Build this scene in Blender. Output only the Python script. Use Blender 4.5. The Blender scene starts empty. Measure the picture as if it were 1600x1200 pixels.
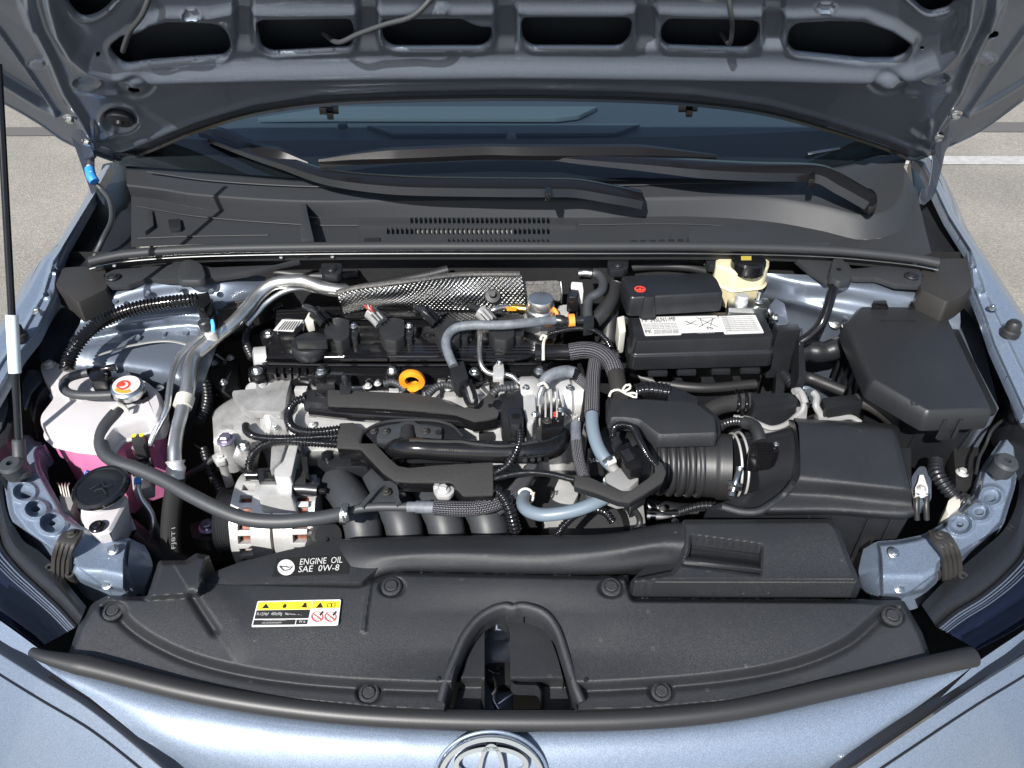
import bpy, bmesh, math, random
import numpy as np
from mathutils import Vector, Matrix, Quaternion
random.seed(7)
R = math.radians
scene = bpy.context.scene
COL = scene.collection
# ------------------------------------------------------------------ camera
CAMZ, PITCH, FOC = 1.5, R(39.0), 1200.0        # metres, radians, focal length in photo pixels
cd = bpy.data.cameras.new('camera'); cam = bpy.data.objects.new('camera', cd); COL.objects.link(cam)
cam.location = (0, 0, CAMZ); cam.rotation_euler = (R(90) - PITCH, 0, 0)
cd.sensor_width = 36; cd.lens = 36 * FOC / 1600; cd.clip_start = 0.02; cd.clip_end = 500
scene.camera = cam
# ------------------------------------------------------------------ light
SUN_EL, SUN_AZ = R(43), R(-25)                  # azimuth of the sun: behind the camera, to the left
S2 = Vector((math.sin(SUN_AZ) * math.cos(SUN_EL), -math.cos(SUN_AZ) * math.cos(SUN_EL), math.sin(SUN_EL)))
sl = bpy.data.lights.new('sun', 'SUN'); sl.energy = 5.0; sl.angle = R(0.5); sl.color = (1, .97, .93)
so = bpy.data.objects.new('sun', sl); COL.objects.link(so); so.location = S2 * 20
so.rotation_euler = S2.to_track_quat('Z', 'Y').to_euler()
world = bpy.data.worlds.new('World'); scene.world = world; world.use_nodes = True
wt = world.node_tree; bg = wt.nodes['Background']; sky = wt.nodes.new('ShaderNodeTexSky')
sky.sky_type = 'NISHITA'; sky.sun_disc = False; sky.sun_elevation = SUN_EL
sky.sun_rotation = math.atan2(S2.x, S2.y); sky.air_density = 1.0; sky.dust_density = 1.2
bg.inputs['Strength'].default_value = 0.09
wt.links.new(sky.outputs[0], bg.inputs[0])
scene.view_settings.view_transform = 'Standard'; scene.view_settings.look = 'None'
scene.view_settings.exposure = 0.76; scene.view_settings.gamma = 1
# ------------------------------------------------------------------ projection helpers: a traced pixel at a known height
CP, SP = math.cos(PITCH), math.sin(PITCH)
def ray(px, py):
    a, b = (px - 800) / FOC, (600 - py) / FOC
    return Vector((a, CP + b * SP, -SP + b * CP))
def U(px, py, z):
    d = ray(px, py); return Vector((0, 0, CAMZ)) + d * ((z - CAMZ) / d.z)
def dep(p): return p.y * CP - (p.z - CAMZ) * SP
def mpp(px, py, z): return dep(U(px, py, z)) / FOC      # metres in one photo pixel there
def U3(p): return U(*p)
def zdrop(px, py, z, py2):
    """height below (px,py,z) whose vertical drop ends at pixel row py2"""
    p = U(px, py, z); b = (600 - py2) / FOC
    k = (-SP + b * CP) / (CP + b * SP); return z - (CAMZ + p.y * k)
# ------------------------------------------------------------------ materials
def mat(name, col, rough=.5, metal=0., bump=(), coat=0., var=0., vs=8., spec=.5, trans=0., sss=0., em=None, dust=0., rvar=0., alpha=1.):
    m = bpy.data.materials.new(name); m.use_nodes = True; nt = m.node_tree; N = nt.nodes; L = nt.links
    b = N['Principled BSDF']; I = b.inputs
    I['Base Color'].default_value = (*col, 1); I['Roughness'].default_value = rough; I['Metallic'].default_value = metal
    I['Coat Weight'].default_value = coat; I['Coat Roughness'].default_value = .04
    I['Specular IOR Level'].default_value = spec; I['Transmission Weight'].default_value = trans
    if sss: I['Subsurface Weight'].default_value = sss; I['Subsurface Radius'].default_value = (.02, .015, .012)
    tc = N.new('ShaderNodeTexCoord'); out = tc.outputs['Object']
    def noise(s, d=3, r=.55):
        n = N.new('ShaderNodeTexNoise'); n.inputs['Scale'].default_value = s; n.inputs['Detail'].default_value = d
        n.inputs['Roughness'].default_value = r; L.new(out, n.inputs['Vector']); return n
    colsock = None
    if var:
        n = noise(vs, 5, .6); mx = N.new('ShaderNodeMix'); mx.data_type = 'RGBA'
        mx.inputs[6].default_value = (*[c * (1 - var) for c in col], 1); mx.inputs[7].default_value = (*[min(1, c * (1 + var)) for c in col], 1)
        rm = N.new('ShaderNodeMapRange'); rm.inputs[1].default_value = .3; rm.inputs[2].default_value = .7
        L.new(n.outputs[0], rm.inputs[0]); L.new(rm.outputs[0], mx.inputs[0]); colsock = mx.outputs[2]
    if dust:
        n1 = noise(13, 6, .65); n2 = noise(420, 2, .5)
        mu = N.new('ShaderNodeMath'); mu.operation = 'MULTIPLY'; L.new(n1.outputs[0], mu.inputs[0]); L.new(n2.outputs[0], mu.inputs[1])
        rm = N.new('ShaderNodeMapRange'); rm.inputs[1].default_value = .22; rm.inputs[2].default_value = .5; rm.inputs[4].default_value = dust
        L.new(mu.outputs[0], rm.inputs[0]); mx = N.new('ShaderNodeMix'); mx.data_type = 'RGBA'
        if colsock: L.new(colsock, mx.inputs[6])
        else: mx.inputs[6].default_value = (*col, 1)
        mx.inputs[7].default_value = (.20, .20, .195, 1); L.new(rm.outputs[0], mx.inputs[0]); colsock = mx.outputs[2]
    if colsock: L.new(colsock, I['Base Color'])
    if rvar:
        n = noise(30, 4); rm = N.new('ShaderNodeMapRange'); rm.inputs[3].default_value = max(.02, rough - rvar); rm.inputs[4].default_value = min(1, rough + rvar)
        L.new(n.outputs[0], rm.inputs[0]); L.new(rm.outputs[0], I['Roughness'])
    prev = None
    for sc, st, dist in bump:
        n = noise(sc, 2); bp = N.new('ShaderNodeBump'); bp.inputs['Strength'].default_value = st; bp.inputs['Distance'].default_value = dist
        L.new(n.outputs[0], bp.inputs['Height'])
        if prev: L.new(prev.outputs[0], bp.inputs['Normal'])
        prev = bp
    if prev: L.new(prev.outputs[0], I['Normal'])
    if em: I['Emission Color'].default_value = (*em, 1); I['Emission Strength'].default_value = 1
    return m
def flake_paint(name, col, rough=.34, metal=.7, coat=1., fl=.2):
    m = mat(name, col, rough, metal, coat=coat, bump=((900, .02, .0003),)); nt = m.node_tree; N, L = nt.nodes, nt.links
    v = N.new('ShaderNodeTexVoronoi'); v.inputs['Scale'].default_value = 1600
    tc = [n for n in N if n.type == 'TEX_COORD'][0]; L.new(tc.outputs['Object'], v.inputs['Vector'])
    mx = N.new('ShaderNodeMix'); mx.data_type = 'RGBA'; rm = N.new('ShaderNodeMapRange'); rm.inputs[1].default_value = .2; rm.inputs[2].default_value = .9
    sep = N.new('ShaderNodeSeparateColor'); L.new(v.outputs['Color'], sep.inputs[0]); L.new(sep.outputs[0], rm.inputs[0])
    mx.inputs[6].default_value = (*[c * (1 - fl) for c in col], 1); mx.inputs[7].default_value = (*[min(1, c * (1 + fl)) for c in col], 1)
    L.new(rm.outputs[0], mx.inputs[0]); L.new(mx.outputs[2], N['Principled BSDF'].inputs['Base Color']); return m
M = {}
M['paint'] = flake_paint('blue_grey_metallic_paint', (.145, .183, .245), .46, .25, .6)
M['underpaint'] = flake_paint('thin_blue_grey_paint', (.135, .16, .2), .40, .55, .6, .09)
M['grain'] = mat('grained_black_plastic', (.0180, .0194, .0222), .38, bump=((2100, .7, .0006), (900, .25, .0004)), dust=.06, rvar=.05)
def speckle(m, amt=.05):
    """dried water spots and lint: sparse pale rings and flecks, part of the surface's own wear"""
    nt = m.node_tree; N, L = nt.nodes, nt.links; b = N['Principled BSDF']; src = b.inputs['Base Color'].links[0].from_socket
    tc = [n for n in N if n.type == 'TEX_COORD'][0]; v = N.new('ShaderNodeTexVoronoi'); v.inputs['Scale'].default_value = 75; L.new(tc.outputs['Object'], v.inputs['Vector'])
    sep = N.new('ShaderNodeSeparateColor'); L.new(v.outputs['Color'], sep.inputs[0])
    def mth(o, x, y):
        n = N.new('ShaderNodeMath'); n.operation = o
        for i, s in enumerate((x, y)):
            if isinstance(s, (int, float)): n.inputs[i].default_value = s
            else: L.new(s, n.inputs[i])
        return n.outputs[0]
    ring = mth('LESS_THAN', mth('ABSOLUTE', mth('SUBTRACT', v.outputs['Distance'], .13), 0), .03)
    pick = mth('GREATER_THAN', sep.outputs[0], .93); fac = mth('MULTIPLY', mth('MULTIPLY', ring, pick), .22)
    mx = N.new('ShaderNodeMix'); mx.data_type = 'RGBA'; L.new(fac, mx.inputs[0]); L.new(src, mx.inputs[6]); mx.inputs[7].default_value = (.18, .18, .18, 1); L.new(mx.outputs[2], b.inputs['Base Color'])
speckle(M['grain'])
M['plastic'] = mat('black_plastic', (.0115, .0124, .0146), .34, bump=((500, .12, .0004),), dust=.035, var=.2)
M['gloss'] = mat('glossy_black_plastic', (.006, .006, .007), .13, bump=((45, .06, .0005),), dust=.02, rvar=.06)
M['cowl'] = mat('weathered_cowl_plastic', (.026, .028, .031), .52, bump=((900, .3, .0004),), dust=.012, spec=.28)
M['rubber'] = mat('black_rubber', (.016, .0165, .018), .46, bump=((700, .2, .0004),), dust=.02)
M['hose'] = mat('grey_black_rubber_hose', (.030, .033, .037), .5, bump=((600, .25, .0004),), dust=.05)
M['dark'] = mat('dark_shaded_plastic', (.011, .011, .0118), .55, dust=.04, var=.3)  # near-black tone for bulkhead, tray and deep parts
M['felt'] = mat('grey_black_felt_board', (.026, .0258, .0255), .7, bump=((700, .8, .0009),), dust=.04)
M['alu'] = mat('cast_aluminium', (.56, .56, .55), .40, .5, bump=((420, .35, .0007), (40, .2, .001)), var=.18, vs=25, dust=.12)
M['alud'] = mat('weathered_cast_aluminium', (.36, .358, .35), .46, .5, bump=((350, .45, .0009), (35, .3, .0015)), var=.3, vs=30, dust=.2)
M['pipe'] = mat('drawn_aluminium_pipe', (.62, .62, .61), .30, .95, bump=((160, .18, .0005),), var=.12, vs=50, rvar=.12)
M['chrome'] = mat('bright_metal', (.55, .55, .55), .22, 1., bump=((90, .1, .0006),), rvar=.06)
M['zinc'] = mat('zinc_plated_steel', (.60, .61, .60), .28, 1., bump=((200, .15, .0004),))
M['purple'] = mat('purple_grey_plated_bolt', (.30, .27, .37), .34, .8)
M['foil'] = mat('embossed_foil', (.21, .21, .205), .27, 1., bump=((250, .25, .0006),))
M['dfoil'] = mat('speckled_steel_sheet', (.13, .125, .118), .40, .8, var=.5, vs=300, dust=.5)
M['white'] = mat('white_label', (.52, .52, .51), .5)
M['ink'] = mat('black_ink', (.01, .01, .01), .5)  # print black, also the painted shade inside small holes
M['yellow'] = mat('yellow_print', (.85, .62, .02), .5)
M['red'] = mat('red_print', (.72, .05, .03), .5)
M['orange'] = mat('orange_plastic', (.85, .27, .04), .4)
M['dip'] = mat('yellow_orange_plastic', (.72, .27, .015), .35, bump=((300, .1, .0004),))
M['blue'] = mat('blue_tape', (.03, .22, .65), .4)
M['green'] = mat('green_paint_mark', (.30, .62, .22), .5)
M['tank'] = mat('milky_white_plastic', (.47, .452, .46), .34, sss=.35, bump=((40, .05, .001),), var=.03, vs=20)
M['pink'] = mat('pink_fluid_behind_plastic', (.56, .17, .33), .34, sss=.2, var=.18, vs=14)
M['amber'] = mat('yellowed_milky_plastic', (.58, .52, .34), .36, sss=.25, var=.10, vs=18)
M['bluehose'] = mat('blue_grey_silicone_hose', (.125, .16, .195), .40, bump=((300, .1, .0004),), dust=.06)
M['greyhose'] = mat('weathered_grey_hose', (.105, .118, .135), .55, bump=((200, .3, .0008),), var=.35, vs=90, dust=.2)
M['lgrey'] = mat('light_grey_plastic', (.22, .22, .218), .5, bump=((300, .2, .0005),), var=.12)
M['copper'] = mat('copper_winding', (.12, .032, .018), .4, .4, var=.5, vs=140)
M['brown'] = mat('brown_black_insulation', (.021, .0195, .018), .55, bump=((300, .3, .0006),), dust=.05)
M['ivory'] = mat('ivory_plastic', (.50, .485, .43), .4)
M['lensblk'] = mat('smoked_headlamp_interior', (.010, .013, .03), .14, coat=1., spec=.6)
M['reflector'] = mat('headlamp_reflector', (.45, .48, .52), .2, .9, bump=((120, .4, .001),))
M['dash'] = mat('dashboard_vinyl', (.05, .06, .07), .6)
M['dashlit'] = mat('pale_dash_trim', (.10, .125, .135), .6)  # dash tone with the light on it painted in
M['tar'] = mat('tar_seal', (.10, .092, .085), .7, bump=((90, .3, .004),))  # darker than the surrounding asphalt
M['lid'] = mat('fine_satin_black_plastic', (.0150, .0160, .0182), .42, bump=((2600, .35, .0003),), dust=.03, rvar=.05)
M['trim'] = mat('piano_black_trim', (.012, .013, .016), .08, coat=1.)
M['ecoat'] = mat('thin_dark_primer', (.022, .027, .036), .4, .2)  # shade of the hood cavity put into the colour
M['satin'] = mat('satin_black_metal', (.007, .007, .008), .22, bump=((300, .04, .0003),))
M['hingep'] = flake_paint('shaded_hinge_paint', (.09, .105, .135), .36, .5, .6)  # darker blue-grey than the body paint
M['line'] = mat('worn_white_road_paint', (.36, .35, .33), .6, bump=((200, .4, .003),), var=.2, vs=30)

def weave(name, base, light, su=70, sv=2.6, rough=.5):
    """braided sleeve: light threads crossing a dark ground, on tube UVs (u along, v around)"""
    m = mat(name, base, rough); nt = m.node_tree; N, L = nt.nodes, nt.links; b = N['Principled BSDF']
    uv = N.new('ShaderNodeUVMap'); sep = N.new('ShaderNodeSeparateXYZ'); L.new(uv.outputs[0], sep.inputs[0])
    def op(o, a, bb):
        n = N.new('ShaderNodeMath'); n.operation = o
        for i, s in enumerate((a, bb)):
            if isinstance(s, (int, float)): n.inputs[i].default_value = s
            elif s is not None: L.new(s, n.inputs[i])
        return n.outputs[0]
    u = op('MULTIPLY', sep.outputs[0], su); v = op('MULTIPLY', sep.outputs[1], sv * 6.2832)
    a1 = op('SINE', op('ADD', u, v), None); a2 = op('SINE', op('SUBTRACT', u, v), None)
    h = op('MAXIMUM', a1, a2); g = op('MULTIPLY', a1, a2)
    rm = N.new('ShaderNodeMapRange'); rm.inputs[1].default_value = .45; rm.inputs[2].default_value = .9; L.new(g, rm.inputs[0])
    mx = N.new('ShaderNodeMix'); mx.data_type = 'RGBA'; mx.inputs[6].default_value = (*base, 1); mx.inputs[7].default_value = (*light, 1)
    L.new(rm.outputs[0], mx.inputs[0]); L.new(mx.outputs[2], b.inputs['Base Color'])
    bp = N.new('ShaderNodeBump'); bp.inputs['Strength'].default_value = .8; bp.inputs['Distance'].default_value = .001
    L.new(h, bp.inputs['Height']); L.new(bp.outputs[0], b.inputs['Normal']); return m
M['braid'] = weave('braided_black_sleeve', (.014, .014, .018), (.34, .34, .37), 190, 11)
M['meshhose'] = weave('fabric_reinforced_hose', (.020, .020, .020), (.06, .06, .058), 320, 18)

def asphalt():
    m = mat('asphalt', (.21, .195, .17), .9); nt = m.node_tree; N, L = nt.nodes, nt.links; b = N['Principled BSDF']
    tc = [n for n in N if n.type == 'TEX_COORD'][0]
    v = N.new('ShaderNodeTexVoronoi'); v.inputs['Scale'].default_value = 170; L.new(tc.outputs['Object'], v.inputs['Vector'])
    n2 = N.new('ShaderNodeTexNoise'); n2.inputs['Scale'].default_value = 1.3; n2.inputs['Detail'].default_value = 6; L.new(tc.outputs['Object'], n2.inputs['Vector'])
    cr = N.new('ShaderNodeValToRGB'); sep = N.new('ShaderNodeSeparateColor'); L.new(v.outputs['Color'], sep.inputs[0])
    e = cr.color_ramp.elements; e[0].position = 0; e[0].color = (.178, .166, .142, 1); e[1].position = 1; e[1].color = (.285, .265, .228, 1)
    x = cr.color_ramp.elements.new(.6); x.color = (.228, .212, .182, 1)
    L.new(sep.outputs[0], cr.inputs[0]); mx = N.new('ShaderNodeMix'); mx.data_type = 'RGBA'; mx.blend_type = 'MULTIPLY'; mx.inputs[0].default_value = .5
    L.new(cr.outputs[0], mx.inputs[6]); L.new(n2.outputs[0], mx.inputs[7]); 
    mr = N.new('ShaderNodeMapRange'); mr.inputs[1].default_value = .32; mr.inputs[2].default_value = .68; mr.inputs[3].default_value = .55; mr.inputs[4].default_value = 1.3; L.new(n2.outputs[0], mr.inputs[0]); L.new(mr.outputs[0], mx.inputs[7])
    L.new(mx.outputs[2], b.inputs['Base Color'])
    bp = N.new('ShaderNodeBump'); bp.inputs['Strength'].default_value = .7; bp.inputs['Distance'].default_value = .003; L.new(v.outputs['Distance'], bp.inputs['Height']); L.new(bp.outputs[0], b.inputs['Normal'])
    return m
M['asphalt'] = asphalt()
def clear(name, tint, ior=1.5, f=1.):
    m = bpy.data.materials.new(name); m.use_nodes = True; N, L = m.node_tree.nodes, m.node_tree.links; N.remove(N['Principled BSDF'])
    o = N['Material Output']; t = N.new('ShaderNodeBsdfTransparent'); t.inputs[0].default_value = (*tint, 1)
    g = N.new('ShaderNodeBsdfGlossy'); g.inputs['Roughness'].default_value = .02; fr = N.new('ShaderNodeFresnel'); fr.inputs[0].default_value = ior
    mx = N.new('ShaderNodeMixShader'); L.new(fr.outputs[0], mx.inputs[0]); L.new(t.outputs[0], mx.inputs[1]); L.new(g.outputs[0], mx.inputs[2]); L.new(mx.outputs[0], o.inputs[0]); return m
M['glass'] = clear('tinted_windscreen_glass', (.60, .70, .76), 1.7)
M['lens'] = clear('clear_headlamp_lens', (.75, .8, .86), 1.6)

# ------------------------------------------------------------------ objects
WL = {}                                             # world position used by finalise()
def mk(name, geo, m, parent=None, bevel=0., seg=2, ang=35, solid=0., kind=None, smooth=True, uv=None):
    V, F = [], []
    if isinstance(geo, tuple): geo = [geo]
    for v, f in geo:
        k = len(V); V += [tuple(p) for p in v]; F += [tuple(i + k for i in q) for q in f]
    me = bpy.data.meshes.new(name); me.from_pydata(V, [], F)
    if bevel or True:
        bm = bmesh.new(); bm.from_mesh(me)
        bmesh.ops.recalc_face_normals(bm, faces=bm.faces)
        if bevel:
            es = [e for e in bm.edges if len(e.link_faces) == 2 and e.calc_face_angle(0) > R(28)]
            bmesh.ops.bevel(bm, geom=es, offset=bevel, segments=seg, profile=.6, affect='EDGES', clamp_overlap=True)
        bm.to_mesh(me); bm.free()
    if smooth:
        me.polygons.foreach_set('use_smooth', [True] * len(me.polygons)); me.set_sharp_from_angle(angle=R(ang))
    o = bpy.data.objects.new(name, me); COL.objects.link(o)
    me.materials.append(M[m] if isinstance(m, str) else m)
    if parent is not None: o.parent = parent
    if solid:
        s = o.modifiers.new('thickness', 'SOLIDIFY'); s.thickness = solid; s.offset = 0
    if kind: o['kind'] = kind
    return o
def tag(o, label, cat, group=None):
    o['label'] = label; o['category'] = cat
    if group: o['group'] = group
    return o
def T(name, label, cat, group=None):
    o = bpy.data.objects.new(name, None); o.empty_display_size = .03; COL.objects.link(o); return tag(o, label, cat, group)
# ------------------------------------------------------------------ shapes
def rpoly(pts, r, n=4):
    """rounds the corners of a pixel polygon"""
    out = []; k = len(pts)
    for i in range(k):
        p = pts[i]; a = pts[i - 1]; b = pts[(i + 1) % k]
        va = (a[0] - p[0], a[1] - p[1]); vb = (b[0] - p[0], b[1] - p[1])
        la = math.hypot(*va) or 1; lb = math.hypot(*vb) or 1; d = min(r, la * .45, lb * .45)
        A = (p[0] + va[0] / la * d, p[1] + va[1] / la * d); B = (p[0] + vb[0] / lb * d, p[1] + vb[1] / lb * d)
        for j in range(n + 1):
            t = j / n
            q = [(1 - t) ** 2 * A[m] + 2 * t * (1 - t) * p[m] + t * t * B[m] for m in (0, 1)]
            if len(p) > 2: q.append(p[2])
            out.append(tuple(q))
    return out
def prism(pts, z=None, h=.02, tp=0., r=0., zb=None):
    """top outline traced in the photo at height z, walls dropping h (tp = draft, metres outward at the foot)"""
    if r: pts = rpoly(pts, r)
    top = [U(p[0], p[1], p[2] if len(p) > 2 else z) for p in pts]
    c = sum(top, Vector()) / len(top); bot = []
    for p in top:
        d = Vector((p.x - c.x, p.y - c.y, 0)); l = d.length or 1
        q = p + d / l * tp; q.z = zb if zb is not None else p.z - h; bot.append(q)
    n = len(top); V = top + bot
    F = [tuple(range(n)), tuple(range(2 * n - 1, n - 1, -1))] + [(i, i + n, (i + 1) % n + n, (i + 1) % n) for i in range(n)]
    return V, F
def steps(pts, zs, ins, r=0.):
    """stack of outlines: the traced top outline pushed outward by ins[i] metres at heights zs[i]"""
    if r: pts = rpoly(pts, r)
    top = [U(p[0], p[1], zs[0]) for p in pts]; n = len(top)
    area = sum(top[i].x * top[(i + 1) % n].y - top[(i + 1) % n].x * top[i].y for i in range(n)); sg = 1 if area > 0 else -1
    nor = []
    for i in range(n):
        a, b = top[i - 1], top[(i + 1) % n]; t = Vector((b.x - a.x, b.y - a.y, 0)); t = t.normalized() if t.length else Vector((1, 0, 0))
        nor.append(Vector((t.y, -t.x, 0)) * sg)
    V, F = [], []
    for z, e in zip(zs, ins):
        for p, q in zip(top, nor): w = p + q * e; w.z = z; V.append(w)
    m = len(zs); F = [tuple(range(n)), tuple(range(m * n - 1, (m - 1) * n - 1, -1))]
    for k in range(m - 1):
        F += [(k * n + i, (k + 1) * n + i, (k + 1) * n + (i + 1) % n, k * n + (i + 1) % n) for i in range(n)]
    return V, F
def spline(P, step=None, n=None, closed=False):
    P = [Vector(p) for p in P]; k = len(P); out = []
    segs = k if closed else k - 1
    L = [max(1e-6, (P[(i + 1) % k] - P[i]).length) for i in range(segs)]; tot = sum(L)
    for i in range(segs):
        if closed: a, b, c, d = P[i - 1], P[i], P[(i + 1) % k], P[(i + 2) % k]
        else: a, b, c, d = P[max(i - 1, 0)], P[i], P[i + 1], P[min(i + 2, k - 1)]
        m = max(1, round(L[i] / step)) if step else max(1, round(n * L[i] / tot))
        # centripetal-like tangents
        l0 = (b - a).length or L[i]; l2 = (d - c).length or L[i]
        t1 = (c - a) * (L[i] / (l0 + L[i])) if (b - a).length else (c - b)
        t2 = (d - b) * (L[i] / (l2 + L[i])) if (d - c).length else (c - b)
        for j in range(m):
            t = j / m; t2_, t3 = t * t, t * t * t
            out.append(b * (2 * t3 - 3 * t2_ + 1) + t1 * (t3 - 2 * t2_ + t) + c * (-2 * t3 + 3 * t2_) + t2 * (t3 - t2_))
    if not closed: out.append(P[-1])
    return out
def sweep(C, prof, closed=False, radii=None, caps=True, up=None):
    n = len(C); m = len(prof); V, F = [], []
    tang = []
    for i in range(n):
        a = C[i - 1] if (i or closed) else C[0]; b = C[(i + 1) % n] if (i < n - 1 or closed) else C[-1]
        t = b - a; tang.append(t.normalized() if t.length > 1e-9 else Vector((1, 0, 0)))
    x = None
    for i in range(n):
        t = tang[i]
        if up is not None:
            x = up.cross(t); x = x.normalized() if x.length > 1e-6 else Vector((1, 0, 0))
        elif x is None:
            r = Vector((0, 0, 1)) if abs(t.z) < .9 else Vector((0, 1, 0)); x = r.cross(t).normalized()
        else:
            x = (x - t * x.dot(t)); x = x.normalized() if x.length > 1e-6 else Vector((1, 0, 0))
        y = t.cross(x)
        s = radii[i] if radii is not None else 1
        for (a, b) in prof: V.append(C[i] + x * (a * s) + y * (b * s))
    for i in range(n if closed else n - 1):
        j = (i + 1) % n
        F += [(i * m + k, i * m + (k + 1) % m, j * m + (k + 1) % m, j * m + k) for k in range(m)]
    if caps and not closed:
        F += [tuple(range(m - 1, -1, -1)), tuple(range((n - 1) * m, n * m))]
    return V, F
CIRC = lambda n, r=1., f=1.: [(r * math.cos(2 * math.pi * i / n), r * f * math.sin(2 * math.pi * i / n)) for i in range(n)]
def tube(pts, w, n=12, corr=0, amp=.18, step=None, rad=None, world=False, closed=False, flat=1.):
    """round tube through traced points (px,py,z), w pixels thick; corr = pitch in pixels of real corrugation rings"""
    P = [Vector(p) for p in pts] if world else [U3(p) for p in pts]
    s = sum(dep(p) for p in P) / len(P) / FOC; r = w / 2 * s
    if corr:
        pit = corr * s; C = spline(P, step=pit / 4, closed=closed); rr = [r * (1 + amp * (1 - abs((i % 4) - 1.5) * 1.34)) for i in range(len(C))]
    else:
        C = spline(P, step=step or max(.004, r * .45), closed=closed); rr = [r] * len(C)
    if rad:                                        # (fraction, factor) pairs
        for i in range(len(C)):
            t = i / max(1, len(C) - 1)
            for (a, fa), (b, fb) in zip(rad, rad[1:]):
                if a <= t <= b: rr[i] *= fa + (fb - fa) * ((t - a) / max(1e-6, b - a)); break
    return sweep(C, CIRC(n, 1., flat), closed, rr)
def tube_uv(o, pts_n, ring):
    """u along, v around for a swept tube object of ring-sided sections"""
    me = o.data; uv = me.uv_layers.new(name='UVMap'); nv = len(me.vertices)
    L = [0.]; 
    for i in range(1, pts_n): L.append(L[-1] + (me.vertices[i * ring].co - me.vertices[(i - 1) * ring].co).length)
    for p in me.polygons:
        ks = [me.loops[li].vertex_index % ring for li in p.loop_indices]; wrap = (0 in ks and ring - 1 in ks)
        for li in p.loop_indices:
            vi = me.loops[li].vertex_index; i, k = divmod(vi, ring)
            v = k / ring; v = 1. if (wrap and k == 0) else v
            uv.data[li].uv = (L[min(i, pts_n - 1)] * 10, v)
def lathe(o, ax, prof, n=28, ph=0.):
    """revolve (radius, height) pairs about the axis ax through o"""
    o = Vector(o); ax = Vector(ax).normalized(); r = Vector((0, 0, 1)) if abs(ax.z) < .9 else Vector((1, 0, 0))
    x = r.cross(ax).normalized(); y = ax.cross(x); V, F = [], []
    for (q, h) in prof:
        for i in range(n):
            a = 2 * math.pi * i / n + ph; V.append(o + ax * h + (x * math.cos(a) + y * math.sin(a)) * q)
    m = len(prof)
    for k in range(m - 1): F += [(k * n + i, k * n + (i + 1) % n, (k + 1) * n + (i + 1) % n, (k + 1) * n + i) for i in range(n)]
    F += [tuple(range(n - 1, -1, -1)), tuple(range((m - 1) * n, m * n))]
    return V, F
def ring_prof(r0, r1, h0, h1): return [(r0, h0), (r1, h0), (r1, h1), (r0, h1), (r0, h0)]
def ann(o, ax, r0, r1, h0, h1, n=28):
    """annulus with a real hole"""
    V, F = lathe(o, ax, ring_prof(r0, r1, h0, h1), n); return V, F[:-2]
def loft(rows, nu=40, nv=24, lin=False):
    """surface through rows of (px,py,z)"""
    RR = []
    for r in rows:
        P = [p if isinstance(p, Vector) else U3(p) for p in r]
        C = spline(P, n=nu * 3); d = [0.]
        for a, b in zip(C, C[1:]): d.append(d[-1] + (b - a).length)
        o = []; k = 0
        for i in range(nu + 1):
            t = d[-1] * i / nu
            while k < len(C) - 2 and d[k + 1] < t: k += 1
            q = (t - d[k]) / max(1e-9, d[k + 1] - d[k]); o.append(C[k].lerp(C[k + 1], min(1, max(0, q))))
        RR.append(o)
    V = []; m = len(RR)
    if lin:
        for j in range(m): V += RR[j]
        nn = m
    else:
        cols = [spline([RR[j][i] for j in range(m)], n=nv) for i in range(nu + 1)]
        # equalise: resample by parameter
        nn = nv + 1; out = []
        for c in cols:
            k = len(c) - 1; out.append([c[min(k, int(k * j / nv))].lerp(c[min(k, int(k * j / nv) + 1)], k * j / nv - int(k * j / nv)) for j in range(nn)])
        for j in range(nn): V += [out[i][j] for i in range(nu + 1)]
    w = nu + 1
    F = [(j * w + i, j * w + i + 1, (j + 1) * w + i + 1, (j + 1) * w + i) for j in range(nn - 1) for i in range(nu)]
    return V, F
def sdf(P, poly):
    """signed distance (px) of points P[n,2] to a closed polygon, negative inside"""
    poly = np.array([p[:2] for p in poly], float); d = np.full(len(P), 1e9); ins = np.zeros(len(P), bool)
    for i in range(len(poly)):
        a, b = poly[i - 1], poly[i]; e = b - a; w = P - a
        t = np.clip((w @ e) / max(1e-9, e @ e), 0, 1); q = w - t[:, None] * e
        d = np.minimum(d, (q ** 2).sum(1))
        c = (a[1] > P[:, 1]) != (b[1] > P[:, 1])
        with np.errstate(divide='ignore', invalid='ignore'): xx = (b[0] - a[0]) * (P[:, 1] - a[1]) / (b[1] - a[1]) + a[0]
        ins ^= c & (P[:, 0] < xx)
    d = np.sqrt(d); return np.where(ins, -d, d)
def ldist(P, line):
    """distance to an open polyline and signed side (+ = left of travel in image, i.e. smaller y when going right)"""
    line = np.array(line, float); d = np.full(len(P), 1e9); sg = np.zeros(len(P))
    for a, b in zip(line, line[1:]):
        e = b - a; w = P - a; t = np.clip((w @ e) / max(1e-9, e @ e), 0, 1); q = w - t[:, None] * e; dd = np.sqrt((q ** 2).sum(1))
        s = np.sign(w[:, 0] * e[1] - w[:, 1] * e[0]); m = dd < d; d[m] = dd[m]; sg[m] = s[m]
    return d, sg
def sm(x, a, b):
    t = np.clip((x - a) / (b - a), 0, 1); return t * t * (3 - 2 * t)
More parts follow.
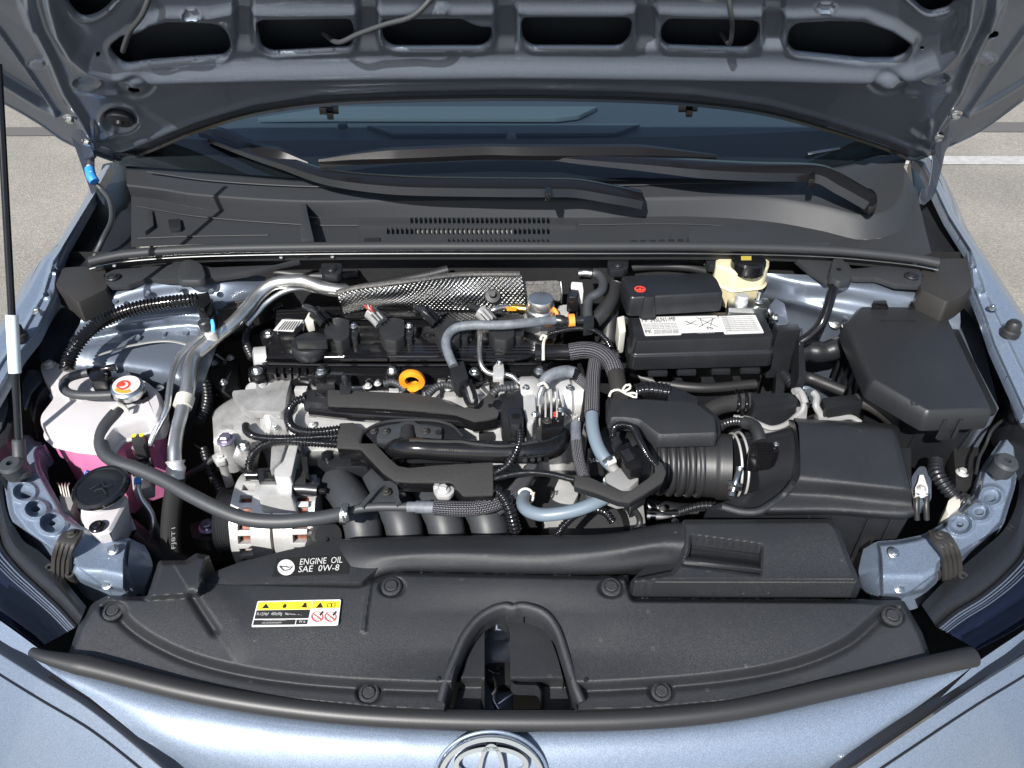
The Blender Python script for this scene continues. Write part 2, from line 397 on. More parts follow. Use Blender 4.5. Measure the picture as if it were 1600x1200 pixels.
def gpanel(xs, ys, outline, holes, fn):
    """pressed panel: fine grid cut along a traced outline and holes; fn(P, sd_out, sd_holes) -> world points [n,3]"""
    X, Y = np.meshgrid(xs, ys); P = np.stack([X.ravel(), Y.ravel()], 1).astype(float)
    cell = max(xs[1] - xs[0], ys[1] - ys[0])
    def grad(poly, Q): 
        e = .25; return np.stack([(sdf(Q + [e, 0], poly) - sdf(Q - [e, 0], poly)) / (2 * e), (sdf(Q + [0, e], poly) - sdf(Q - [0, e], poly)) / (2 * e)], 1)
    so = sdf(P, outline); hs = []
    def snap(poly, s):
        m = np.abs(s) < .72 * cell
        if m.any(): P[m] -= s[m][:, None] * grad(poly, P[m])
    snap(outline, so)
    for h in holes:
        hh = np.array([p[:2] for p in h]); lo, hi = hh.min(0) - 40, hh.max(0) + 40
        m = ((P > lo) & (P < hi)).all(1); s = np.full(len(P), 99.); s[m] = sdf(P[m], h); hs.append(s); snap(h, s)
    nx, ny = len(xs), len(ys); idx = np.arange(nx * ny).reshape(ny, nx)
    q = np.stack([idx[:-1, :-1], idx[:-1, 1:], idx[1:, 1:], idx[1:, :-1]], -1).reshape(-1, 4)
    c = P[q].mean(1); keep = sdf(c, outline) < 0
    for h in holes: keep &= sdf(c, h) > 0
    q = q[keep]
    ed = np.sort(np.concatenate([q[:, [0, 1]], q[:, [1, 2]], q[:, [2, 3]], q[:, [3, 0]]]), 1); ue, cn = np.unique(ed, axis=0, return_counts=True)
    bv = np.unique(ue[cn == 1])
    for _ in range(2):                              # pull the ragged rim onto the traced contour
        for poly in [outline] + list(holes):
            pp = np.array([p[:2] for p in poly]); near = bv[((P[bv] > pp.min(0) - 3 * cell) & (P[bv] < pp.max(0) + 3 * cell)).all(1)]
            if not len(near): continue
            s = sdf(P[near], poly); near = near[np.abs(s) < 1.6 * cell]
            if len(near): s = sdf(P[near], poly); P[near] -= s[:, None] * grad(poly, P[near])
    so = sdf(P, outline); hs = [np.where(h < 90, 0, h) for h in hs]
    for k, h in enumerate(holes):
        hh = np.array([p[:2] for p in h]); m = ((P > hh.min(0) - 40) & (P < hh.max(0) + 40)).all(1); s = np.full(len(P), 99.); s[m] = sdf(P[m], h); hs[k] = s
    W = fn(P, so, hs); used = np.unique(q); mp = -np.ones(len(P), int); mp[used] = np.arange(len(used))
    return W[used], mp[q], P[used]
def Un(P, z):
    a = (P[:, 0] - 800) / FOC; b = (600 - P[:, 1]) / FOC; d = np.stack([a, CP + b * SP, -SP + b * CP], 1)
    return np.array([0, 0, CAMZ]) + d * ((z - CAMZ) / d[:, 2])[:, None]
def gmesh(name, g, m, parent=None, skirt=0., ang=40, sdir=(0, 0, -1), kind=None):
    W, q, _ = g; V = W.tolist(); F = q.tolist()
    if skirt:
        from collections import Counter
        cnt = Counter(); dirn = {}
        for f in F:
            for a, b in zip(f, f[1:] + f[:1]): k = (min(a, b), max(a, b)); cnt[k] += 1; dirn[k] = (a, b)
        new = {}
        def low(i):
            if i not in new:
                new[i] = len(V); p = V[i]; V.append([p[k] + sdir[k] * skirt for k in range(3)])
            return new[i]
        for k, c in cnt.items():
            if c == 1: a, b = dirn[k]; F.append([b, a, low(a), low(b)])
    return mk(name, [(V, F)], m, parent, ang=ang, kind=kind)
# ------------------------------------------------------------------ small repeated hardware (shared meshes)
def hexbolt_mesh():
    g = [lathe((0, 0, 0), (0, 0, 1), [(1, 0), (1, .12), (.9, .2), (.72, .24)], 20),
         lathe((0, 0, .2), (0, 0, 1), [(.66, 0), (.66, .5), (.55, .6)], 6), lathe((0, 0, .78), (0, 0, 1), [(.40, .02), (.38, .05)], 12)]
    return g
_mesh = {}
def inst(key, name, geo, m, parent, loc, scale, rotz=0., axis=None, smooth_ang=30):
    k = (key, m)
    if k not in _mesh:
        o = mk(name, geo(), m, parent, ang=smooth_ang); _mesh[k] = o.data
    else:
        o = bpy.data.objects.new(name, _mesh[k]); COL.objects.link(o); o.parent = parent
    q = Vector((0, 0, 1)).rotation_difference(Vector(axis).normalized()) if axis else Quaternion()
    o.rotation_mode = 'QUATERNION'; o.rotation_quaternion = q @ Quaternion((0, 0, 1), rotz)
    o.scale = (scale,) * 3; WL[o.name] = Vector(loc); return o
def bolt(px, py, z, d, parent, m='zinc', axis=None, name='bolt', world=None):
    p = world or U(px, py, z); return inst('hexbolt', name, hexbolt_mesh, m, parent, p, d / 2 * dep(p) / FOC, random.random() * 3, axis)
def clip_geo():
    return [lathe((0, 0, 0), (0, 0, 1), [(1, -.1), (1, .16), (.88, .28), (.72, .30), (.68, .16), (.62, .16), (.58, .34), (.5, .40), (.02, .40)], 24)]
def pushclip(px, py, z, d, parent, m='plastic', axis=None, name='push_clip'):
    p = U(px, py, z); return inst('clip', name, clip_geo, m, parent, p, d / 2 * dep(p) / FOC, 0, axis)
def txt(s, a, b, m, parent, hpx, name='lettering', z=None, lift=.0006, fit=True, shear=0., up=None, thick=.0):
    """flat print from pixel a to pixel b (baseline) on the height z"""
    A, B = U(a[0], a[1], a[2] if z is None else z), U(b[0], b[1], b[2] if z is None else z)
    cu = bpy.data.curves.new(name, 'FONT'); cu.body = s; cu.resolution_u = 2; cu.extrude = thick
    o = bpy.data.objects.new('tmp_text', cu); COL.objects.link(o)
    x = (B - A); W = x.length; x.normalize(); y = Vector(up) if up else Vector((0, 0, 1)).cross(x); y = (y - x * y.dot(x)).normalized(); zz = x.cross(y)
    if up is None: H = abs(hpx) * mpp(a[0], a[1], A.z) / max(.2, math.sin(math.atan2(CAMZ - A.z, A.y)))
    else: H = abs(hpx) * mpp(a[0], a[1], A.z)
    cu.size = H / .70; cu.shear = shear
    bpy.context.view_layer.update(); w = o.dimensions.x or 1e-3
    me = bpy.data.meshes.new_from_object(o.evaluated_get(bpy.context.evaluated_depsgraph_get())); bpy.data.objects.remove(o); bpy.data.curves.remove(cu)
    me.name = name; me.materials.clear(); me.materials.append(M[m]); o = bpy.data.objects.new(name, me); COL.objects.link(o); o.parent = parent
    o.rotation_mode = 'QUATERNION'; o.rotation_quaternion = Matrix((x, y, zz)).transposed().to_quaternion()
    if fit: o.scale = (W / w, 1, 1)
    WL[o.name] = A + zz * lift; return o
def box(px, py, z, w, d, h, parent, m, name, rot=0., bevel=.0015, tp=0.):
    """block centred on a traced point at its top: w along, d across (pixels of width there), h metres tall"""
    p = U(px, py, z); s = dep(p) / FOC; c, sn = math.cos(rot), math.sin(rot); V = []
    for zz, e in ((p.z, 0), (p.z - h, tp)):
        for (a, b) in ((-1, -1), (1, -1), (1, 1), (-1, 1)):
            u, v = a * (w / 2 * s + e), b * (d / 2 * s + e); V.append(Vector((p.x + u * c - v * sn, p.y + u * sn + v * c, zz)))
    F = [(0, 1, 2, 3), (7, 6, 5, 4), (0, 4, 5, 1), (1, 5, 6, 2), (2, 6, 7, 3), (3, 7, 4, 0)]
    return mk(name, (V, F), m, parent, bevel=bevel)
def hose(name, label, cat, pts, w, m, group=None, **k):
    uvm = m in ('braid', 'meshhose')
    g = tube(pts, w, **k); o = mk(name, g, m, ang=60)
    if uvm: tube_uv(o, len(g[0]) // k.get('n', 12), k.get('n', 12))
    return tag(o, label, cat, group)
def ptube(name, pts, w, m, parent, **k):
    g = tube(pts, w, **k); o = mk(name, g, m, parent, ang=60)
    if m in ('braid', 'meshhose'): tube_uv(o, len(g[0]) // k.get('n', 12), k.get('n', 12))
    return o
def finalise():
    """moves every object's origin to its own place, Empties to the base of their parts"""
    bpy.context.view_layer.update()
    def kids(o): return [c for c in bpy.data.objects if c.parent == o]
    roots = [o for o in bpy.data.objects if o.parent is None and o.type in ('MESH', 'EMPTY', 'FONT')]
    ch = {}
    for o in bpy.data.objects:
        if o.parent: ch.setdefault(o.parent.name, []).append(o)
    users = {}
    def place(o):
        if o.name in WL or o.type == 'EMPTY': pass
        elif o.type == 'MESH' and len(o.data.vertices):
            n = len(o.data.vertices); co = np.empty(n * 3, np.float32); o.data.vertices.foreach_get('co', co); co = co.reshape(-1, 3)
            c = (co.min(0) + co.max(0)) / 2; c[2] = co[:, 2].min() if o.parent is None else c[2]
            o.data.vertices.foreach_set('co', (co - c).ravel()); o.data.update(); WL[o.name] = Vector(c.tolist())
        for k in ch.get(o.name, []): place(k)
        if o.type == 'EMPTY':
            ps = [WL[k.name] for k in ch.get(o.name, [])]
            WL[o.name] = Vector(((min(p.x for p in ps) + max(p.x for p in ps)) / 2, (min(p.y for p in ps) + max(p.y for p in ps)) / 2, min(p.z for p in ps))) if ps else Vector()
    for o in roots: place(o)
    def setl(o):
        o.location = WL[o.name] - (WL[o.parent.name] if o.parent else Vector())
        for k in ch.get(o.name, []): setl(k)
    for o in roots: setl(o)
# ================================================================== setting
W_ = lambda *p: Vector(p)
g = mk('ground', ([(-40, -25, 0), (40, -25, 0), (40, 60, 0), (-40, 60, 0)], [(0, 1, 2, 3)]), 'asphalt', kind='structure')
def strip(name, a, b, w, m, z):
    a, b = U(*a, 0), U(*b, 0); t = (b - a).normalized(); n = Vector((-t.y, t.x, 0)) * w / 2
    V = [a - n, b - n, b + n, a + n]
    for v in V: v.z = z
    return mk(name, (V, [(0, 1, 2, 3)]), m, kind='structure')
strip('road_marking', (1380, 251), (2300, 254), .10, 'line', .004)
strip('tar_seam', (1380, 199), (2300, 201), .14, 'tar', .004)  # thin strips darker than the asphalt
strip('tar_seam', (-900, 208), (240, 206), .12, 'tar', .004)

# ================================================================== car body
body = T('car_body', 'blue-grey painted car body around the open engine bay', 'car body')
PT = 'paint'
# fenders: flange traced along its edges, skin falling away outside
def fender(outer, inner, z0, z1, holes, sgn):
    pts = outer + inner[::-1]; xs = np.arange(min(p[0] for p in pts) - 3, max(p[0] for p in pts) + 4, 1.5); ys = np.arange(min(p[1] for p in pts) - 3, max(p[1] for p in pts) + 4, 1.5)
    def fn(P, so, hs):
        z = z0 + (z1 - z0) * (P[:, 1] - 262) / 330
        z = z - .006 * (1 - sm(-so, 0, 7))
        d, s = ldist(P, [( (a[0] * .42 + b[0] * .58), (a[1] * .42 + b[1] * .58)) for a, b in zip(outer, inner)])
        z = z + .0035 * np.exp(-(d / 3.) ** 2)
        for h in hs: z = z + .003 * np.exp(-(np.abs(h) / 4) ** 2)
        return Un(P, z)
    f = gmesh('fender', gpanel(xs, ys, pts, holes, fn), PT, body, skirt=.012)
    top = [U(p[0], p[1], z0 + (z1 - z0) * (p[1] - 262) / 330 - .006) for p in outer]
    r2 = [p + Vector((sgn * .05, 0, -.05)) for p in top]; r3 = [p + Vector((sgn * .10, 0, -.22)) for p in top]; r4 = [p + Vector((sgn * .11, 0, -.5)) for p in top]
    mk('fender_skin', loft([top, r2, r3, r4], 24, 14), PT, body)
    return f
ell = lambda cx, cy, rx, ry, n=14, rot=0.: [(cx + rx * math.cos(2 * math.pi * i / n) * math.cos(rot) - ry * math.sin(2 * math.pi * i / n) * math.sin(rot), cy + rx * math.cos(2 * math.pi * i / n) * math.sin(rot) + ry * math.sin(2 * math.pi * i / n) * math.cos(rot)) for i in range(n)]
ffl = fender([(166, 258), (143, 303), (90, 383), (66, 404), (37, 457), (0, 512), (-40, 575), (-80, 640)],
       [(176, 258), (150, 305), (104, 386), (95, 410), (90, 460), (60, 522), (33, 556), (-20, 650)], .955, .90, [ell(85, 421, 5, 4), ell(72, 460, 5, 4)], -1)
ffr = fender([(1436, 245), (1450, 243), (1493, 337), (1533, 397), (1575, 462), (1600, 502), (1640, 570), (1680, 640)],
       [(1426, 250), (1440, 262), (1478, 340), (1511, 392), (1516, 448), (1535, 495), (1550, 540), (1600, 650)], .955, .90, [ell(1521, 416, 5, 4), ell(1534, 455, 5, 4)], 1)
for f, hl_ in ((ffl, ((85, 421), (72, 460))), (ffr, ((1521, 416), (1534, 455)))):
    for x, y in hl_: p = U(x, y, .916); s = dep(p) / FOC; mk('hole_well', lathe(p, (0, 0, 1), [(7 * s, 0), (7 * s, -.01), (.0005, -.01)], 14), 'ink', f)  # black cups added under the fender holes to paint their shade
bolt(58, 487, .925, 15, ffl); bolt(1550, 482, .925, 15, ffr)
for f, x, y in ((ffl, 28, 525), (ffr, 1579, 519)):
    p = U(x, y, .918); s = dep(p) / FOC
    mk('rubber_stop', lathe(p, (0, 0, 1), [(14 * s, -.004), (14 * s, .003), (11 * s, .005), (11 * s, .013), (8 * s, .017), (0.001, .018)], 24), 'rubber', f)
# inner walls, bulkhead, floor of the bay
V = []
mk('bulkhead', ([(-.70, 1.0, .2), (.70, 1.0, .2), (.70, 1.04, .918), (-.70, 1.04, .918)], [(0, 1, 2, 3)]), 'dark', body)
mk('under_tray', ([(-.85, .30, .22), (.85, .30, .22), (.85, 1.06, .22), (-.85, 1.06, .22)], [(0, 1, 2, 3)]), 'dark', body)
for sx, s_ in ((-1, 'l'), (1, 'r')):
    mk('inner_wing', ([(sx * .70, .35, .2), (sx * .70, 1.1, .2), (sx * .72, 1.1, .90), (sx * .72, .35, .74)], [(0, 1, 2, 3)]), 'underpaint', body)
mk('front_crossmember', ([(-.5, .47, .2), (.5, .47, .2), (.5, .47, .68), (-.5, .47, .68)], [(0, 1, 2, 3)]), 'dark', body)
# strut towers (pressed steel, blue-grey)
mk('strut_tower', loft([
   [(135, 470, .90), (200, 445, .915), (290, 428, .918), (360, 425, .915), (415, 432, .90)],
   [(130, 485, .895), (200, 455, .913), (290, 440, .915), (360, 442, .91), (412, 455, .89)],
   [(125, 505, .88), (200, 478, .895), (290, 462, .898), (345, 468, .893), (385, 482, .87)],
   [(110, 530, .87), (200, 503, .886), (290, 492, .888), (325, 496, .885), (350, 506, .86)],
   [(108, 535, .865), (200, 518, .868), (290, 508, .87), (318, 512, .866), (345, 522, .85)],
   [(105, 555, .86), (200, 537, .862), (270, 530, .863), (305, 540, .86), (334, 555, .84)],
   [(100, 580, .84), (180, 575, .845), (250, 585, .845), (282, 598, .84), (312, 618, .80)],
   [(90, 640, .75), (170, 640, .75), (240, 650, .75), (270, 665, .72), (296, 690, .66)]], 50, 70), 'underpaint', body, ang=60)
mk('seam_sealer', tube([(150, 556, .866), (205, 540, .868), (260, 533, .868), (300, 541, .864), (330, 556, .846)], 5, 8, flat=.5), 'lgrey', body)
for x, y in ((180, 470), (230, 458), (280, 452), (330, 455), (215, 527), (255, 521), (290, 520)): mk('weld_spot', lathe(U(x, y, .912 if y < 480 else .868), (0, -.4, 1), [(.0045, -.002), (.004, .0008), (.002, .0003), (.0005, .0003)], 14), 'underpaint', body)
mk('strut_tower', loft([
   [(1140, 425, .90), (1220, 428, .912), (1320, 432, .915), (1420, 440, .91), (1500, 460, .90)],
   [(1180, 440, .89), (1240, 443, .905), (1330, 450, .91), (1420, 462, .905), (1500, 485, .89)],
   [(1190, 452, .875), (1240, 462, .885), (1320, 470, .89), (1400, 485, .885), (1500, 510, .87)],
   [(1190, 462, .865), (1240, 473, .875), (1300, 486, .878), (1380, 505, .87), (1490, 540, .85)],
   [(1200, 480, .84), (1250, 490, .85), (1300, 505, .85), (1370, 530, .84), (1480, 570, .82)],
   [(1200, 530, .79), (1250, 535, .80), (1310, 545, .80), (1380, 570, .79), (1480, 610, .77)],
   [(1200, 600, .68), (1260, 610, .68), (1320, 620, .68), (1400, 640, .68), (1500, 690, .68)]], 44, 60), 'underpaint', body, ang=60)
bolt(1306, 503, .85, 24, body, axis=(0, -.6, .8))
bolt(83, 655, .80, 8, body)
# grey-black insulation blocks in the rear corners
for pts in ([(98, 418), (128, 416), (165, 420), (168, 450), (120, 474), (104, 456), (86, 446)], [(1512, 403), (1470, 404), (1440, 420), (1438, 452), (1480, 472), (1505, 462), (1520, 446)]):
    mk('corner_seal', prism(pts, .925, .03, .004, r=5), 'brown', body, bevel=.004)
for pts in ([(70, 520), (95, 480), (128, 480), (150, 470), (120, 520), (80, 560), (60, 560)], [(1530, 510), (1505, 480), (1480, 470), (1465, 490), (1500, 560), (1545, 640), (1562, 640)]):
    mk('apron', prism(pts, .84, .10, .0, r=5), 'underpaint', body, bevel=.004)
# dark gutters between fenders and cowl
for pts in ([(160, 256), (212, 246), (214, 300), (212, 410), (168, 424), (128, 420), (96, 420), (93, 404), (102, 384), (148, 303)], [(1438, 250), (1422, 246), (1428, 300), (1432, 340), (1440, 420), (1500, 408), (1513, 394), (1480, 338), (1444, 262)]):
    mk('gutter', prism(pts, .905, .02, 0, r=3), 'plastic', body, bevel=.003)
# radiator support rails
def rail(outline, holes, emb, crease, bosses, px0, mir):
    xs = np.arange(min(p[0] for p in outline) - 3, max(p[0] for p in outline) + 4, 1.4); ys = np.arange(min(p[1] for p in outline) - 3, max(p[1] for p in outline) + 4, 1.4)
    def fn(P, so, hs):
        z = .815 - .02 * sm(P[:, 1], 690, 850)
        d, s = ldist(P, crease); side = s * mir
        z = z - .034 * sm(side * d, 2, 48) * (side > 0) - .0045 * np.exp(-((d - 6) / 5) ** 2) * 0
        z = z - .012 * (1 - sm(-so, 0, 9))
        for (x, y, r, a) in emb:
            q = np.hypot(P[:, 0] - x, (P[:, 1] - y) * 1.25); z = z + a * np.exp(-((q - r) / 4.) ** 2) - a * .9 * (1 - sm(q, r - 6, r - 1))
        d2, s2 = ldist(P, bosses); z = z - .010 * sm(s2 * mir * d2, 0, 8)
        return Un(P, z)
    return gmesh('radiator_support_rail', gpanel(xs, ys, outline, holes, fn), PT, body, skirt=.03)
oL = rpoly([(20, 655), (37, 668), (55, 690), (72, 692), (70, 700), (60, 706), (64, 732), (82, 765), (102, 800), (127, 822), (160, 836), (207, 842), (203, 860), (200, 880), (200, 928), (150, 922), (122, 911), (108, 897), (112, 876), (92, 880), (60, 858), (32, 838), (14, 806), (7, 760), (6, 700)], 5)
oR = rpoly([(1582, 655), (1562, 690), (1534, 730), (1523, 772), (1500, 795), (1470, 820), (1440, 836), (1405, 843), (1367, 846), (1371, 872), (1373, 936), (1412, 935), (1446, 927), (1467, 906), (1470, 880), (1503, 878), (1537, 851), (1568, 820), (1586, 762), (1592, 720), (1592, 660)], 5)
rl = rail(oL, [ell(55, 795, 8, 5), ell(81, 817, 6, 4.5), ell(40, 773, 10, 6), ell(66, 694, 3, 2)], [(55, 795, 17, .006), (81, 817, 20, .006), (37, 768, 18, .004)], [(100, 870), (112, 878), (135, 884), (160, 885), (200, 893), (230, 900)], [(10, 690), (16, 760), (24, 800), (45, 828), (90, 862)], 0, -1)
rr = rail(oR, [ell(1530, 800, 8, 5), ell(1500, 819, 6, 5), ell(1547, 778, 10, 6)], [(1530, 800, 17, .006), (1500, 819, 20, .006), (1548, 775, 18, .004)], [(1360, 890), (1375, 893), (1400, 893), (1440, 893), (1462, 882), (1480, 872)], [(1500, 868), (1530, 846), (1560, 814), (1578, 760), (1584, 690)], 0, -1)
for f, hl_ in ((rl, ((55, 795, 8), (81, 817, 7), (40, 773, 10))), (rr, ((1530, 800, 8), (1500, 819, 7), (1547, 778, 10)))):
    for x, y, r in hl_:
        p = U(x, y, .786); s = dep(p) / FOC; mk('hole_well', lathe(p, (0, 0, 1), [(r * 1.5 * s, 0), (r * 1.5 * s, -.01), (.0005, -.01)], 16), 'ink', f)  # black cup added below each rail hole as painted shade
for f, x, y in ((rl, 177, 859), (rl, 168, 913), (rr, 1396, 864), (rr, 1405, 919)): bolt(x, y, .80 if y < 880 else .775, 18, f, axis=(0, -.3, 1))
for r1, r2 in (([(206, 843, .797), (202, 862, .79), (200, 882, .785), (200, 927, .762)], [(226, 852, .775), (236, 872, .765), (238, 889, .757), (221, 928, .742)]),
               ([(1368, 847, .797), (1371, 872, .79), (1372, 890, .785), (1373, 935, .762)], [(1349, 858, .775), (1344, 878, .765), (1342, 897, .757), (1359, 935, .742)])):
    mk('rail_end_plate', loft([r1, r2, [(x, y + 14, z - .04) for x, y, z in r2]], 16, 8, True), PT, body)
for f, x, y, dx in ((rl, 33, 746, 0), (rr, 1557, 742, 0)):
    p = U(x, y, .815); s = dep(p) / FOC
    b = mk('rubber_stop', lathe(p, (0, -.15, 1), [(6 * s, -.012), (6 * s, .006), (17 * s, .008), (17.5 * s, .026), (14 * s, .030), (5 * s, .030), (4 * s, .020), (.0005, .020)], 26), 'hose', f)
# headlamp brackets: pressed straps with three ribs
for f, path, xd, bp_ in ((rl, [(124, 829, .817), (113, 836, .818), (104, 850, .817), (99, 860, .810), (96, 872, .795), (95, 905, .760)], (1, -.22, 0), (113, 834)),
                         (rr, [(1456, 830, .817), (1467, 837, .818), (1477, 850, .817), (1484, 862, .810), (1487, 874, .795), (1489, 908, .760)], (1, .22, 0), (1467, 836))):
    C = spline([U3(p) for p in path], .003); xd = Vector(xd).normalized(); V, F = [], []
    prof = [(-1, 0), (-.93, .0022), (-.62, .0022), (-.55, .0042), (-.42, .0042), (-.35, .0022), (-.12, .0022), (-.06, .0042), (.06, .0042), (.12, .0022), (.35, .0022), (.42, .0042), (.55, .0042), (.62, .0022), (.93, .0022), (1, 0), (1, -.002), (-1, -.002)]
    for i, c in enumerate(C):
        t = (C[min(i + 1, len(C) - 1)] - C[max(i - 1, 0)]).normalized(); nn = xd.cross(t); nn = nn if nn.dot(Vector((0, -.6, .8))) > 0 else -nn
        wv = .0125 * min(1, .45 + i * .18)
        rb = 1 if i > 7 else 0
        for a, b in prof: V.append(c + xd * (a * wv) + nn * (b if rb else min(b, .0022)))
    m = len(prof)
    for i in range(len(C) - 1): F += [(i * m + k, i * m + (k + 1) % m, (i + 1) * m + (k + 1) % m, (i + 1) * m + k) for k in range(m)]
    F += [tuple(range(m)), tuple(range(len(C) * m - m, len(C) * m))]
    br = mk('headlamp_bracket', (V, F), 'brown', f, ang=30)
    bolt(bp_[0], bp_[1], .8205, 17, f, 'brown')
    for dx in (-17, 15): mk('bracket_foot', ann(U(path[-1][0] + dx, path[-1][1] - 12 + dx * .3, .772), (0, -.2, 1), .0025, .0055, -.015, .002, 16), 'brown', br)
# bumper cover below the seal
rowA = [(62, 1030), (150, 1056), (300, 1097), (450, 1122), (600, 1137), (800, 1143), (1000, 1140), (1150, 1125), (1300, 1092), (1430, 1060), (1525, 1036)]
zA = [.762, .757, .75, .745, .742, .74, .742, .745, .75, .757, .762]
bump = mk('bumper_cover', loft([
   [(x, y - 12, z - .018) for (x, y), z in zip(rowA, zA)],
   [(x, y, z) for (x, y), z in zip(rowA, zA)],
   [(130, 1082, .752), (220, 1118, .747), (340, 1148, .74), (480, 1169, .735), (620, 1180, .732), (800, 1185, .73), (980, 1181, .732), (1130, 1170, .735), (1270, 1150, .74), (1385, 1118, .747), (1470, 1078, .752)],
   [(230, 1163, .722), (300, 1190, .716), (400, 1215, .708), (520, 1230, .703), (650, 1238, .70), (800, 1240, .70), (950, 1238, .70), (1090, 1228, .703), (1200, 1212, .708), (1300, 1190, .716), (1375, 1148, .722)],
   [(330, 1250, .64), (400, 1275, .63), (480, 1290, .625), (580, 1300, .62), (700, 1305, .62), (800, 1306, .62), (900, 1305, .62), (1020, 1298, .62), (1110, 1288, .625), (1200, 1270, .63), (1270, 1238, .64)],
   [(400, 1330, .45), (480, 1345, .45), (560, 1355, .45), (640, 1360, .45), (720, 1362, .45), (800, 1363, .45), (880, 1362, .45), (960, 1360, .45), (1040, 1355, .45), (1120, 1345, .45), (1200, 1320, .45)]], 60, 40), PT, body, ang=60)
for sgn, A, B, Cc, D in ((-1, [(-70, 925, .745), (0, 970, .75), (58, 1012, .752), (92, 1038, .752)], [(-80, 950, .735), (0, 1003, .738), (62, 1040, .742), (140, 1090, .745)],
                             [(-300, 900, .70), (-90, 985, .70), (0, 1040, .705), (120, 1120, .71), (250, 1205, .70), (320, 1250, .66)], [(-300, 1060, .60), (-110, 1130, .60), (20, 1190, .60), (140, 1240, .60), (240, 1275, .60), (320, 1300, .58)]),
                         (1, [(1670, 930, .745), (1600, 985, .75), (1560, 1012, .752), (1528, 1034, .752)], [(1680, 950, .735), (1600, 1005, .738), (1560, 1032, .742), (1470, 1090, .745)],
                             [(1900, 900, .70), (1690, 990, .70), (1600, 1052, .705), (1480, 1130, .71), (1350, 1212, .70), (1280, 1255, .66)], [(1900, 1060, .60), (1710, 1130, .60), (1590, 1190, .60), (1470, 1240, .60), (1360, 1275, .60), (1280, 1300, .58)])):
    mk('bumper_cover', loft([A, B], 24, 6, True), PT, body)
    line = [(-260, 850), (-80, 955), (0, 1006), (58, 1042), (150, 1098), (262, 1188), (330, 1245)] if sgn < 0 else [(1860, 850), (1680, 955), (1600, 1008), (1528, 1052), (1440, 1110), (1320, 1192), (1262, 1238)]
    zl = [.735, .735, .738, .742, .738, .712, .66]
    tr = mk('grille_trim', sweep(spline([U(x, y, z) for (x, y), z in zip(line, zl)], .006), [(-.0085, -.003), (-.0085, .002), (-.004, .004), (.003, .001), (.008, .003), (.009, -.003)], up=Vector((0, 0, 1))), 'trim', body, ang=50)
    mk('bumper_corner', loft([[(x, y + 14, z - .012) for (x, y), z in zip(line, zl)], [(x, y + 60, z - .035) for (x, y), z in zip(line, zl)], [(x, y + 170, z - .10) for (x, y), z in zip(line, zl)], [(x, y + 360, z - .32) for (x, y), z in zip(line, zl)]], 30, 16, True), PT, body)
    l2 = [(x, y + 48) for x, y in line]
    mk('lower_grille_trim', tube([(x, y, z - .028) for (x, y), z in zip(l2, zl)], 4, 8, flat=.6), 'trim', body)
# front rubber seal
FS = [(50, 1018, .772), (70, 1026, .773), (150, 1044, .77), (300, 1081, .764), (450, 1106, .759), (600, 1120, .756), (800, 1126, .755), (1000, 1123, .756), (1150, 1108, .759), (1300, 1076, .764), (1430, 1046, .77), (1500, 1030, .773), (1520, 1026, .772)]
mk('front_seal', sweep(spline([U(x, y, z) for x, y, z in [(50, 1018, .772), (70, 1026, .773), (150, 1044, .77), (300, 1081, .764), (450, 1106, .759), (600, 1120, .756), (800, 1126, .755), (1000, 1123, .756), (1150, 1108, .759), (1300, 1076, .764), (1430, 1046, .77), (1500, 1030, .773), (1520, 1026, .772)]], .006), CIRC(14, .0105, .95), radii=[min(1., .45 + .055 * min(i, 999 if 0 else abs(i))) for i in range(len(spline([U(x, y, z) for x, y, z in FS], .006)))]), 'rubber', body, ang=60)
# badge: three chrome ovals in the paint
em = T('emblem', 'chrome oval badge of interlocking rings on the bumper nose', 'emblem')
c0 = U(768, 1215, .7165); nrm = (U(768, 1180, .736) - U(768, 1240, .704)).cross(Vector((1, 0, 0))).normalized() * -1
if nrm.z < 0: nrm = -nrm
ey = nrm.cross(Vector((1, 0, 0))).normalized(); sE = dep(c0) / FOC
def oval(rx, ry, oy, w, name, thick=.004):
    c = [c0 + nrm * .004 + Vector((1, 0, 0)) * (rx * sE * math.cos(t)) + ey * ((ry * math.sin(t) + oy) * sE) for t in [2 * math.pi * i / 64 for i in range(64)]]
    return mk(name, sweep(c, [(-w / 2 * sE, 0), (-w / 2.6 * sE, thick), (w / 2.6 * sE, thick), (w / 2 * sE, 0), (0, -.006)], closed=True, up=nrm), 'chrome', em, ang=50)
oval(80, 68, 0, 9, 'outer_oval'); oval(54, 26, 27, 9, 'horizontal_oval'); oval(19, 58, 0, 8, 'vertical_oval')
rimg = [c0 + nrm * .001 + Vector((1, 0, 0)) * (88 * sE * math.cos(t)) + ey * (75 * sE * math.sin(t)) for t in [2 * math.pi * i / 64 for i in range(64)]]
mk('recess_ring', sweep(rimg, CIRC(8, 3 * sE), closed=True), PT, em)

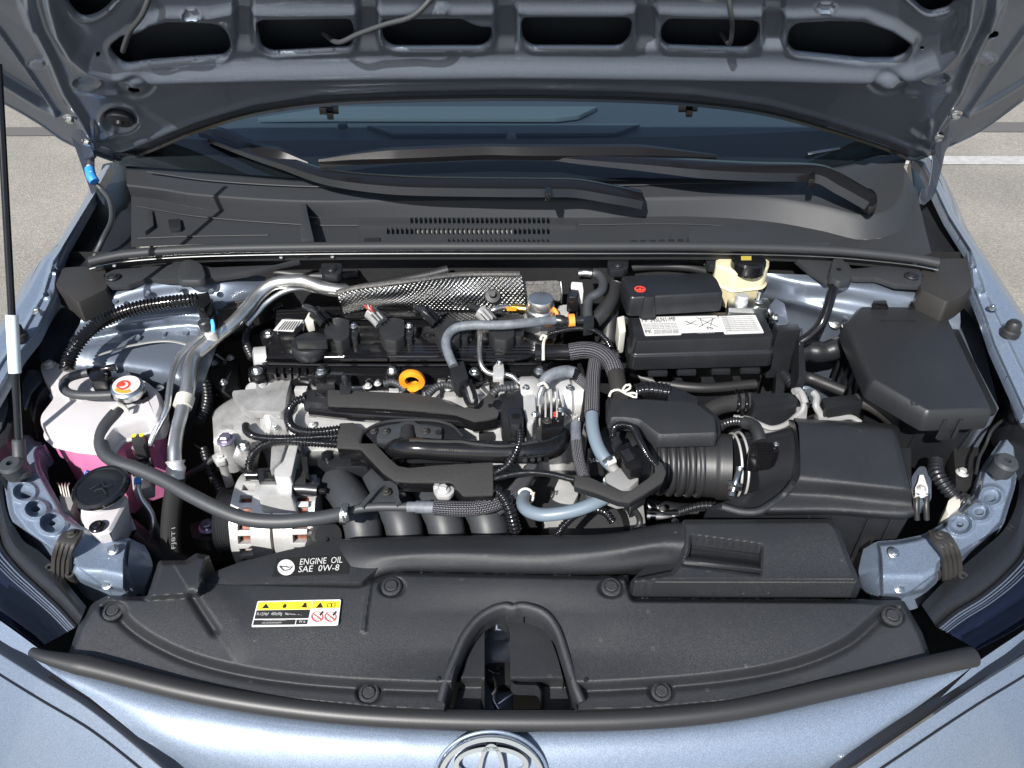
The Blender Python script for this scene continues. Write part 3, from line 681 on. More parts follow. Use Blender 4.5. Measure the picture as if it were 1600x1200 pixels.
# ================================================================== headlamps
def lamp(label, seam, low, house_in, house_out=None):
    h = T('headlamp', label, 'headlight', 'headlamps at the front corners')
    mk('lens', loft([[(x, y, .80 - .05 * (y - 600) / 400) for x, y in seam], [((a[0] * .6 + b[0] * .4), (a[1] * .6 + b[1] * .4), .79 - .05 * (a[1] - 600) / 400) for a, b in zip(seam, low)], [(x, y, .755 - .02 * (y - 600) / 400) for x, y in low], [(x, y + 8, .68) for x, y in low]], 40, 20), 'lens', h)
    mk('lamp_bowl', loft([[(x, y, .775 - .05 * (y - 600) / 400) for x, y in seam], [((a[0] + b[0]) / 2, (a[1] + b[1]) / 2, .73 - .05 * (a[1] - 600) / 400) for a, b in zip(seam, low)], [(x, y, .735 - .02 * (y - 600) / 400) for x, y in low]], 40, 16), 'lensblk', h)
    mk('lamp_housing', loft([[(x, y, .79 - .03 * (y - 600) / 400) for x, y in house_in], [((a[0] + b[0]) / 2, (a[1] + b[1]) / 2, .803 - .04 * (a[1] - 600) / 400) for a, b in zip(house_in, seam)], [(x, y, .803 - .05 * (y - 600) / 400) for x, y in seam], [(x, y, .77 - .05 * (y - 600) / 400) for x, y in seam]], 50, 18), 'plastic', h)
    for k, (d, w, m) in enumerate(((3, 5, 'gloss'), (10, 3, 'reflector'), (16, 2.5, 'reflector'), (21, 2, 'chrome'), (26, 2, 'reflector'))):
        mk('seam_bead', tube([(a[0] + (b[0] - a[0]) * d / 100, a[1] + (b[1] - a[1]) * d / 100, .8035 - .05 * (a[1] - 600) / 400 - .0002 * d) for a, b in zip(seam, low)], w, 8), m, h)
    return h
lampL = lamp('headlamp at the corner under the prop rod', [(-30, 640), (-22, 720), (-5, 800), (5, 852), (30, 886), (60, 915), (95, 948), (122, 978)], [(-200, 700), (-170, 780), (-130, 850), (-90, 895), (-50, 928), (0, 966), (36, 992), (62, 1012)],
     [(8, 640), (8, 720), (12, 790), (34, 842), (62, 862), (92, 892), (108, 915), (135, 948)], None)
lampR = lamp('headlamp at the corner below the fuse box', [(1632, 640), (1625, 720), (1610, 800), (1598, 860), (1570, 896), (1530, 930), (1490, 955), (1462, 978)], [(1800, 700), (1770, 780), (1730, 850), (1690, 900), (1650, 940), (1600, 975), (1560, 1000), (1528, 1016)],
     [(1594, 640), (1592, 720), (1590, 780), (1570, 826), (1538, 856), (1505, 884), (1472, 912), (1440, 945)], None)
for h, pts in ((lampL, [(-20, 560), (0, 560), (22, 590), (26, 640), (10, 690), (-20, 720)]), (lampR, [(1600, 590), (1580, 590), (1568, 620), (1588, 660), (1625, 700), (1640, 600)])):
    mk('upper_housing', prism(pts, .845, .06, r=6), 'plastic', h, bevel=.004)
    mk('side_glass', prism([(a * .7 + pts[0][0] * .3, b * .7 + (pts[1][1] + 60) * .3) for a, b in pts], .850, .004, r=4), 'reflector', h, bevel=.001)
txt('H4', (5, 832), (8, 846), 'brown', lampL, 6, z=.7935, lift=.012)
txt('H', (1571, 842), (1577, 837), 'brown', lampR, 6, z=.7935, lift=.014)

# ================================================================== hood
hood = T('hood', 'raised blue-grey hood showing its pressed underside with six openings', 'hood')
HY, HZ, HA = 1.244, .98, R(49)
hn = Vector((0, -math.sin(HA), -math.cos(HA)))            # out of the underside
def HPn(P, off):
    a = (P[:, 0] - 800) / FOC; b = (600 - P[:, 1]) / FOC; d = np.stack([a, CP + b * SP, -SP + b * CP], 1)
    h = np.array(hn); o = np.array([0, 0, CAMZ]); q = np.array([0, HY, HZ]); t = ((q - o) @ h) / (d @ h)
    return o + d * t[:, None] + h * np.asarray(off)[:, None]
def HP(px, py, off=0.): return Vector(HPn(np.array([[px, py]], float), np.array([off]))[0].tolist())
H = [rpoly(p, r) for p, r in (
  ([(171, 68), (182, 84), (197, 90.5), (352, 81), (361, 70), (357, 48), (345, 33), (325, 29), (252, 27), (212, 40), (186, 54)], 12),
  ([(401, 30), (413, 23), (546, 21), (553, 38), (551, 62), (545, 69.5), (424, 76), (409, 68)], 9),
  ([(597, 24), (720, 21), (733, 30), (752, 36), (768, 35), (767, 58), (753, 68), (613, 68), (598, 56)], 9),
  ([(815, 30), (822, 18), (977, 17), (987, 28), (985, 52), (970, 67.7), (831, 67.3), (817, 56)], 9),
  ([(1033, 38), (1046, 20), (1176, 23), (1186, 32), (1182, 57), (1168, 70), (1042, 66.5), (1033, 58)], 9),
  ([(1230, 64), (1233, 40), (1247, 28), (1337, 24), (1380, 33), (1411, 50), (1424, 64), (1416, 78), (1397, 85), (1345, 86), (1270, 79), (1240, 76)], 12),
  ([(98, -18), (118, 14), (133, 22.5), (150, 18), (166, 8), (190, -18)], 8), ([(1504, -18), (1482, 6), (1470, 10), (1453, 14), (1440, 8), (1412, -18)], 8))]
Hs = [ell(154, 76, 3.5, 3), ell(1440, 68, 3.5, 3), ell(210, 131, 9.5, 6.5, 18, .2), ell(1386, 124, 9.5, 6.5, 18, -.1), ell(1552, 54, 9, 6, 14, -.3)]
hout = [(-220, 60), (0, 158), (60, 192), (100, 220), (150, 242), (184, 253), (196, 251), (240, 234), (310, 205), (400, 178), (500, 163), (620, 157), (800, 154), (980, 157), (1085, 163), (1190, 177), (1290, 203), (1380, 232), (1418, 249), (1432, 250), (1470, 234), (1530, 205), (1600, 155), (1830, 55), (1830, -60), (-220, -60)]
ridge = [(72, -60), (80, -10), (92, 35), (112, 70), (138, 92), (175, 104), (240, 109), (400, 104), (600, 101), (800, 99), (1000, 101), (1200, 104), (1360, 108), (1430, 103), (1470, 88), (1495, 62), (1512, 20), (1522, -60)]
upr = [(205, 44), (232, 24), (262, 15), (330, 16), (372, 8), (400, 11), (600, 10), (770, 9), (800, 8), (1000, 8), (1200, 13), (1240, 16), (1300, 13), (1350, 15), (1395, 32), (1425, 52)]
def hfn(P, so, hs):
    x, y = P[:, 0], P[:, 1]; off = np.zeros(len(P))
    d, s = ldist(P, ridge); off += .019 * np.exp(-(d / 13.) ** 2) + .006 * sm(s * d, -20, 14)
    d, s = ldist(P, upr); off += .010 * np.exp(-(d / 7.) ** 2) * .6
    for h in hs[:8]: off += .0025 * np.exp(-((h - 3) / 5.) ** 2) - .004 * np.exp(-(h / 2.) ** 2)
    for cx, hw in ((381, 17), (575, 19), (791, 20), (1010, 19), (1208, 19)):
        off -= .012 * (1 - sm(np.abs(x - cx), hw - 9, hw + 2)) * (1 - sm(y, 60, 74)) * (1 - .6 * sm(y, 6, -10))
    for cx, cy in ((212, 127), (1386, 122)):
        q = np.hypot(x - cx, (y - cy) * 1.2); off += .009 * (1 - sm(q, 10, 24)) - .0035 * np.exp(-((q - 29) / 4) ** 2)
    for cx, cy, rx, ry, a in ((135, 129, 20, 9, -.004), (1462, 121, 20, 9, -.004), (187, 186, 27, 19, -.006), (58, 97, 14, 8, .004), (1540, 92, 14, 8, .004), (300, 12, 14, 5, -.004), (1290, 3, 14, 5, -.004), (690, 3, 12, 5, .003), (1005, 2, 10, 5, .003)):
        q = np.hypot((x - cx) / rx, (y - cy) / ry); off += a * (1 - sm(q, .75, 1.05)) + abs(a) * .5 * np.exp(-((q - 1.15) / .12) ** 2)
    for mir in (0, 1):
        X = (lambda p: [(1600 - a, b) for a, b in p]) if mir else (lambda p: p)
        for pl, sg_, am in (([(-60, -20), (0, 48), (45, 112), (88, 176)], 3.5, .005), ([(-60, 80), (0, 127), (60, 164), (92, 178)], 3, .0045), ([(40, -40), (46, 10), (58, 45), (78, 85), (100, 140), (128, 185), (146, 222)], 7, .008), ([(18, -40), (36, 5), (50, 40)], 5, .005), ([(120, 140), (165, 147), (185, 145)], 4, .003), ([(146, 192), (150, 215), (165, 214), (178, 205)], 4, .004)):
            d, s = ldist(P, X(pl)); off += am * np.exp(-(d / sg_) ** 2)
        d, s = ldist(P, X([(-60, -20), (0, 48), (45, 112), (88, 176)])); d2, s2 = ldist(P, X([(-60, 80), (0, 127), (60, 164), (92, 178)]))
        off -= .008 * ((s * (1 if not mir else -1) < 0) & (s2 * (1 if not mir else -1) > 0)) * sm(d, 0, 6) * sm(d2, 0, 6) * (x * (1 - 2 * mir) < 92 * (1 - 2 * mir) + 1600 * mir * -1 + 0)
    d, s = ldist(P, hout[4:20]); off -= .004 * (1 - sm(d, 4, 16)); off += .004 * np.exp(-((d - 19) / 4.) ** 2)
    n_ = np.sin(x * .031 + y * .02) * np.sin(y * .053 - x * .011); off += .0002 * n_
    return HPn(P, off)
gp = gpanel(np.arange(-224, 1834, 2.4), np.arange(-62, 260, 2.2), hout, H + Hs, hfn)
hin = gmesh('inner_panel', gp, 'underpaint', hood, skirt=.002, sdir=tuple(-hn), ang=60)
# skin behind and the front half of the hood out of frame
def hq(u, v, off): return Vector((u, HY - v * math.cos(HA), HZ + v * math.sin(HA))) + hn * off
orow = [HP(x, y, -.004) for x, y in hout[:24]]
mk('outer_skin', loft([orow, [Vector((p.x * 1.0, p.y, p.z)) - hn * .026 + Vector((0, -.01, .01)) for p in orow], [hq(.74 * t, .36 + .03 * (1 - t * t), -.05) for t in np.linspace(-1, 1, 13)], [hq(.72 * t, .70 + .03 * (1 - t * t), -.055) for t in np.linspace(-1, 1, 13)], [hq(.62 * t, 1.0 + .06 * (1 - t * t), -.03) for t in np.linspace(-1, 1, 13)]], 60, 40), PT, hood, ang=60)
mk('skin_inside', loft([[p - hn * .02 for p in orow], [HP(x, -30, -.024) for x in np.linspace(-190, 1790, 13)], [HP(x, -70, -.03) for x in np.linspace(-200, 1800, 13)]], 50, 16, True), 'ecoat', hood, ang=60)  # dark sheet added so the hood openings look shaded inside
top0 = [HP(x, -60, .004) for x in np.linspace(-205, 1820, 13)]
mk('front_inner_panel', loft([top0, [p - hn * .01 - Vector((0, .08 * math.cos(HA), -.08 * math.sin(HA))) for p in top0], [hq(.66 * t, .85 + .05 * (1 - t * t), -.01) for t in np.linspace(-1, 1, 13)], [hq(.61 * t, .99 + .06 * (1 - t * t), -.02) for t in np.linspace(-1, 1, 13)]], 40, 20), 'underpaint', hood, ang=60)
for q in (hout[0:7], hout[16:23]): mk('hem', sweep(spline([HP(x, y, -.003) for x, y in q], .01), CIRC(8, .0045)), 'underpaint', hood)
mk('rear_seal', sweep(spline([HP(x, y, .002) for x, y in [(198, 250), (240, 234), (310, 205), (400, 178), (500, 163), (620, 157), (800, 154), (980, 157), (1085, 163), (1190, 177), (1290, 203), (1380, 232), (1415, 247)]], .01), [(-.007, 0), (-.006, .004), (-.002, .002), (0, .006), (.003, .002), (.006, .004), (.007, 0)]), 'gloss', hood)
for x, y in ((514, 165), (1077, 161)):
    c = HP(x, y, .006)
    k = mk('seal_clip', prism([(x - 16, y - 9, c.z), (x + 14, y - 9, c.z), (x + 14, y + 3, c.z), (x + 6, y + 3, c.z), (x + 6, y + 12, c.z - .004), (x - 4, y + 12, c.z - .004), (x - 5, y + 4, c.z), (x - 16, y + 4, c.z)], None, .01), 'gloss', hood, bevel=.001)
    mk('clip_tongue', prism([(x - 12, y - 5, c.z + .003), (x + 4, y - 5, c.z + .003), (x + 4, y, c.z + .003), (x - 12, y, c.z + .003)], None, .006), 'plastic', k, bevel=.001)
gr = HP(187, 186, -.002); sG = dep(gr) / FOC
mk('grommet_plug', lathe(gr, hn, [(21 * sG, -.002), (21 * sG, .003), (19 * sG, .006), (5 * sG, .007), (4.5 * sG, .012), (.0005, .012)], 28), 'rubber', hood)
# hinges
for sg, arm, b1, b2, label in ((-1, [(108, 166), (100, 182), (108, 205), (124, 235), (132, 258), (140, 296), (150, 315), (158, 320), (164, 312), (150, 296), (146, 262), (146, 240), (150, 218), (140, 200), (124, 176)], (110, 176), (137, 213), 'hood hinge'),
                              (1, [(1488, 158), (1506, 165), (1505, 182), (1494, 206), (1478, 232), (1472, 262), (1462, 300), (1446, 316), (1436, 312), (1440, 296), (1452, 290), (1456, 262), (1458, 232), (1460, 206), (1470, 184), (1480, 172)], (1492, 170), (1465, 207), 'hood hinge')):
    def hz(p):
        a = HP(p[0], min(p[1], 225), .006).z; return a if p[1] <= 225 else a + (.93 - a) * (p[1] - 225) / 95
    hg = mk('hinge', prism([(x, y, hz((x, y))) for x, y in rpoly(arm, 4)], None, .006), 'hingep', hood, bevel=.002)
    for b in (b1, b2): bolt(b[0], b[1], 0, 20 if b is b1 else 17, hg, axis=tuple(hn), world=HP(b[0], b[1], .008))

# washer hose from hood to cowl, hood prop
wh = T('washer_hose', 'thin black washer hose with blue tape at the hinge', 'hose')
ptube('tube', [(187, 188, HP(187, 188, .012).z), (186, 198, HP(186, 200, .012).z), (175, 225, 1.0), (150, 240, .99), (141, 255, .985), (144, 280, .97), (160, 297, .955), (172, 315, .95), (174, 345, .94), (160, 375, .93), (148, 400, .91)], 8, 'hose', wh)
ptube('white_tube', [(133, 246, .99), (139, 262, .985), (142, 272, .98)], 9, 'white', wh)
ptube('tape', [(140, 264, .983), (143, 276, .976), (148, 284, .97)], 15, 'blue', wh)
ptube('connector_sleeve', [(186, 196, HP(186, 196, .012).z), (184, 206, HP(184, 207, .014).z)], 11, 'rubber', wh)
for nm, lab, pts, w in (('washer_hose', 'thin dark washer hose bowing across the leftmost hood openings', [(245, -30), (226, 0), (205, 30), (194, 60), (192, 88)], 9),
                    ('washer_hose', 'thin dark washer hose slanting up between second and third hood openings', [(505, 66), (530, 48), (560, 35), (600, 20), (650, 3), (700, -22)], 9),
                    ('washer_hose', 'thin dark washer hose hanging in the fifth hood opening', [(1134, -30), (1141, 0), (1143, 25), (1139, 50), (1128, 66)], 8)):
    o = mk(nm, sweep(spline([HP(x, y, .016 if 0 < i < len(pts) - 1 else -.012) for i, (x, y) in enumerate(pts)], .006), CIRC(10, w / 2 * .85 / FOC)), 'hose', ang=60); tag(o, lab, 'hose')
pr = T('hood_prop_rod', 'thin black prop rod with white sleeve holding up the hood', 'prop rod')
b0, b1 = U(31, 722, .835), U(-3, 100, 1.235)
rd = [b0.lerp(b1, t) for t in np.linspace(0, 1, 20)]
mk('rod', sweep(rd, CIRC(14, .0042)), 'gloss', pr)
a0, a1 = (min(range(20), key=lambda i: abs(600 - FOC * ((rd[i].y * SP + (rd[i].z - CAMZ) * CP) / dep(rd[i])) - yy)) for yy in (583, 492))
qa = lambda yy: b0.lerp(b1, min(np.linspace(0, 1, 400), key=lambda t: abs(600 - FOC * ((b0.lerp(b1, t).y * SP + (b0.lerp(b1, t).z - CAMZ) * CP) / dep(b0.lerp(b1, t))) - yy)))
mk('sleeve', sweep([qa(583), qa(540), qa(492)], CIRC(16, .0068)), mat('pale_blue_white_sleeve', (.62, .70, .74), .4), pr)
mk('boot', lathe(b0 - (b1 - b0).normalized() * .018, (b1 - b0), [(.013, 0), (.014, .006), (.010, .014), (.0075, .02), (.0075, .045), (.006, .047)], 22), 'hose', pr)

# ================================================================== windscreen, dash, cowl, wipers
ws = T('windscreen', 'tinted blue windscreen seen below the rear hood edge', 'windscreen')
gl = [[(180, 258, .985), (330, 268, .985), (500, 280, .985), (800, 283, .984), (1100, 280, .985), (1280, 262, .985), (1420, 236, .985)],
      [(170, 200, 1.03), (330, 195, 1.032), (500, 190, 1.035), (800, 187, 1.036), (1100, 190, 1.035), (1280, 194, 1.032), (1430, 198, 1.03)]]
tp = [U3(p) for p in gl[1]]; up_ = [Vector((p.x * .92, p.y + .55, p.z + .30)) for p in tp]
mk('glass_pane', loft([gl[0], tp, up_], 40, 20), 'glass', ws)
mk('frit_band', loft([[(x, y, z - .004) for x, y, z in gl[0]], [(170, 208, 1.018), (330, 219, 1.006), (500, 219, 1.006), (800, 218, 1.006), (1100, 212, 1.008), (1280, 204, 1.012), (1430, 196, 1.02)]], 40, 6, True), 'ink', ws)
dsh = T('dashboard', 'dark dashboard with pale trim seen through the windscreen', 'dashboard')
mk('dash_top', loft([[(150, 225, .985), (500, 226, .985), (800, 226, .985), (1100, 226, .985), (1450, 220, .985)], [(150, 180, .99), (500, 175, .99), (800, 172, .99), (1100, 175, .99), (1450, 180, .99)], [(150, 140, .99), (500, 135, .99), (800, 132, .99), (1100, 135, .99), (1450, 140, .99)], [(150, 110, .9), (500, 105, .9), (800, 102, .9), (1100, 105, .9), (1450, 110, .9)]], 30, 16), 'dash', dsh)
mk('defroster_trim', prism([(572, 195), (1000, 193), (962, 208), (615, 209)], .994, .006), 'dashlit', dsh, bevel=.001)  # pale plates paint the lit areas of the dash top
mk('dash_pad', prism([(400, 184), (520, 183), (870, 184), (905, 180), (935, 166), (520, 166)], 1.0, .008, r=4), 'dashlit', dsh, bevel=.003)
mk('sensor_pod', prism([(793, 207), (805, 207), (808, 221), (790, 221)], 1.0, .01, r=2), 'dash', dsh, bevel=.001)
mk('vent_knob', lathe(U(536, 200, .995), (0, 0, 1), [(.009, 0), (.009, .006), (.006, .009), (.0005, .009)], 16), 'dash', dsh)
mk('number_plate_strip', prism([(1262, 238), (1312, 229), (1313, 232), (1263, 241)], 1.004, .001), 'lgrey', dsh)

cw = T('cowl_cover', 'black plastic cowl cover with vent slots below the windscreen', 'cowl cover')
L0 = [(196, 234, .978), (262, 240, .978), (330, 250, .978), (430, 258, .978), (620, 265, .978), (800, 266, .978), (980, 265, .978), (1130, 258, .978), (1270, 244, .978), (1340, 234, .978), (1425, 226, .978)]
L1 = [(198, 288, .968), (250, 294, .968), (310, 303, .967), (480, 313, .966), (650, 311, .966), (800, 310, .966), (950, 309, .966), (1070, 307, .966), (1200, 308, .966), (1290, 322, .963), (1345, 336, .960), (1385, 330, .963), (1410, 300, .968), (1412, 262, .975)]
L2 = [(205, 307, .945), (250, 312, .944), (310, 325, .942), (480, 339, .939), (650, 340, .938), (800, 340, .938), (950, 340, .938), (1070, 338, .938), (1200, 346, .935), (1290, 362, .932), (1345, 375, .932), (1400, 365, .935), (1425, 335, .94), (1432, 300, .95)]
L3 = [(205, 386, .935), (250, 384, .935), (310, 382, .935), (480, 379, .936), (650, 379, .936), (800, 379, .936), (950, 379, .936), (1070, 379, .936), (1200, 382, .934), (1290, 384, .934), (1345, 390, .932), (1400, 398, .932), (1440, 400, .932), (1455, 395, .932)]
mk('windscreen_ledge', loft([L0, L1], 60, 4, True), 'cowl', cw)
mk('step_wall', loft([L1, [((a[0] * .85 + b[0] * .15), a[1] + 3, a[2] - .002) for a, b in zip(L1, L2)], L2], 60, 8), 'cowl', cw)
# tray with real vent slots
rows_ = [(338, 350, 645, 859, 344, 5.2), (356, 367, 603, 859, 360.5, 5.6), (373, 382, 699, 859, 376, 3.8)]
slots = []
for (_, _, xa, xb, yc, hh) in rows_:
    x = xb
    while x > xa: slots.append(rpoly([(x - 4.6, yc - hh), (x, yc - hh), (x, yc + hh), (x - 4.6, yc + hh)], 1.6, 2)); x -= 7.35
def cz(P): return .938 - .003 * np.clip((P[:, 1] - 338) / 42, 0, 1) + .002 * np.exp(-((P[:, 1] - 351) / 6) ** 2)
vo = [(560, 336.5), (900, 336.5), (900, 381), (560, 381)]
vg = gmesh('vent_grille', gpanel(np.arange(558, 903, 1.0), np.arange(335, 383, 1.0), vo, slots, lambda P, so, hs: Un(P, cz(P))), 'cowl', cw, skirt=.004)
mk('tray', loft([[p for p in L2 if p[0] < 520] + [(561, 340, .938)], [p for p in L3 if p[0] < 520] + [(561, 380, .9355)]], 24, 6, True), 'cowl', cw)
mk('tray', loft([[(899, 340, .938)] + [p for p in L2 if p[0] > 920], [(899, 380, .9355)] + [p for p in L3 if p[0] > 920]], 30, 8, True), 'cowl', cw)
mk('vent_duct', prism([(575, 338), (890, 338), (890, 381), (575, 381)], .918, .02), 'ink', cw)
mk('vent_baffle', prism([(650, 358), (800, 357), (800, 362), (650, 363)], .932, .012), 'lgrey', cw)
mk('drain_slot', prism([(569, 372), (594, 371), (594, 377), (569, 378)], .9372, .002), 'ink', cw)
for pts, nm in (([(468, 318), (474, 308), (478, 312), (480, 330), (490, 372), (470, 374)], 'rib'), ([(228, 330, .947), (238, 328, .945), (240, 352, .945), (226, 362, .944)], 'rib')):
    mk(nm, prism([(p[0], p[1], .962 if len(p) < 3 else p[2]) for p in pts], None, .03), 'cowl', cw, bevel=.001)
mk('clip_socket', prism([(262, 343), (281, 341), (283, 356), (265, 358)], .9445, .01, r=2), 'plastic', cw, bevel=.001)
mk('raised_lid', prism([(1075, 368), (1085, 353), (1225, 350), (1255, 356), (1275, 366), (1300, 380), (1080, 383)], .946, .012, .003, r=4), 'cowl', cw, bevel=.003)
for i in range(6): mk('drain_slot', prism([(986 + i * 14.5, 375.5 - i * .4), (995 + i * 14.5, 375.2 - i * .4), (995 + i * 14.5, 378.5 - i * .4), (986 + i * 14.5, 378.8 - i * .4)], .9375, .002), 'ink', cw)
seal_pts = [(140, 409, .945), (165, 403, .947), (200, 397, .949), (300, 390, .951), (480, 386, .952), (650, 385, .952), (800, 385, .952), (950, 385, .952), (1070, 385, .952), (1200, 387, .951), (1300, 391, .950), (1370, 397, .949), (1430, 404, .947), (1466, 411, .945)]
mk('cowl_seal', sweep(spline([U3(p) for p in seal_pts], .008), CIRC(14, .0074, .9)), 'cowl', cw, ang=60)
mk('seal_lip', tube([(x, y + 11, z - .012) for x, y, z in seal_pts], 3.2, 6, flat=.5), 'zinc', cw)
mk('seal_carrier', sweep(spline([U3((x, y + 10, z - .02)) for x, y, z in seal_pts], .01), [(-.006, -.008), (.006, -.008), (.006, .006), (-.006, .006)], up=Vector((0, 0, 1))), 'dark', cw)
for x, y in ((265, 396), (440, 399), (520, 398), (1348, 397), (1428, 411), (180, 412)): mk('carrier_stud', lathe(U(x, y + 2, .931), (0, -1, .4), [(.0025, 0), (.0025, .004), (.0005, .004)], 8), 'lgrey', cw)
for pl, w in (([(215, 322, .944), (310, 338, .943), (480, 351, .94), (560, 352, .939)], 3), ([(905, 351, .939), (1070, 350, .939), (1190, 357, .936), (1275, 372, .934)], 3), ([(230, 268, .9795), (330, 282, .976), (480, 291, .974), (650, 292, .974), (800, 291, .974), (950, 290, .974), (1100, 286, .974), (1240, 284, .974)], 3.5), ([(216, 372, .938), (300, 369, .938), (420, 367, .938)], 3)):
    mk('cowl_bead', tube(pl, w, 8, flat=.7), 'cowl', cw)
# corner flaps with push clips
fl = mk('end_flap', prism([(160, 430), (178, 421), (265, 414), (285, 404), (310, 412), (330, 418), (430, 414), (455, 407), (470, 406), (440, 412), (385, 426), (315, 436), (258, 437), (232, 434), (200, 445), (168, 446)], .925, .008, r=4), 'cowl', cw, bevel=.002)
pushclip(177, 434, .926, 22, fl)
mk('flap_hump', prism([(276, 424), (284, 406), (300, 404), (316, 412), (322, 432), (312, 437), (280, 437)], .935, .012, .003, r=6), 'cowl', fl, bevel=.004)
fr_ = mk('end_flap', prism([(1240, 402), (1262, 420), (1292, 440), (1322, 430), (1340, 434), (1370, 434), (1400, 444), (1438, 446), (1446, 434), (1436, 420), (1400, 414), (1330, 420), (1320, 402)], .925, .008, r=4), 'cowl', cw, bevel=.002)
pushclip(1424, 432, .926, 22, fr_)
mk('flap_hump', prism([(1296, 430), (1302, 402), (1316, 402), (1328, 420), (1332, 434), (1310, 440)], .935, .012, .003, r=6), 'cowl', fr_, bevel=.004)
for x, y in ((518, 419), (966, 412), (1120, 404), (1268, 404)):
    mk('carrier_clip', prism([(x - 16, y - 8), (x + 16, y - 8), (x + 16, y + 6), (x + 8, y + 10), (x - 12, y + 10), (x - 17, y + 4)], .922, .012, r=3), 'plastic', cw, bevel=.001)
    if x < 1000: pushclip(x, y + 2, .923, 15, cw)

def wiper(label, armpts, bladepts, pivot, cap):
    w = T('wiper', label, 'wiper', 'windscreen wipers')
    P = [U3(p) for p in armpts]; C = spline(P, .006); n = len(C)
    mk('arm', sweep(C, [(-.017, -.006), (-.014, .003), (-.004, .008), (.006, .008), (.014, .003), (.017, -.006)], radii=[.55 + .75 * min(1, 2.2 * i / n) * (1 if i < n * .8 else 1 - .0 * i) for i in range(n)], up=Vector((0, 0, 1))), 'satin', w, ang=40)
    C = spline([U3(p) for p in bladepts], .008); n = len(C)
    mk('blade', sweep(C, [(-.011, -.006), (-.013, .002), (-.004, .012), (.005, .013), (.011, .003), (.010, -.006)], radii=[min(1., .25 + 4 * min(i, n - 1 - i) / n) for i in range(n)], up=Vector((0, 0, 1))), 'satin', w, ang=40)
    mk('blade_rubber', sweep([c + Vector((0, .003, -.006)) for c in C], [(-.003, -.005), (.003, -.005), (.003, .003), (-.003, .003)], up=Vector((0, 0, 1))), 'ink', w)
    for q in pivot: mk('arm_hinge', box_(q), 'gloss', w, bevel=.0015)
    if cap: mk('pivot_cap', prism([(1348, 296), (1360, 293), (1371, 303), (1371, 318), (1362, 324), (1346, 315)], .984, .012, .002, r=6), 'satin', w, bevel=.003)
    return w
def box_(q):
    x, y, z, a, b = q; return prism([(x - a, y - b), (x + a, y - b), (x + a, y + b), (x - a, y + b)], z, .014)
w1 = wiper('near wiper with flat arm pointing left across the cowl', [(330, 216, 1.02), (400, 240, 1.01), (450, 255, 1.005), (520, 276, 1.0), (620, 287, .997), (740, 290, .997), (850, 291, .997), (900, 292, .994), (960, 302, .985), (1000, 310, .975)],
       [(310, 205, 1.02), (350, 214, 1.018), (400, 235, 1.012), (440, 245, 1.01), (482, 256, 1.005)], [(857, 290, 1.003, 5, 12)], False)
w2 = wiper('far wiper with long blade lying along the windscreen foot', [(860, 243, 1.022), (900, 247, 1.022), (1000, 254, 1.02), (1100, 262, 1.018), (1180, 266, 1.016), (1265, 268, 1.012), (1290, 273, 1.01), (1320, 290, 1.0), (1358, 312, .985)],
       [(498, 252, 1.02), (560, 247, 1.022), (660, 243, 1.024), (760, 239, 1.026), (820, 240, 1.026), (900, 240, 1.026), (1000, 240, 1.025), (1120, 245, 1.02)], [(1269, 268, 1.018, 5, 12)], True)
# ================================================================== radiator cover, duct, labels
def rz(P):
    x, y = P[:, 0], P[:, 1]
    return .778 - .022 * sm(y, 900, 1110) + .012 * (1 - ((x - 800) / 700) ** 2)
def rz1(x, y): return float(rz(np.array([[x, y]], float))[0])
rc = T('radiator_cover', 'wide black grained cover over the radiator behind the front seal', 'radiator cover')
rout = rpoly([(106, 1024), (122, 978), (144, 943), (168, 930), (230, 932), (248, 876), (290, 875), (307, 864), (328, 868), (318, 905), (560, 912), (620, 893), (980, 900), (990, 934), (1345, 936), (1372, 938), (1412, 938), (1424, 958), (1440, 986), (1458, 1036), (1300, 1074), (1150, 1100), (1000, 1113), (912, 1115), (686, 1115), (600, 1112), (450, 1098), (300, 1074), (150, 1038)], 4)
arch = [(693, 1110), (698, 1090), (712, 1040), (732, 992), (752, 968), (776, 954), (800, 951), (826, 953), (850, 962), (868, 985), (884, 1035), (898, 1085), (902, 1110)]
swp = [(140, 925), (182, 948), (206, 972), (240, 996), (300, 1024), (380, 1045), (470, 1058), (560, 1065), (700, 1070), (900, 1070), (1050, 1062), (1160, 1050), (1250, 1030), (1320, 1000), (1362, 965), (1385, 945), (1420, 930)]
swp = [(v.x, v.y) for v in spline([(a, b, 0) for a, b in swp], 14)]
def rfn(P, so, hs):
    x, y = P[:, 0], P[:, 1]; z = rz(P); d, s = ldist(P, swp)
    z = z + .013 * sm(s * d, -11, 7) - .003 * np.exp(-((s * d + 11) / 6.) ** 2)
    z = z - .010 * sm(s * d, 20, 110) * sm(y, 960, 1010) * 0
    z = z - .012 * (1 - sm(-so, 0, 8))
    q = sdf(P, [(228, 935), (250, 874), (292, 872), (306, 860), (332, 866), (310, 930)]); z = z + .02 * (1 - sm(q, -4, 4))
    d2, s2 = ldist(P, [(300, 930), (312, 950), (335, 985)]); z = z - .005 * np.exp(-(d2 / 7) ** 2) + .003 * sm(s2 * d2, 0, 10) * (d2 < 80) * sm(d2, 80, 30)
    for (cx, cy) in ((577, 1083), (1033, 1081), (178, 955), (1393, 963), (612, 917), (955, 918)):
        q = np.hypot(x - cx, (y - cy) * 1.3); z = z - .005 * (1 - sm(q, 15, 24))
    q = sdf(P, [(395, 933), (533, 930), (531, 984), (388, 987)]); z = z
    d3, s3 = ldist(P, [(580, 905), (572, 955), (569, 985)]); z = z + .003 * np.exp(-(d3 / 3) ** 2)
    z = z - .006 * np.exp(-((x - 800) / 190) ** 2) * (1 - sm(y, 1010, 1080)) * sm(y, 900, 960)
    return Un(P, z)
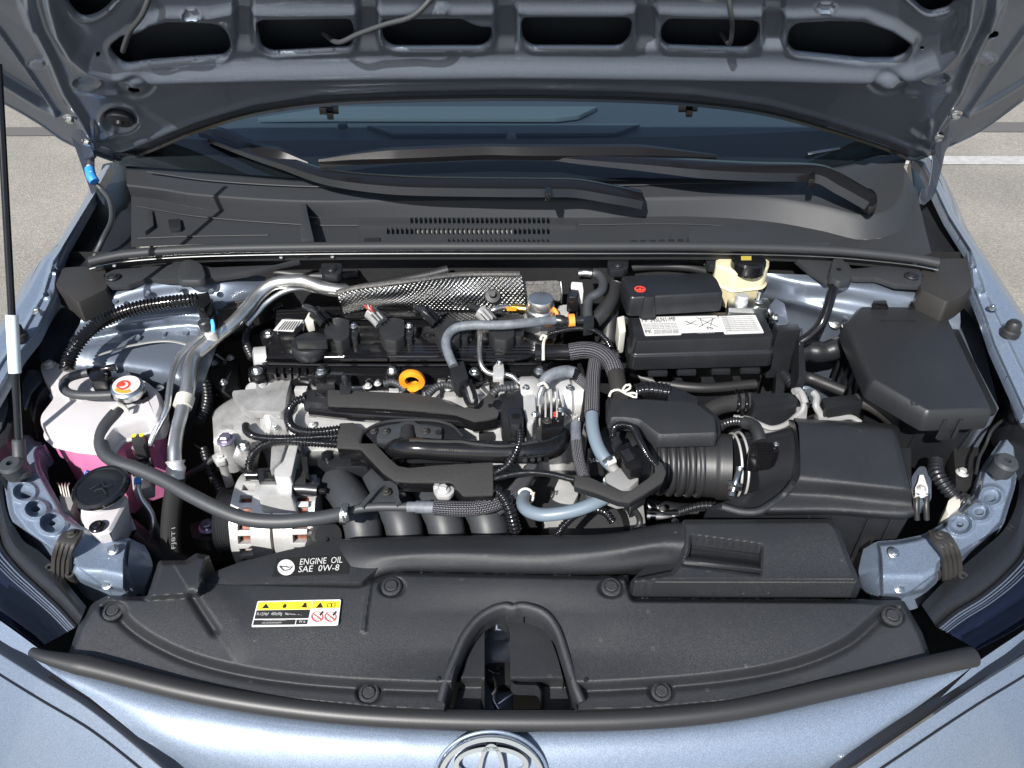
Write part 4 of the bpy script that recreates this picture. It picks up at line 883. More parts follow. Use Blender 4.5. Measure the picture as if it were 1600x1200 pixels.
rp = gmesh('cover_panel', gpanel(np.arange(100, 1462, 2.2), np.arange(856, 1120, 1.25), rout, [rpoly(arch, 6)], rfn), 'grain', rc, skirt=.025, ang=60)
lipc = [U(x, y, rz1(x, y) + (.0105 if y < 1090 else .008)) for x, y in [(687, 1096), (697, 1060), (712, 1022), (728, 988), (750, 962), (774, 948), (792, 944.5), (801, 948), (811, 944.5), (830, 947), (852, 957), (870, 980), (884, 1020), (898, 1066), (910, 1096)]]
mk('arch_lip', sweep(spline(lipc, .004), [(-.0052, -.014), (-.0044, -.001), (-.0018, .002), (.0018, .002), (.0044, -.001), (.0052, -.014)], up=Vector((0, 0, 1))), 'grain', rc, ang=60)
mk('latch_well', loft([[(x, y, rz1(x, y) + .004) for x, y in arch], [(a * .94 + 48, b + 8, rz1(a, b) - .014) for a, b in arch]], 50, 6), 'grain', rc, ang=60)
wfl = [(706, 1112), (714, 1085), (728, 1030), (745, 990), (765, 968), (800, 962), (838, 968), (858, 990), (872, 1030), (886, 1085), (892, 1112)]
slot = rpoly([(757, 990), (762, 972), (778, 966), (792, 972), (797, 990), (797, 1062), (804, 1070), (840, 1071), (845, 1080), (845, 1108), (757, 1108)], 4)
mk('x', ([], []), 'dark') if 0 else None
gmesh('well_floor', gpanel(np.arange(700, 900, 1.6), np.arange(955, 1132, 1.6), wfl, [slot], lambda P, so, hs: Un(P, .760 - .025 * sm(P[:, 1], 1058, 1075) * (1 - sm(-hs[0], -6, 0)) + 0 * P[:, 0])), 'grain', rc, skirt=.02)
for x, y, zz in ((577, 1083, -.004), (1033, 1081, -.004), (178, 955, .002), (1393, 963, .002), (612, 917, .010), (955, 918, .010)): pushclip(x, y, rz1(x, y) + zz, 32, rc, 'grain', axis=(0, -.15, 1))
for x, y in ((684, 1061), (915, 1063)): mk('locating_hole', lathe(U(x, y, rz1(x, y) + .0145), (0, 0, 1), [(.0022, 0), (.0022, .0008), (.0005, .0008)], 10), 'ink', rc)
hl = T('hood_latch', 'dark metal hood latch down in the arched well', 'latch')
mk('latch_plate', prism([(752, 975), (802, 975), (802, 1120), (752, 1120)], .70, .01), 'underpaint', hl, bevel=.002)
mk('latch_back', loft([[(754, 975, .735), (800, 975, .735)], [(754, 985, .73), (800, 985, .73)], [(754, 1000, .70), (800, 1000, .70)]], 8, 8), 'chrome', hl)
mk('latch_body', prism([(760, 1036), (796, 1034), (800, 1068), (775, 1072), (762, 1060)], .715, .02, r=4), 'ink', hl, bevel=.002)
bolt(778, 1046, .716, 18, hl, 'ink'); mk('striker_claw', tube([(772, 1060, .715), (776, 1075, .72), (770, 1092, .718), (778, 1108, .712)], 7, 10), 'chrome', hl)
mk('release_lever', tube([(778, 1100, .712), (800, 1086, .714), (820, 1085, .712)], 5, 8), 'zinc', hl); mk('latch_cable', tube([(757, 1040, .72), (765, 1048, .718), (785, 1056, .712)], 4, 8), 'gloss', hl)

# intake snorkel: inlet box, rounded duct, flat wing with the oil sticker
sn = T('intake_snorkel', 'long black air intake duct from square inlet box toward the left', 'air duct')
bx = rpoly([(1066, 812), (1296, 811), (1308, 820), (1341, 906), (1339, 911), (992, 910), (990, 905), (1050, 893), (1064, 872), (1066, 838)], 5)
rec = rpoly([(1080, 838), (1190, 853), (1188, 898), (1066, 882), (1078, 862)], 3)
def bfn(P, so, hs):
    return Un(P, .835 - .01 * sm(P[:, 1], 812, 910) - .006 * (1 - sm(-so, 0, 7)) - .003 * (1 - sm(hs[0], 0, 4)))
gmesh('inlet_box', gpanel(np.arange(986, 1345, 1.8), np.arange(808, 915, 1.6), bx, [rec], bfn), 'grain', sn, skirt=.024, ang=24)
mk('box_rim', prism(rpoly([(1068, 826), (1300, 824), (1312, 834), (1347, 912), (1345, 917), (986, 917), (984, 908)], 4), .803, .02, .001), 'plastic', sn, bevel=.002)
mk('recess_floor', loft([[(1076, 838, .828), (1195, 854, .828)], [(1076, 846, .812), (1195, 862, .812)], [(1070, 862, .810), (1195, 878, .810)], [(1066, 872, .824), (1192, 890, .824)], [(1060, 888, .818), (1192, 902, .812)]], 12, 30), 'plastic', sn, ang=30)
mk('recess_rib', prism([(1080, 851), (1188, 866), (1188, 870), (1080, 855)], .816, .008), 'plastic', sn, bevel=.001)
mk('duct', loft([
   [(545, 845, .775), (650, 840, .775), (790, 838, .775), (901, 838, .775), (969, 833, .775), (1036, 820, .775), (1080, 818, .775)],
   [(535, 843, .797), (650, 839, .80), (790, 837, .802), (901, 837, .804), (969, 832, .81), (1036, 819, .82), (1075, 817, .826)],
   [(530, 856, .802), (635, 853, .808), (740, 851, .810), (850, 852, .811), (950, 848, .818), (1036, 836, .828), (1076, 834, .830)],
   [(545, 880, .80), (610, 869, .808), (700, 864, .812), (840, 866, .813), (940, 863, .818), (1030, 851, .827), (1076, 850, .829)],
   [(562, 905, .792), (608, 882, .801), (690, 876, .806), (840, 879, .808), (940, 876, .810), (1030, 865, .816), (1072, 864, .82)],
   [(565, 912, .786), (612, 893, .792), (690, 891, .794), (840, 894, .795), (940, 893, .796), (1020, 885, .80), (1066, 882, .80)],
   [(566, 915, .770), (612, 900, .772), (690, 899, .772), (840, 902, .772), (940, 901, .772), (1010, 896, .772), (1060, 890, .772)]], 70, 60), 'grain', sn, ang=60)
mk('wing', prism(rpoly([(314, 914), (332, 894), (375, 878), (445, 860), (530, 842), (572, 841), (600, 862), (600, 880), (575, 900), (564, 911), (500, 910), (400, 912)], 5), .799, .012, .001), 'grain', sn, bevel=.003)
mk('wing_flange', prism(rpoly([(306, 921), (322, 908), (560, 908), (588, 912), (583, 918), (440, 917)], 4), .786, .014), 'plastic', sn, bevel=.002)
st = mk('oil_sticker', prism([(425, 901), (433, 872.5), (548, 866.5), (544, 896)], .7998, .0006), 'ink', sn)
ell_t = [U(447 + 13.5 * math.cos(t), 886.5 + 12.5 * math.sin(t), .8006) for t in [2 * math.pi * i / 36 for i in range(36)]]
mk('white_oval', (ell_t, [tuple(range(36))]), 'white', st)
mk('oil_can_mark', tube([(437, 884.5, .8012), (440, 888, .8012), (443, 891, .8012), (452, 890, .8012), (457, 885, .8012), (451, 886.5, .8012), (446, 885, .8012), (441, 885.5, .8012), (437, 884.5, .8012)], 1.6, 6, flat=.3), 'ink', st)
txt('ENGINE  OIL', (467.5, 883.5), (534, 880), 'white', st, 9.6, z=.7998, lift=.0010)
txt('SAE  0W-8', (465.5, 895), (529, 892), 'white', st, 9.6, z=.7998, lift=.0010)
# refrigerant label on the radiator cover
zl = lambda x, y: rz1(x, y) + .0158
wl = mk('refrigerant_label', ([U(x, y, zl(x, y)) for x, y in rpoly([(402.5, 939), (533, 936.5), (528, 977.5), (392.5, 980)], 3)], [tuple(range(20))]), 'white', rc)
def lq(name, m, pts, k=1):
    V = [U(x, y, zl(x, y) + .0004 * k) for x, y in pts]; return mk(name, (V, [tuple(range(len(V)))]), m, wl)
q_ = lambda x, y: (380 + x / 10, 925 + y / 10)
for nm, m, P, k in (('yellow_band', 'yellow', [(240, 160), (1065, 145), (1045, 268), (210, 280)], 1), ('yellow_band', 'yellow', [(1085, 145), (1512, 140), (1490, 250), (1070, 258)], 1),
    ('black_band', 'ink', [(208, 288), (1042, 276), (1015, 410), (175, 420)], 1), ('black_band', 'ink', [(168, 440), (815, 432), (800, 510), (150, 516)], 1), ('black_band', 'ink', [(835, 434), (1008, 432), (995, 503), (820, 508)], 1),
    ('warning_triangle', 'ink', [(355, 178), (405, 255), (285, 258)], 2), ('warning_triangle', 'ink', [(1205, 160), (1250, 245), (1130, 250)], 2), ('flame_mark', 'ink', [(650, 170), (678, 215), (660, 250), (620, 250), (610, 215), (635, 200)], 2),
    ('person_mark', 'ink', [(960, 165), (985, 170), (995, 245), (900, 240), (930, 205)], 2), ('book_mark', 'ink', [(1320, 165), (1378, 178), (1440, 160), (1438, 232), (1378, 240), (1305, 238)], 2), ('book_page', 'yellow', [(1332, 178), (1368, 188), (1366, 228), (1322, 226)], 3), ('book_page', 'yellow', [(1390, 186), (1428, 174), (1425, 224), (1386, 230)], 3)):
    lq(nm, m, [q_(*p) for p in P], k)
for cx in (1155, 1362):
    c = q_(cx, 385); ringp = [(c[0] + 8.6 * math.cos(t), c[1] + 7.6 * math.sin(t), zl(*c) + .0006) for t in [2 * math.pi * i / 32 for i in range(32)]]
    mk('prohibition_ring', tube(ringp, 1.5, 6, closed=True, flat=.3), 'red', wl); mk('prohibition_bar', tube([(c[0] - 6, c[1] - 5, zl(*c) + .0006), (c[0] + 6, c[1] + 5, zl(*c) + .0006)], 1.5, 6, flat=.3), 'red', wl)
    lq('tool_mark', 'ink', [(c[0] + 3, c[1] - 3), (c[0] + 8, c[1] - 9), (c[0] + 10, c[1] - 7), (c[0] + 5, c[1] - 1)], 1)
txt('R-1234yf   450±30g   ND-OIL 12 (PAG)', q_(212, 372) , q_(1018, 360), 'white', wl, 4.4, z=zl(440, 960), lift=.0008)
txt('TOYOTA MOTOR CORPORATION', q_(310, 462), q_(680, 456), 'white', wl, 2.0, z=zl(430, 970), lift=.0008)
txt('SAE J639/J2842/J2845', q_(290, 500), q_(600, 494), 'white', wl, 2.0, z=zl(425, 973), lift=.0008)
txt('W 8', q_(868, 490), q_(965, 488), 'white', wl, 4.4, z=zl(470, 972), lift=.0008)

# ================================================================== battery group
bt = T('battery', 'black car battery with white caution labels on its lid', 'battery')
zb = .886
mk('lid', steps(rpoly([(984, 490), (1192, 487), (1209, 527), (993, 533)], 4), [zb, zb - .021, zb - .023, zb - .045], [0, .002, .006, .007]), 'plastic', bt, bevel=.002)
cse = mk('case', steps([(987, 492), (1196, 490), (1207, 527), (996, 532)], [zb - .043, zb - .19], [0, .0]), 'plastic', bt, bevel=.003)
fz = lambda x, y: U(x, 533 - (x - 993) / 216 * 6, zb).y
for x0, x1 in ((1013, 1043), (1059, 1088), (1113, 1142), (1159, 1189)):
    a, b = (x0 - 800) / 1200, (x1 - 800) / 1200; dd = dep(U(1100, 531, zb)); y = fz((x0 + x1) / 2, 0) - .001
    s = dd / FOC; X0, X1 = (x0 - 800) * s * 1.03, (x1 - 800) * s * 1.03
    mk('case_rib', ([W_(X0, y - .003, zb - .053), W_(X1, y - .003, zb - .053), W_(X1, y - .003, zb - .060), W_(X0, y - .003, zb - .060), W_(X0, y + .01, zb - .050), W_(X1, y + .01, zb - .050), W_(X1, y + .01, zb - .062), W_(X0, y + .01, zb - .062)], [(0, 1, 2, 3), (0, 4, 5, 1), (3, 2, 6, 7), (0, 3, 7, 4), (1, 5, 6, 2)]), 'plastic', bt, bevel=.001)
lb = mk('caution_label', prism(rpoly([(999, 495.5), (1120, 493), (1134, 518), (1065, 520.5), (1064, 523), (1008, 524.5)], 2), zb + .0008, .0006), 'white', bt)
lb2 = mk('caution_label', prism(rpoly([(1122, 494), (1180, 492), (1194, 520), (1132, 522)], 2), zb + .0012, .0006), 'white', bt)
zt = zb + .0012
txt('MF 345LN1-MF', (1003, 503.5), (1056, 502), 'ink', lb, 6.5, z=zt)
txt('PK', (1008.5, 521.5), (1019, 521), 'ink', lb, 5.5, z=zt)
for i in range(4): txt('Caution battery acid causes burns', (1003.5 + i, 507.5 + i * 2.4), (1056 + i, 506 + i * 2.4), 'ink', lb, 1.5, z=zt)
for i in range(3): txt('POISON EXPLOSIVE GASES', (1022, 517.5 + i * 2.2), (1060, 516.5 + i * 2.2), 'ink', lb, 1.5, z=zt)
for i in range(8): txt('DANGER keep sparks and flames away from battery', (1127 + i * 1.1, 497 + i * 3), (1176 + i * 1.6, 495.5 + i * 3), 'ink', lb2, 1.8, z=zt + .0004)
txt('Pb', (1105, 515), (1114, 514.6), 'ink', lb, 4, z=zt)
for a, b in (((1088, 496), (1122, 511)), ((1118, 496), (1092, 511)), ((1094, 497), (1098, 509)), ((1114, 497), (1110, 509)), ((1094, 497), (1114, 496.5)), ((1069, 502), (1090, 508)), ((1088, 501), (1072, 508)), ((1072, 501), (1080, 506))):
    mk('bin_mark', tube([(a[0], a[1], zt + .0002), (b[0], b[1], zt + .0002)], .9, 5, flat=.3), 'ink', lb)
bdg = mk('brand_strip', prism([(1066, 520.4), (1134, 518), (1134.5, 521), (1066, 523)], zb + .0006, .0006), 'plastic', bt)
txt('CLARIOS', (1089, 521.6), (1116, 520.8), 'white', bdg, 2.6, z=zb + .0008)
tcv = T('battery_terminal_cover', 'black box over the positive terminal with red plus mark', 'terminal cover')
tv = mk('cover_shell', steps(rpoly([(972, 431), (1110, 426), (1120, 436), (1129, 456), (986, 464)], 4), [.925, .922, .895], [0, .0015, .004]), 'plastic', tcv, bevel=.003)
mk('cover_flap', steps(rpoly([(1007, 459.5), (1022, 459), (1022, 463.5), (1008, 464)], 1), [.9255, .893], [.001, .006]), 'plastic', tcv, bevel=.001)
mk('plus_ring', ann(U(1000, 452, .9252), (0, 0, 1), .0060, .0078, 0, .0006, 24), 'red', tcv)
mk('plus_mark', prism([(994, 451.4), (999, 451.4), (999, 449.5), (1001.5, 449.5), (1001.5, 451.4), (1006.5, 451.4), (1006.5, 453), (1001.5, 453), (1001.5, 455), (999, 455), (999, 453), (994, 453)], .9258, .0006), 'red', tcv)
ng = T('negative_terminal', 'silver negative battery terminal clamp behind the battery lid', 'terminal clamp')
mk('clamp_body', prism([(1137, 466), (1160, 463), (1200, 465), (1205, 476), (1198, 482), (1138, 481)], .897, .02, r=3), 'zinc', ng, bevel=.003)
mk('post', lathe(U(1158, 472, .897), (0, 0, 1), [(.0095, 0), (.009, .010), (.007, .012), (.0005, .012)], 20), 'alu', ng)
bolt(1186, 470, .900, 17, ng); mk('clamp_stud', lathe(U(1186, 466, .905), (0, 0, 1), [(.004, 0), (.004, .012), (.0005, .012)], 12), 'zinc', ng)
mk('clamp_strap', tube([(1200, 476, .895), (1206, 490, .885), (1205, 503, .868)], 9, 8, flat=.4), 'zinc', ng); bolt(1209, 496, .885, 16, ng, axis=(1, -.4, .3))
bk = T('battery_bracket', 'black upright cable bracket beside the battery', 'bracket')
mk('upright', prism(rpoly([(1208, 506), (1222, 502), (1246, 506), (1252, 516), (1216, 518)], 2), .87, .085, .0), 'plastic', bk, bevel=.002)
mk('bracket_leg', prism([(1214, 560), (1230, 560), (1226, 610), (1212, 610)], .80, .03), 'plastic', bk, bevel=.002)
mk('bracket_wing', prism([(1248, 512), (1254, 512), (1260, 590), (1248, 590)], .865, .05), 'plastic', bk, bevel=.001)
mk('holed_plate', prism([(1200, 480), (1212, 466), (1226, 474), (1232, 506), (1214, 506), (1204, 496)], .872, .006, r=3), 'underpaint', bk, bevel=.001)
br = T('brake_fluid_reservoir', 'yellowed white brake fluid reservoir with black cap under the cowl', 'reservoir')
mk('tank', steps(rpoly([(1118, 414), (1136, 420), (1150, 426), (1196, 421), (1202, 416), (1203, 400), (1120, 398)], 5), [.925, .922, .896, .893, .890, .86], [-.004, 0, .0, .003, .0, -.003]), 'amber', br, bevel=.003)
mk('cap', lathe(U(1168, 416, .925), (0, 0, 1), [(.025, -.006), (.025, .010), (.022, .013), (.010, .014), (.0005, .014)], 30), 'gloss', br)
mk('cap_mark', prism([(1158, 400), (1174, 400), (1174, 406), (1158, 406)], .9396, .0006), mat('faded_yellow_print', (.35, .28, .04), .6), br)
# ================================================================== fuse box
fb = T('fuse_box', 'large black angular fuse box with sloping lid edges beside the right fender', 'fuse box')
zf = .895
mk('lid', steps(rpoly([(1346, 479), (1472, 480), (1547, 637), (1450, 640), (1366, 592), (1326, 502)], 3), [zf, zf - .004, zf - .010, zf - .030], [0, .003, .005, .006]), 'lid', fb, bevel=.002)
mk('lid_flange', steps(rpoly([(1346, 479), (1472, 480), (1547, 637), (1450, 640), (1366, 592), (1326, 502)], 3), [zf - .028, zf - .036], [.009, .009]), 'plastic', fb, bevel=.002)
mk('base_tub', steps(rpoly([(1346, 483), (1472, 483), (1545, 632), (1450, 636), (1368, 590), (1330, 503)], 3), [zf - .034, zf - .16], [.002, -.012]), 'plastic', fb, bevel=.003)
for x in (1375, 1434):
    mk('hinge_lug', prism([(x - 13, 476), (x - 10, 469), (x + 10, 469), (x + 12, 476), (x + 14, 480), (x - 14, 480)], zf + .004, .012), 'gloss', fb, bevel=.001)
lt = mk('latch', prism([(1476, 654), (1502, 653), (1504, 659), (1478, 660)], zf - .018, .03, .001), 'plastic', fb, bevel=.001)
for k in (0, 1): mk('latch_rib', prism([(1474 + k * 25, 650), (1480 + k * 25, 650), (1481 + k * 25, 657), (1475 + k * 25, 657)], zf - .012, .03, .001), 'plastic', lt, bevel=.001)
txt('K6', (1421, 641), (1431, 642), 'grain', fb, 8, z=zf - .008, lift=.0085)
txt('Allied Lead Terminal', (1376, 503), (1433, 502.5), 'plastic', fb, 3.5, z=zf, lift=.0004)
for k in range(5): mk('tub_rib', prism([(1322 - 0 + k * 6, 520 + k * 16), (1326 + k * 6, 519 + k * 16), (1328 + k * 6, 524 + k * 16), (1324 + k * 6, 525 + k * 16)], .855, .09), 'plastic', fb, bevel=.001)
# ================================================================== air cleaner
ab = T('air_cleaner', 'big black grained air filter box in front of the fuse box', 'air filter box')
mk('lid', loft([
   [(1240, 652, .82), (1300, 656, .82), (1360, 660, .82), (1400, 664, .82), (1408, 676, .80)],
   [(1242, 657, .865), (1300, 661, .867), (1360, 665, .867), (1393, 669, .866), (1402, 680, .862)],
   [(1247, 664, .872), (1300, 668, .873), (1360, 672, .873), (1392, 675, .872), (1404, 688, .866)],
   [(1250, 705, .872), (1300, 710, .873), (1360, 715, .873), (1402, 722, .872), (1414, 728, .866)],
   [(1250, 744, .871), (1300, 750, .872), (1360, 757, .872), (1412, 763, .871), (1423, 765, .866)],
   [(1246, 752, .866), (1300, 757, .867), (1360, 763, .867), (1412, 768, .866), (1425, 769, .862)],
   [(1236, 768, .846), (1300, 771, .846), (1360, 777, .846), (1412, 782, .846), (1426, 783, .846)],
   [(1228, 772, .842), (1300, 776, .842), (1360, 782, .842), (1412, 787, .842), (1427, 787, .842)],
   [(1200, 796, .838), (1300, 796, .838), (1360, 800, .838), (1412, 803, .838), (1428, 800, .838)],
   [(1196, 801, .832), (1300, 801, .832), (1360, 805, .832), (1412, 808, .832), (1429, 804, .832)],
   [(1194, 806, .81), (1300, 806, .81), (1360, 810, .81), (1412, 812, .81), (1429, 806, .81)]], 60, 90), 'grain', ab, ang=60)
mk('lid_side', loft([[(1241, 656, .862), (1249, 700, .868), (1249, 746, .866), (1236, 768, .846), (1206, 796, .836)], [(1232, 656, .83), (1240, 705, .83), (1236, 750, .83), (1215, 775, .83), (1180, 800, .828)], [(1226, 662, .78), (1232, 715, .78), (1228, 760, .78), (1200, 790, .78), (1168, 804, .80)]], 30, 16), 'plastic', ab)
mk('lid_side', loft([[(1402, 680, .862), (1414, 728, .866), (1425, 769, .862), (1428, 800, .838)], [(1404, 680, .78), (1416, 728, .78), (1428, 775, .78), (1430, 806, .80)]], 20, 6), 'plastic', ab)
mk('lid_lip', tube([(1128, 792, .835), (1160, 800, .835), (1185, 799, .836), (1205, 788, .838), (1226, 772, .842), (1240, 756, .860)], 12, 12), 'grain', ab)
mk('filter_tub', steps(rpoly([(1100, 795), (1180, 800), (1300, 806), (1424, 808), (1424, 700), (1240, 690), (1200, 760)], 4), [.815, .68], [.0, -.012]), 'plastic', ab, bevel=.003)
for x in (1262, 1300, 1356, 1392): mk('tub_rib', prism([(x, 806), (x + 5, 806), (x + 5, 812), (x, 812)], .812, .10), 'plastic', ab, bevel=.001)
def xtube(name, P, rr, m, parent, n=32, ends=True):
    """round duct through world points with a radius at each"""
    C = spline(P, .004); k = len(C); d = [0.]
    for a, b in zip(C, C[1:]): d.append(d[-1] + (b - a).length)
    dp = [0.]
    for a, b in zip(P, P[1:]): dp.append(dp[-1] + (b - a).length)
    rad = list(np.interp(np.array(d) / d[-1], np.array(dp) / dp[-1], rr)); return mk(name, sweep(C, CIRC(n), radii=rad), m, parent, ang=50)
A0 = U(1262, 716, .80); A1 = U(1160, 736, .80); s0 = dep(A1) / FOC
xtube('outlet_tube', [A0, A0.lerp(A1, .4), A1], [.046, .042, .041], 'plastic', ab)
ms = T('air_flow_sensor', 'black sensor plugged into the air box outlet tube', 'sensor')
mk('sensor_body', prism(rpoly([(1178, 690), (1212, 690), (1219, 704), (1210, 708), (1186, 712), (1172, 708), (1170, 696)], 3), .856, .03), 'gloss', ms, bevel=.002)
mk('sensor_base', prism(rpoly([(1166, 700), (1220, 702), (1216, 718), (1170, 722)], 4), .838, .02), 'plastic', ms, bevel=.002)
bolt(1213, 694, .858, 10, ms); bolt(1181, 711, .852, 9, ms)
for k in range(4): mk('fin', prism([(1184, 695 + k * 4), (1210, 693 + k * 4), (1210, 694.6 + k * 4), (1184, 696.6 + k * 4)], .859, .004), 'gloss', ms)
ptube('pigtail', [(1125, 668, .83), (1132, 662, .84), (1150, 658, .85), (1165, 661, .855)], 13, 'plastic', ms, corr=5)
ptube('plug', [(1162, 660, .856), (1176, 664, .86), (1184, 676, .862), (1188, 690, .858)], 20, 'rubber', ms)
ih = T('air_intake_hose', 'ribbed black rubber intake hose between engine and air filter box', 'intake hose')
B0, B1 = U(1004, 722, .79), U(1140, 730, .80)
xtube('cuff', [B0.lerp(B1, .62), B0.lerp(B1, .84), B0.lerp(B1, .86), B1], [.0395, .040, .0425, .0425], 'rubber', ih)
xtube('throat', [B0 - Vector((.05, -.03, 0)), B0, B0.lerp(B1, .66)], [.034, .036, .036], 'rubber', ih)
for i in range(6):
    c = B0.lerp(B1, .08 + i * .108); ax = (B1 - B0).normalized()
    mk('bellows_ring', sweep([c + Vector((0, math.cos(t), math.sin(t))) * .037 for t in [2 * math.pi * k / 40 for k in range(40)]], CIRC(10, .0052), closed=True), 'rubber', ih, ang=60)
for off in (.0, .009):
    c = B1 + (A0 - A1).normalized() * (off + .004)
    mk('clamp_band', sweep([c + Vector((.06 * math.sin(t) * .04, math.cos(t), math.sin(t))) * .0425 for t in [2 * math.pi * k / 40 for k in range(40)]], CIRC(8, .0016), closed=True), 'alu', ih)
cl = U(1150, 755, .825)
mk('clamp_screw', tube([(1156, 735, .842), (1150, 752, .838), (1144, 772, .826)], 9, 12), 'zinc', ih); mk('clamp_ear', prism([(1136, 750), (1160, 756), (1160, 761), (1137, 757)], .838, .008, r=2), 'zinc', ih, bevel=.001)
mk('screw_head', lathe(U(1156, 735, .843), (.1, .6, .5), [(.0045, 0), (.0045, .004), (.003, .004), (.003, .002), (.0005, .002)], 12), 'zinc', ih); mk('screw_nut', lathe(U(1143, 774, .826), (-.1, -.6, -.2), [(.005, -.003), (.005, .003), (.0005, .003)], 12), 'zinc', ih)
rs = T('resonator_box', 'black grained resonator box on top of the ribbed intake hose', 'resonator')
mk('box_shell', steps(rpoly([(951, 623), (975, 620), (1080, 627), (1092, 630), (1120, 653), (1122, 678), (1030, 681), (1012, 668), (998, 657), (975, 654), (952, 654)], 5), [.865, .860, .846], [-.003, 0, .001]), 'grain', rs, bevel=.003)
mk('box_flange', steps(rpoly([(951, 623), (975, 620), (1080, 627), (1092, 630), (1120, 653), (1122, 678), (1030, 681), (1012, 668), (998, 657), (975, 654), (952, 654)], 5), [.847, .836], [.004, .004]), 'plastic', rs, bevel=.002)
mk('spout', lathe(U(968, 608, .872), (0, -.2, 1), [(.012, -.03), (.0125, 0), (.0005, 0)], 20), 'rubber', rs)
mk('mount_tab', prism([(1096, 682), (1118, 681), (1118, 690), (1098, 690)], .835, .01, r=3), 'plastic', rs, bevel=.002)
# engine control computer in its grey cage
ec = T('engine_computer', 'black engine computer held in a pale grey cage behind the air box', 'control unit')
mk('case', prism(rpoly([(1168, 628), (1250, 628), (1256, 660), (1168, 664)], 3), .82, .05), 'plastic', ec, bevel=.003)
mk('connector_block', steps(rpoly([(1172, 615), (1235, 614), (1248, 626), (1180, 634)], 3), [.845, .80], [0, .003]), 'plastic', ec, bevel=.003)
mk('connector_block', steps(rpoly([(1284, 622), (1335, 616), (1350, 628), (1290, 640)], 3), [.845, .80], [0, .003]), 'plastic', ec, bevel=.003)
mk('case_end', prism(rpoly([(1290, 636), (1340, 636), (1346, 662), (1292, 664)], 3), .815, .05), 'plastic', ec, bevel=.003)
for k in range(4): mk('cooling_fin', prism([(1206, 645 + k * 4), (1248, 645 + k * 4), (1246, 647 + k * 4), (1204, 647 + k * 4)], .823, .006), 'plastic', ec)
cg = mk('cage', tube([(1146, 652, .82), (1168, 654, .822), (1190, 664, .822), (1206, 669, .822), (1226, 664, .824), (1244, 650, .828), (1254, 640, .834), (1255, 628, .842), (1246, 616, .846)], 9, 8, flat=.8), 'lgrey', ec)
mk('cage_arm', tube([(1240, 612, .85), (1248, 610, .85), (1254, 618, .848), (1258, 630, .842)], 11, 10), 'lgrey', cg); mk('cage_foot', prism([(1244, 636), (1262, 634), (1260, 656), (1248, 660)], .83, .02, r=2), 'lgrey', cg, bevel=.002)
c2 = mk('cage', tube([(1270, 613, .85), (1276, 620, .848), (1275, 634, .842), (1284, 650, .83), (1290, 658, .826)], 11, 10), 'lgrey', ec)
mk('cage_foot', prism([(1276, 636), (1288, 636), (1294, 658), (1280, 658)], .832, .02, r=2), 'lgrey', c2, bevel=.002)
mk('cage_rail', tube([(1288, 657, .826), (1310, 654, .825), (1330, 652, .825), (1344, 660, .82)], 9, 8), 'lgrey', c2)
mk('cage_web', prism([(1190, 662), (1230, 662), (1228, 676), (1196, 678)], .815, .01, r=2), 'lgrey', cg, bevel=.001)
for P, lab in (([(1060, 690, .80), (1085, 668, .815), (1105, 645, .828), (1125, 634, .834), (1150, 629, .836), (1172, 626, .832)], 'thick braided harness running into the engine computer from the left'),):
    hose('wiring_harness', lab, 'harness', P, 27, 'meshhose')
o = T('harness_clamp', 'black plastic strap pair round the braided harness', 'clamp')
for x in (1151, 1163): ptube('strap', [(x, 611, .83), (x + 4, 620, .846), (x + 4, 632, .846), (x + 2, 641, .832)], 6, 'gloss', o)
box(1160, 643, .83, 6, 8, .012, o, 'gloss', 'strap_lock')
hose('wiring_harness', 'brown taped harness bending under the fuse box', 'harness', [(1336, 626, .835), (1352, 628, .838), (1372, 638, .835), (1392, 655, .815), (1400, 675, .78)], 24, 'brown')
hose('wiring_harness', 'black corrugated harness between the two grey cages', 'harness', [(1224, 585, .80), (1238, 600, .805), (1252, 618, .80), (1262, 640, .79)], 17, 'plastic', corr=6)
hose('wiring_harness', 'taped black harness running down the right strut tower', 'harness', [(1310, 424, .93), (1305, 440, .925), (1298, 465, .915), (1290, 490, .90), (1280, 510, .885), (1265, 525, .87), (1250, 535, .86)], 15, 'gloss')
hose('wiring_harness', 'fat black wrapped harness entering the fuse box side', 'harness', [(1240, 555, .82), (1260, 548, .825), (1285, 550, .825), (1305, 545, .83), (1318, 540, .835)], 34, 'plastic', corr=26, amp=.06)
# lower right corner fittings
gd = T('ground_terminal', 'white ground cable terminal bolted beside the air box', 'terminal')
mk('terminal_plate', prism([(1430, 762), (1434, 754), (1437, 742), (1443, 742), (1447, 754), (1450, 762), (1450, 774), (1430, 775)], .80, .004), 'white', gd); bolt(1440, 764, .801, 14, gd, 'alu')
for dx in (-7, 8): ptube('cable', [(1440 + dx, 772, .798), (1439 + dx, 790, .79), (1440 + dx, 812, .775)], 9, 'rubber', gd)
mk('ground_boss', prism(rpoly([(1424, 745), (1436, 728), (1446, 728), (1456, 745), (1456, 780), (1440, 790), (1426, 780)], 5), .793, .02), 'underpaint', gd, bevel=.003)
lp = T('lamp_plug', 'white plug on a black corrugated lead by the right rail', 'plug')
ptube('lead', [(1462, 720, .80), (1464, 740, .80), (1478, 762, .795), (1494, 778, .79), (1508, 786, .79)], 22, 'plastic', lp, corr=7)
mk('plug_body', prism([(1482, 782), (1492, 775), (1502, 778), (1500, 792), (1484, 804), (1478, 796)], .795, .03, r=2), 'ivory', lp, bevel=.002)
ptube('socket', [(1498, 776, .79), (1512, 782, .788)], 20, 'rubber', lp)
lv = T('bracket_block', 'dark block with silver washer bolt beside the right rail', 'bracket')
mk('block', prism(rpoly([(1490, 700), (1530, 698), (1524, 760), (1494, 760)], 3), .775, .05), 'dark', lv, bevel=.003); bolt(1503, 739, .778, 19, lv, 'alu')
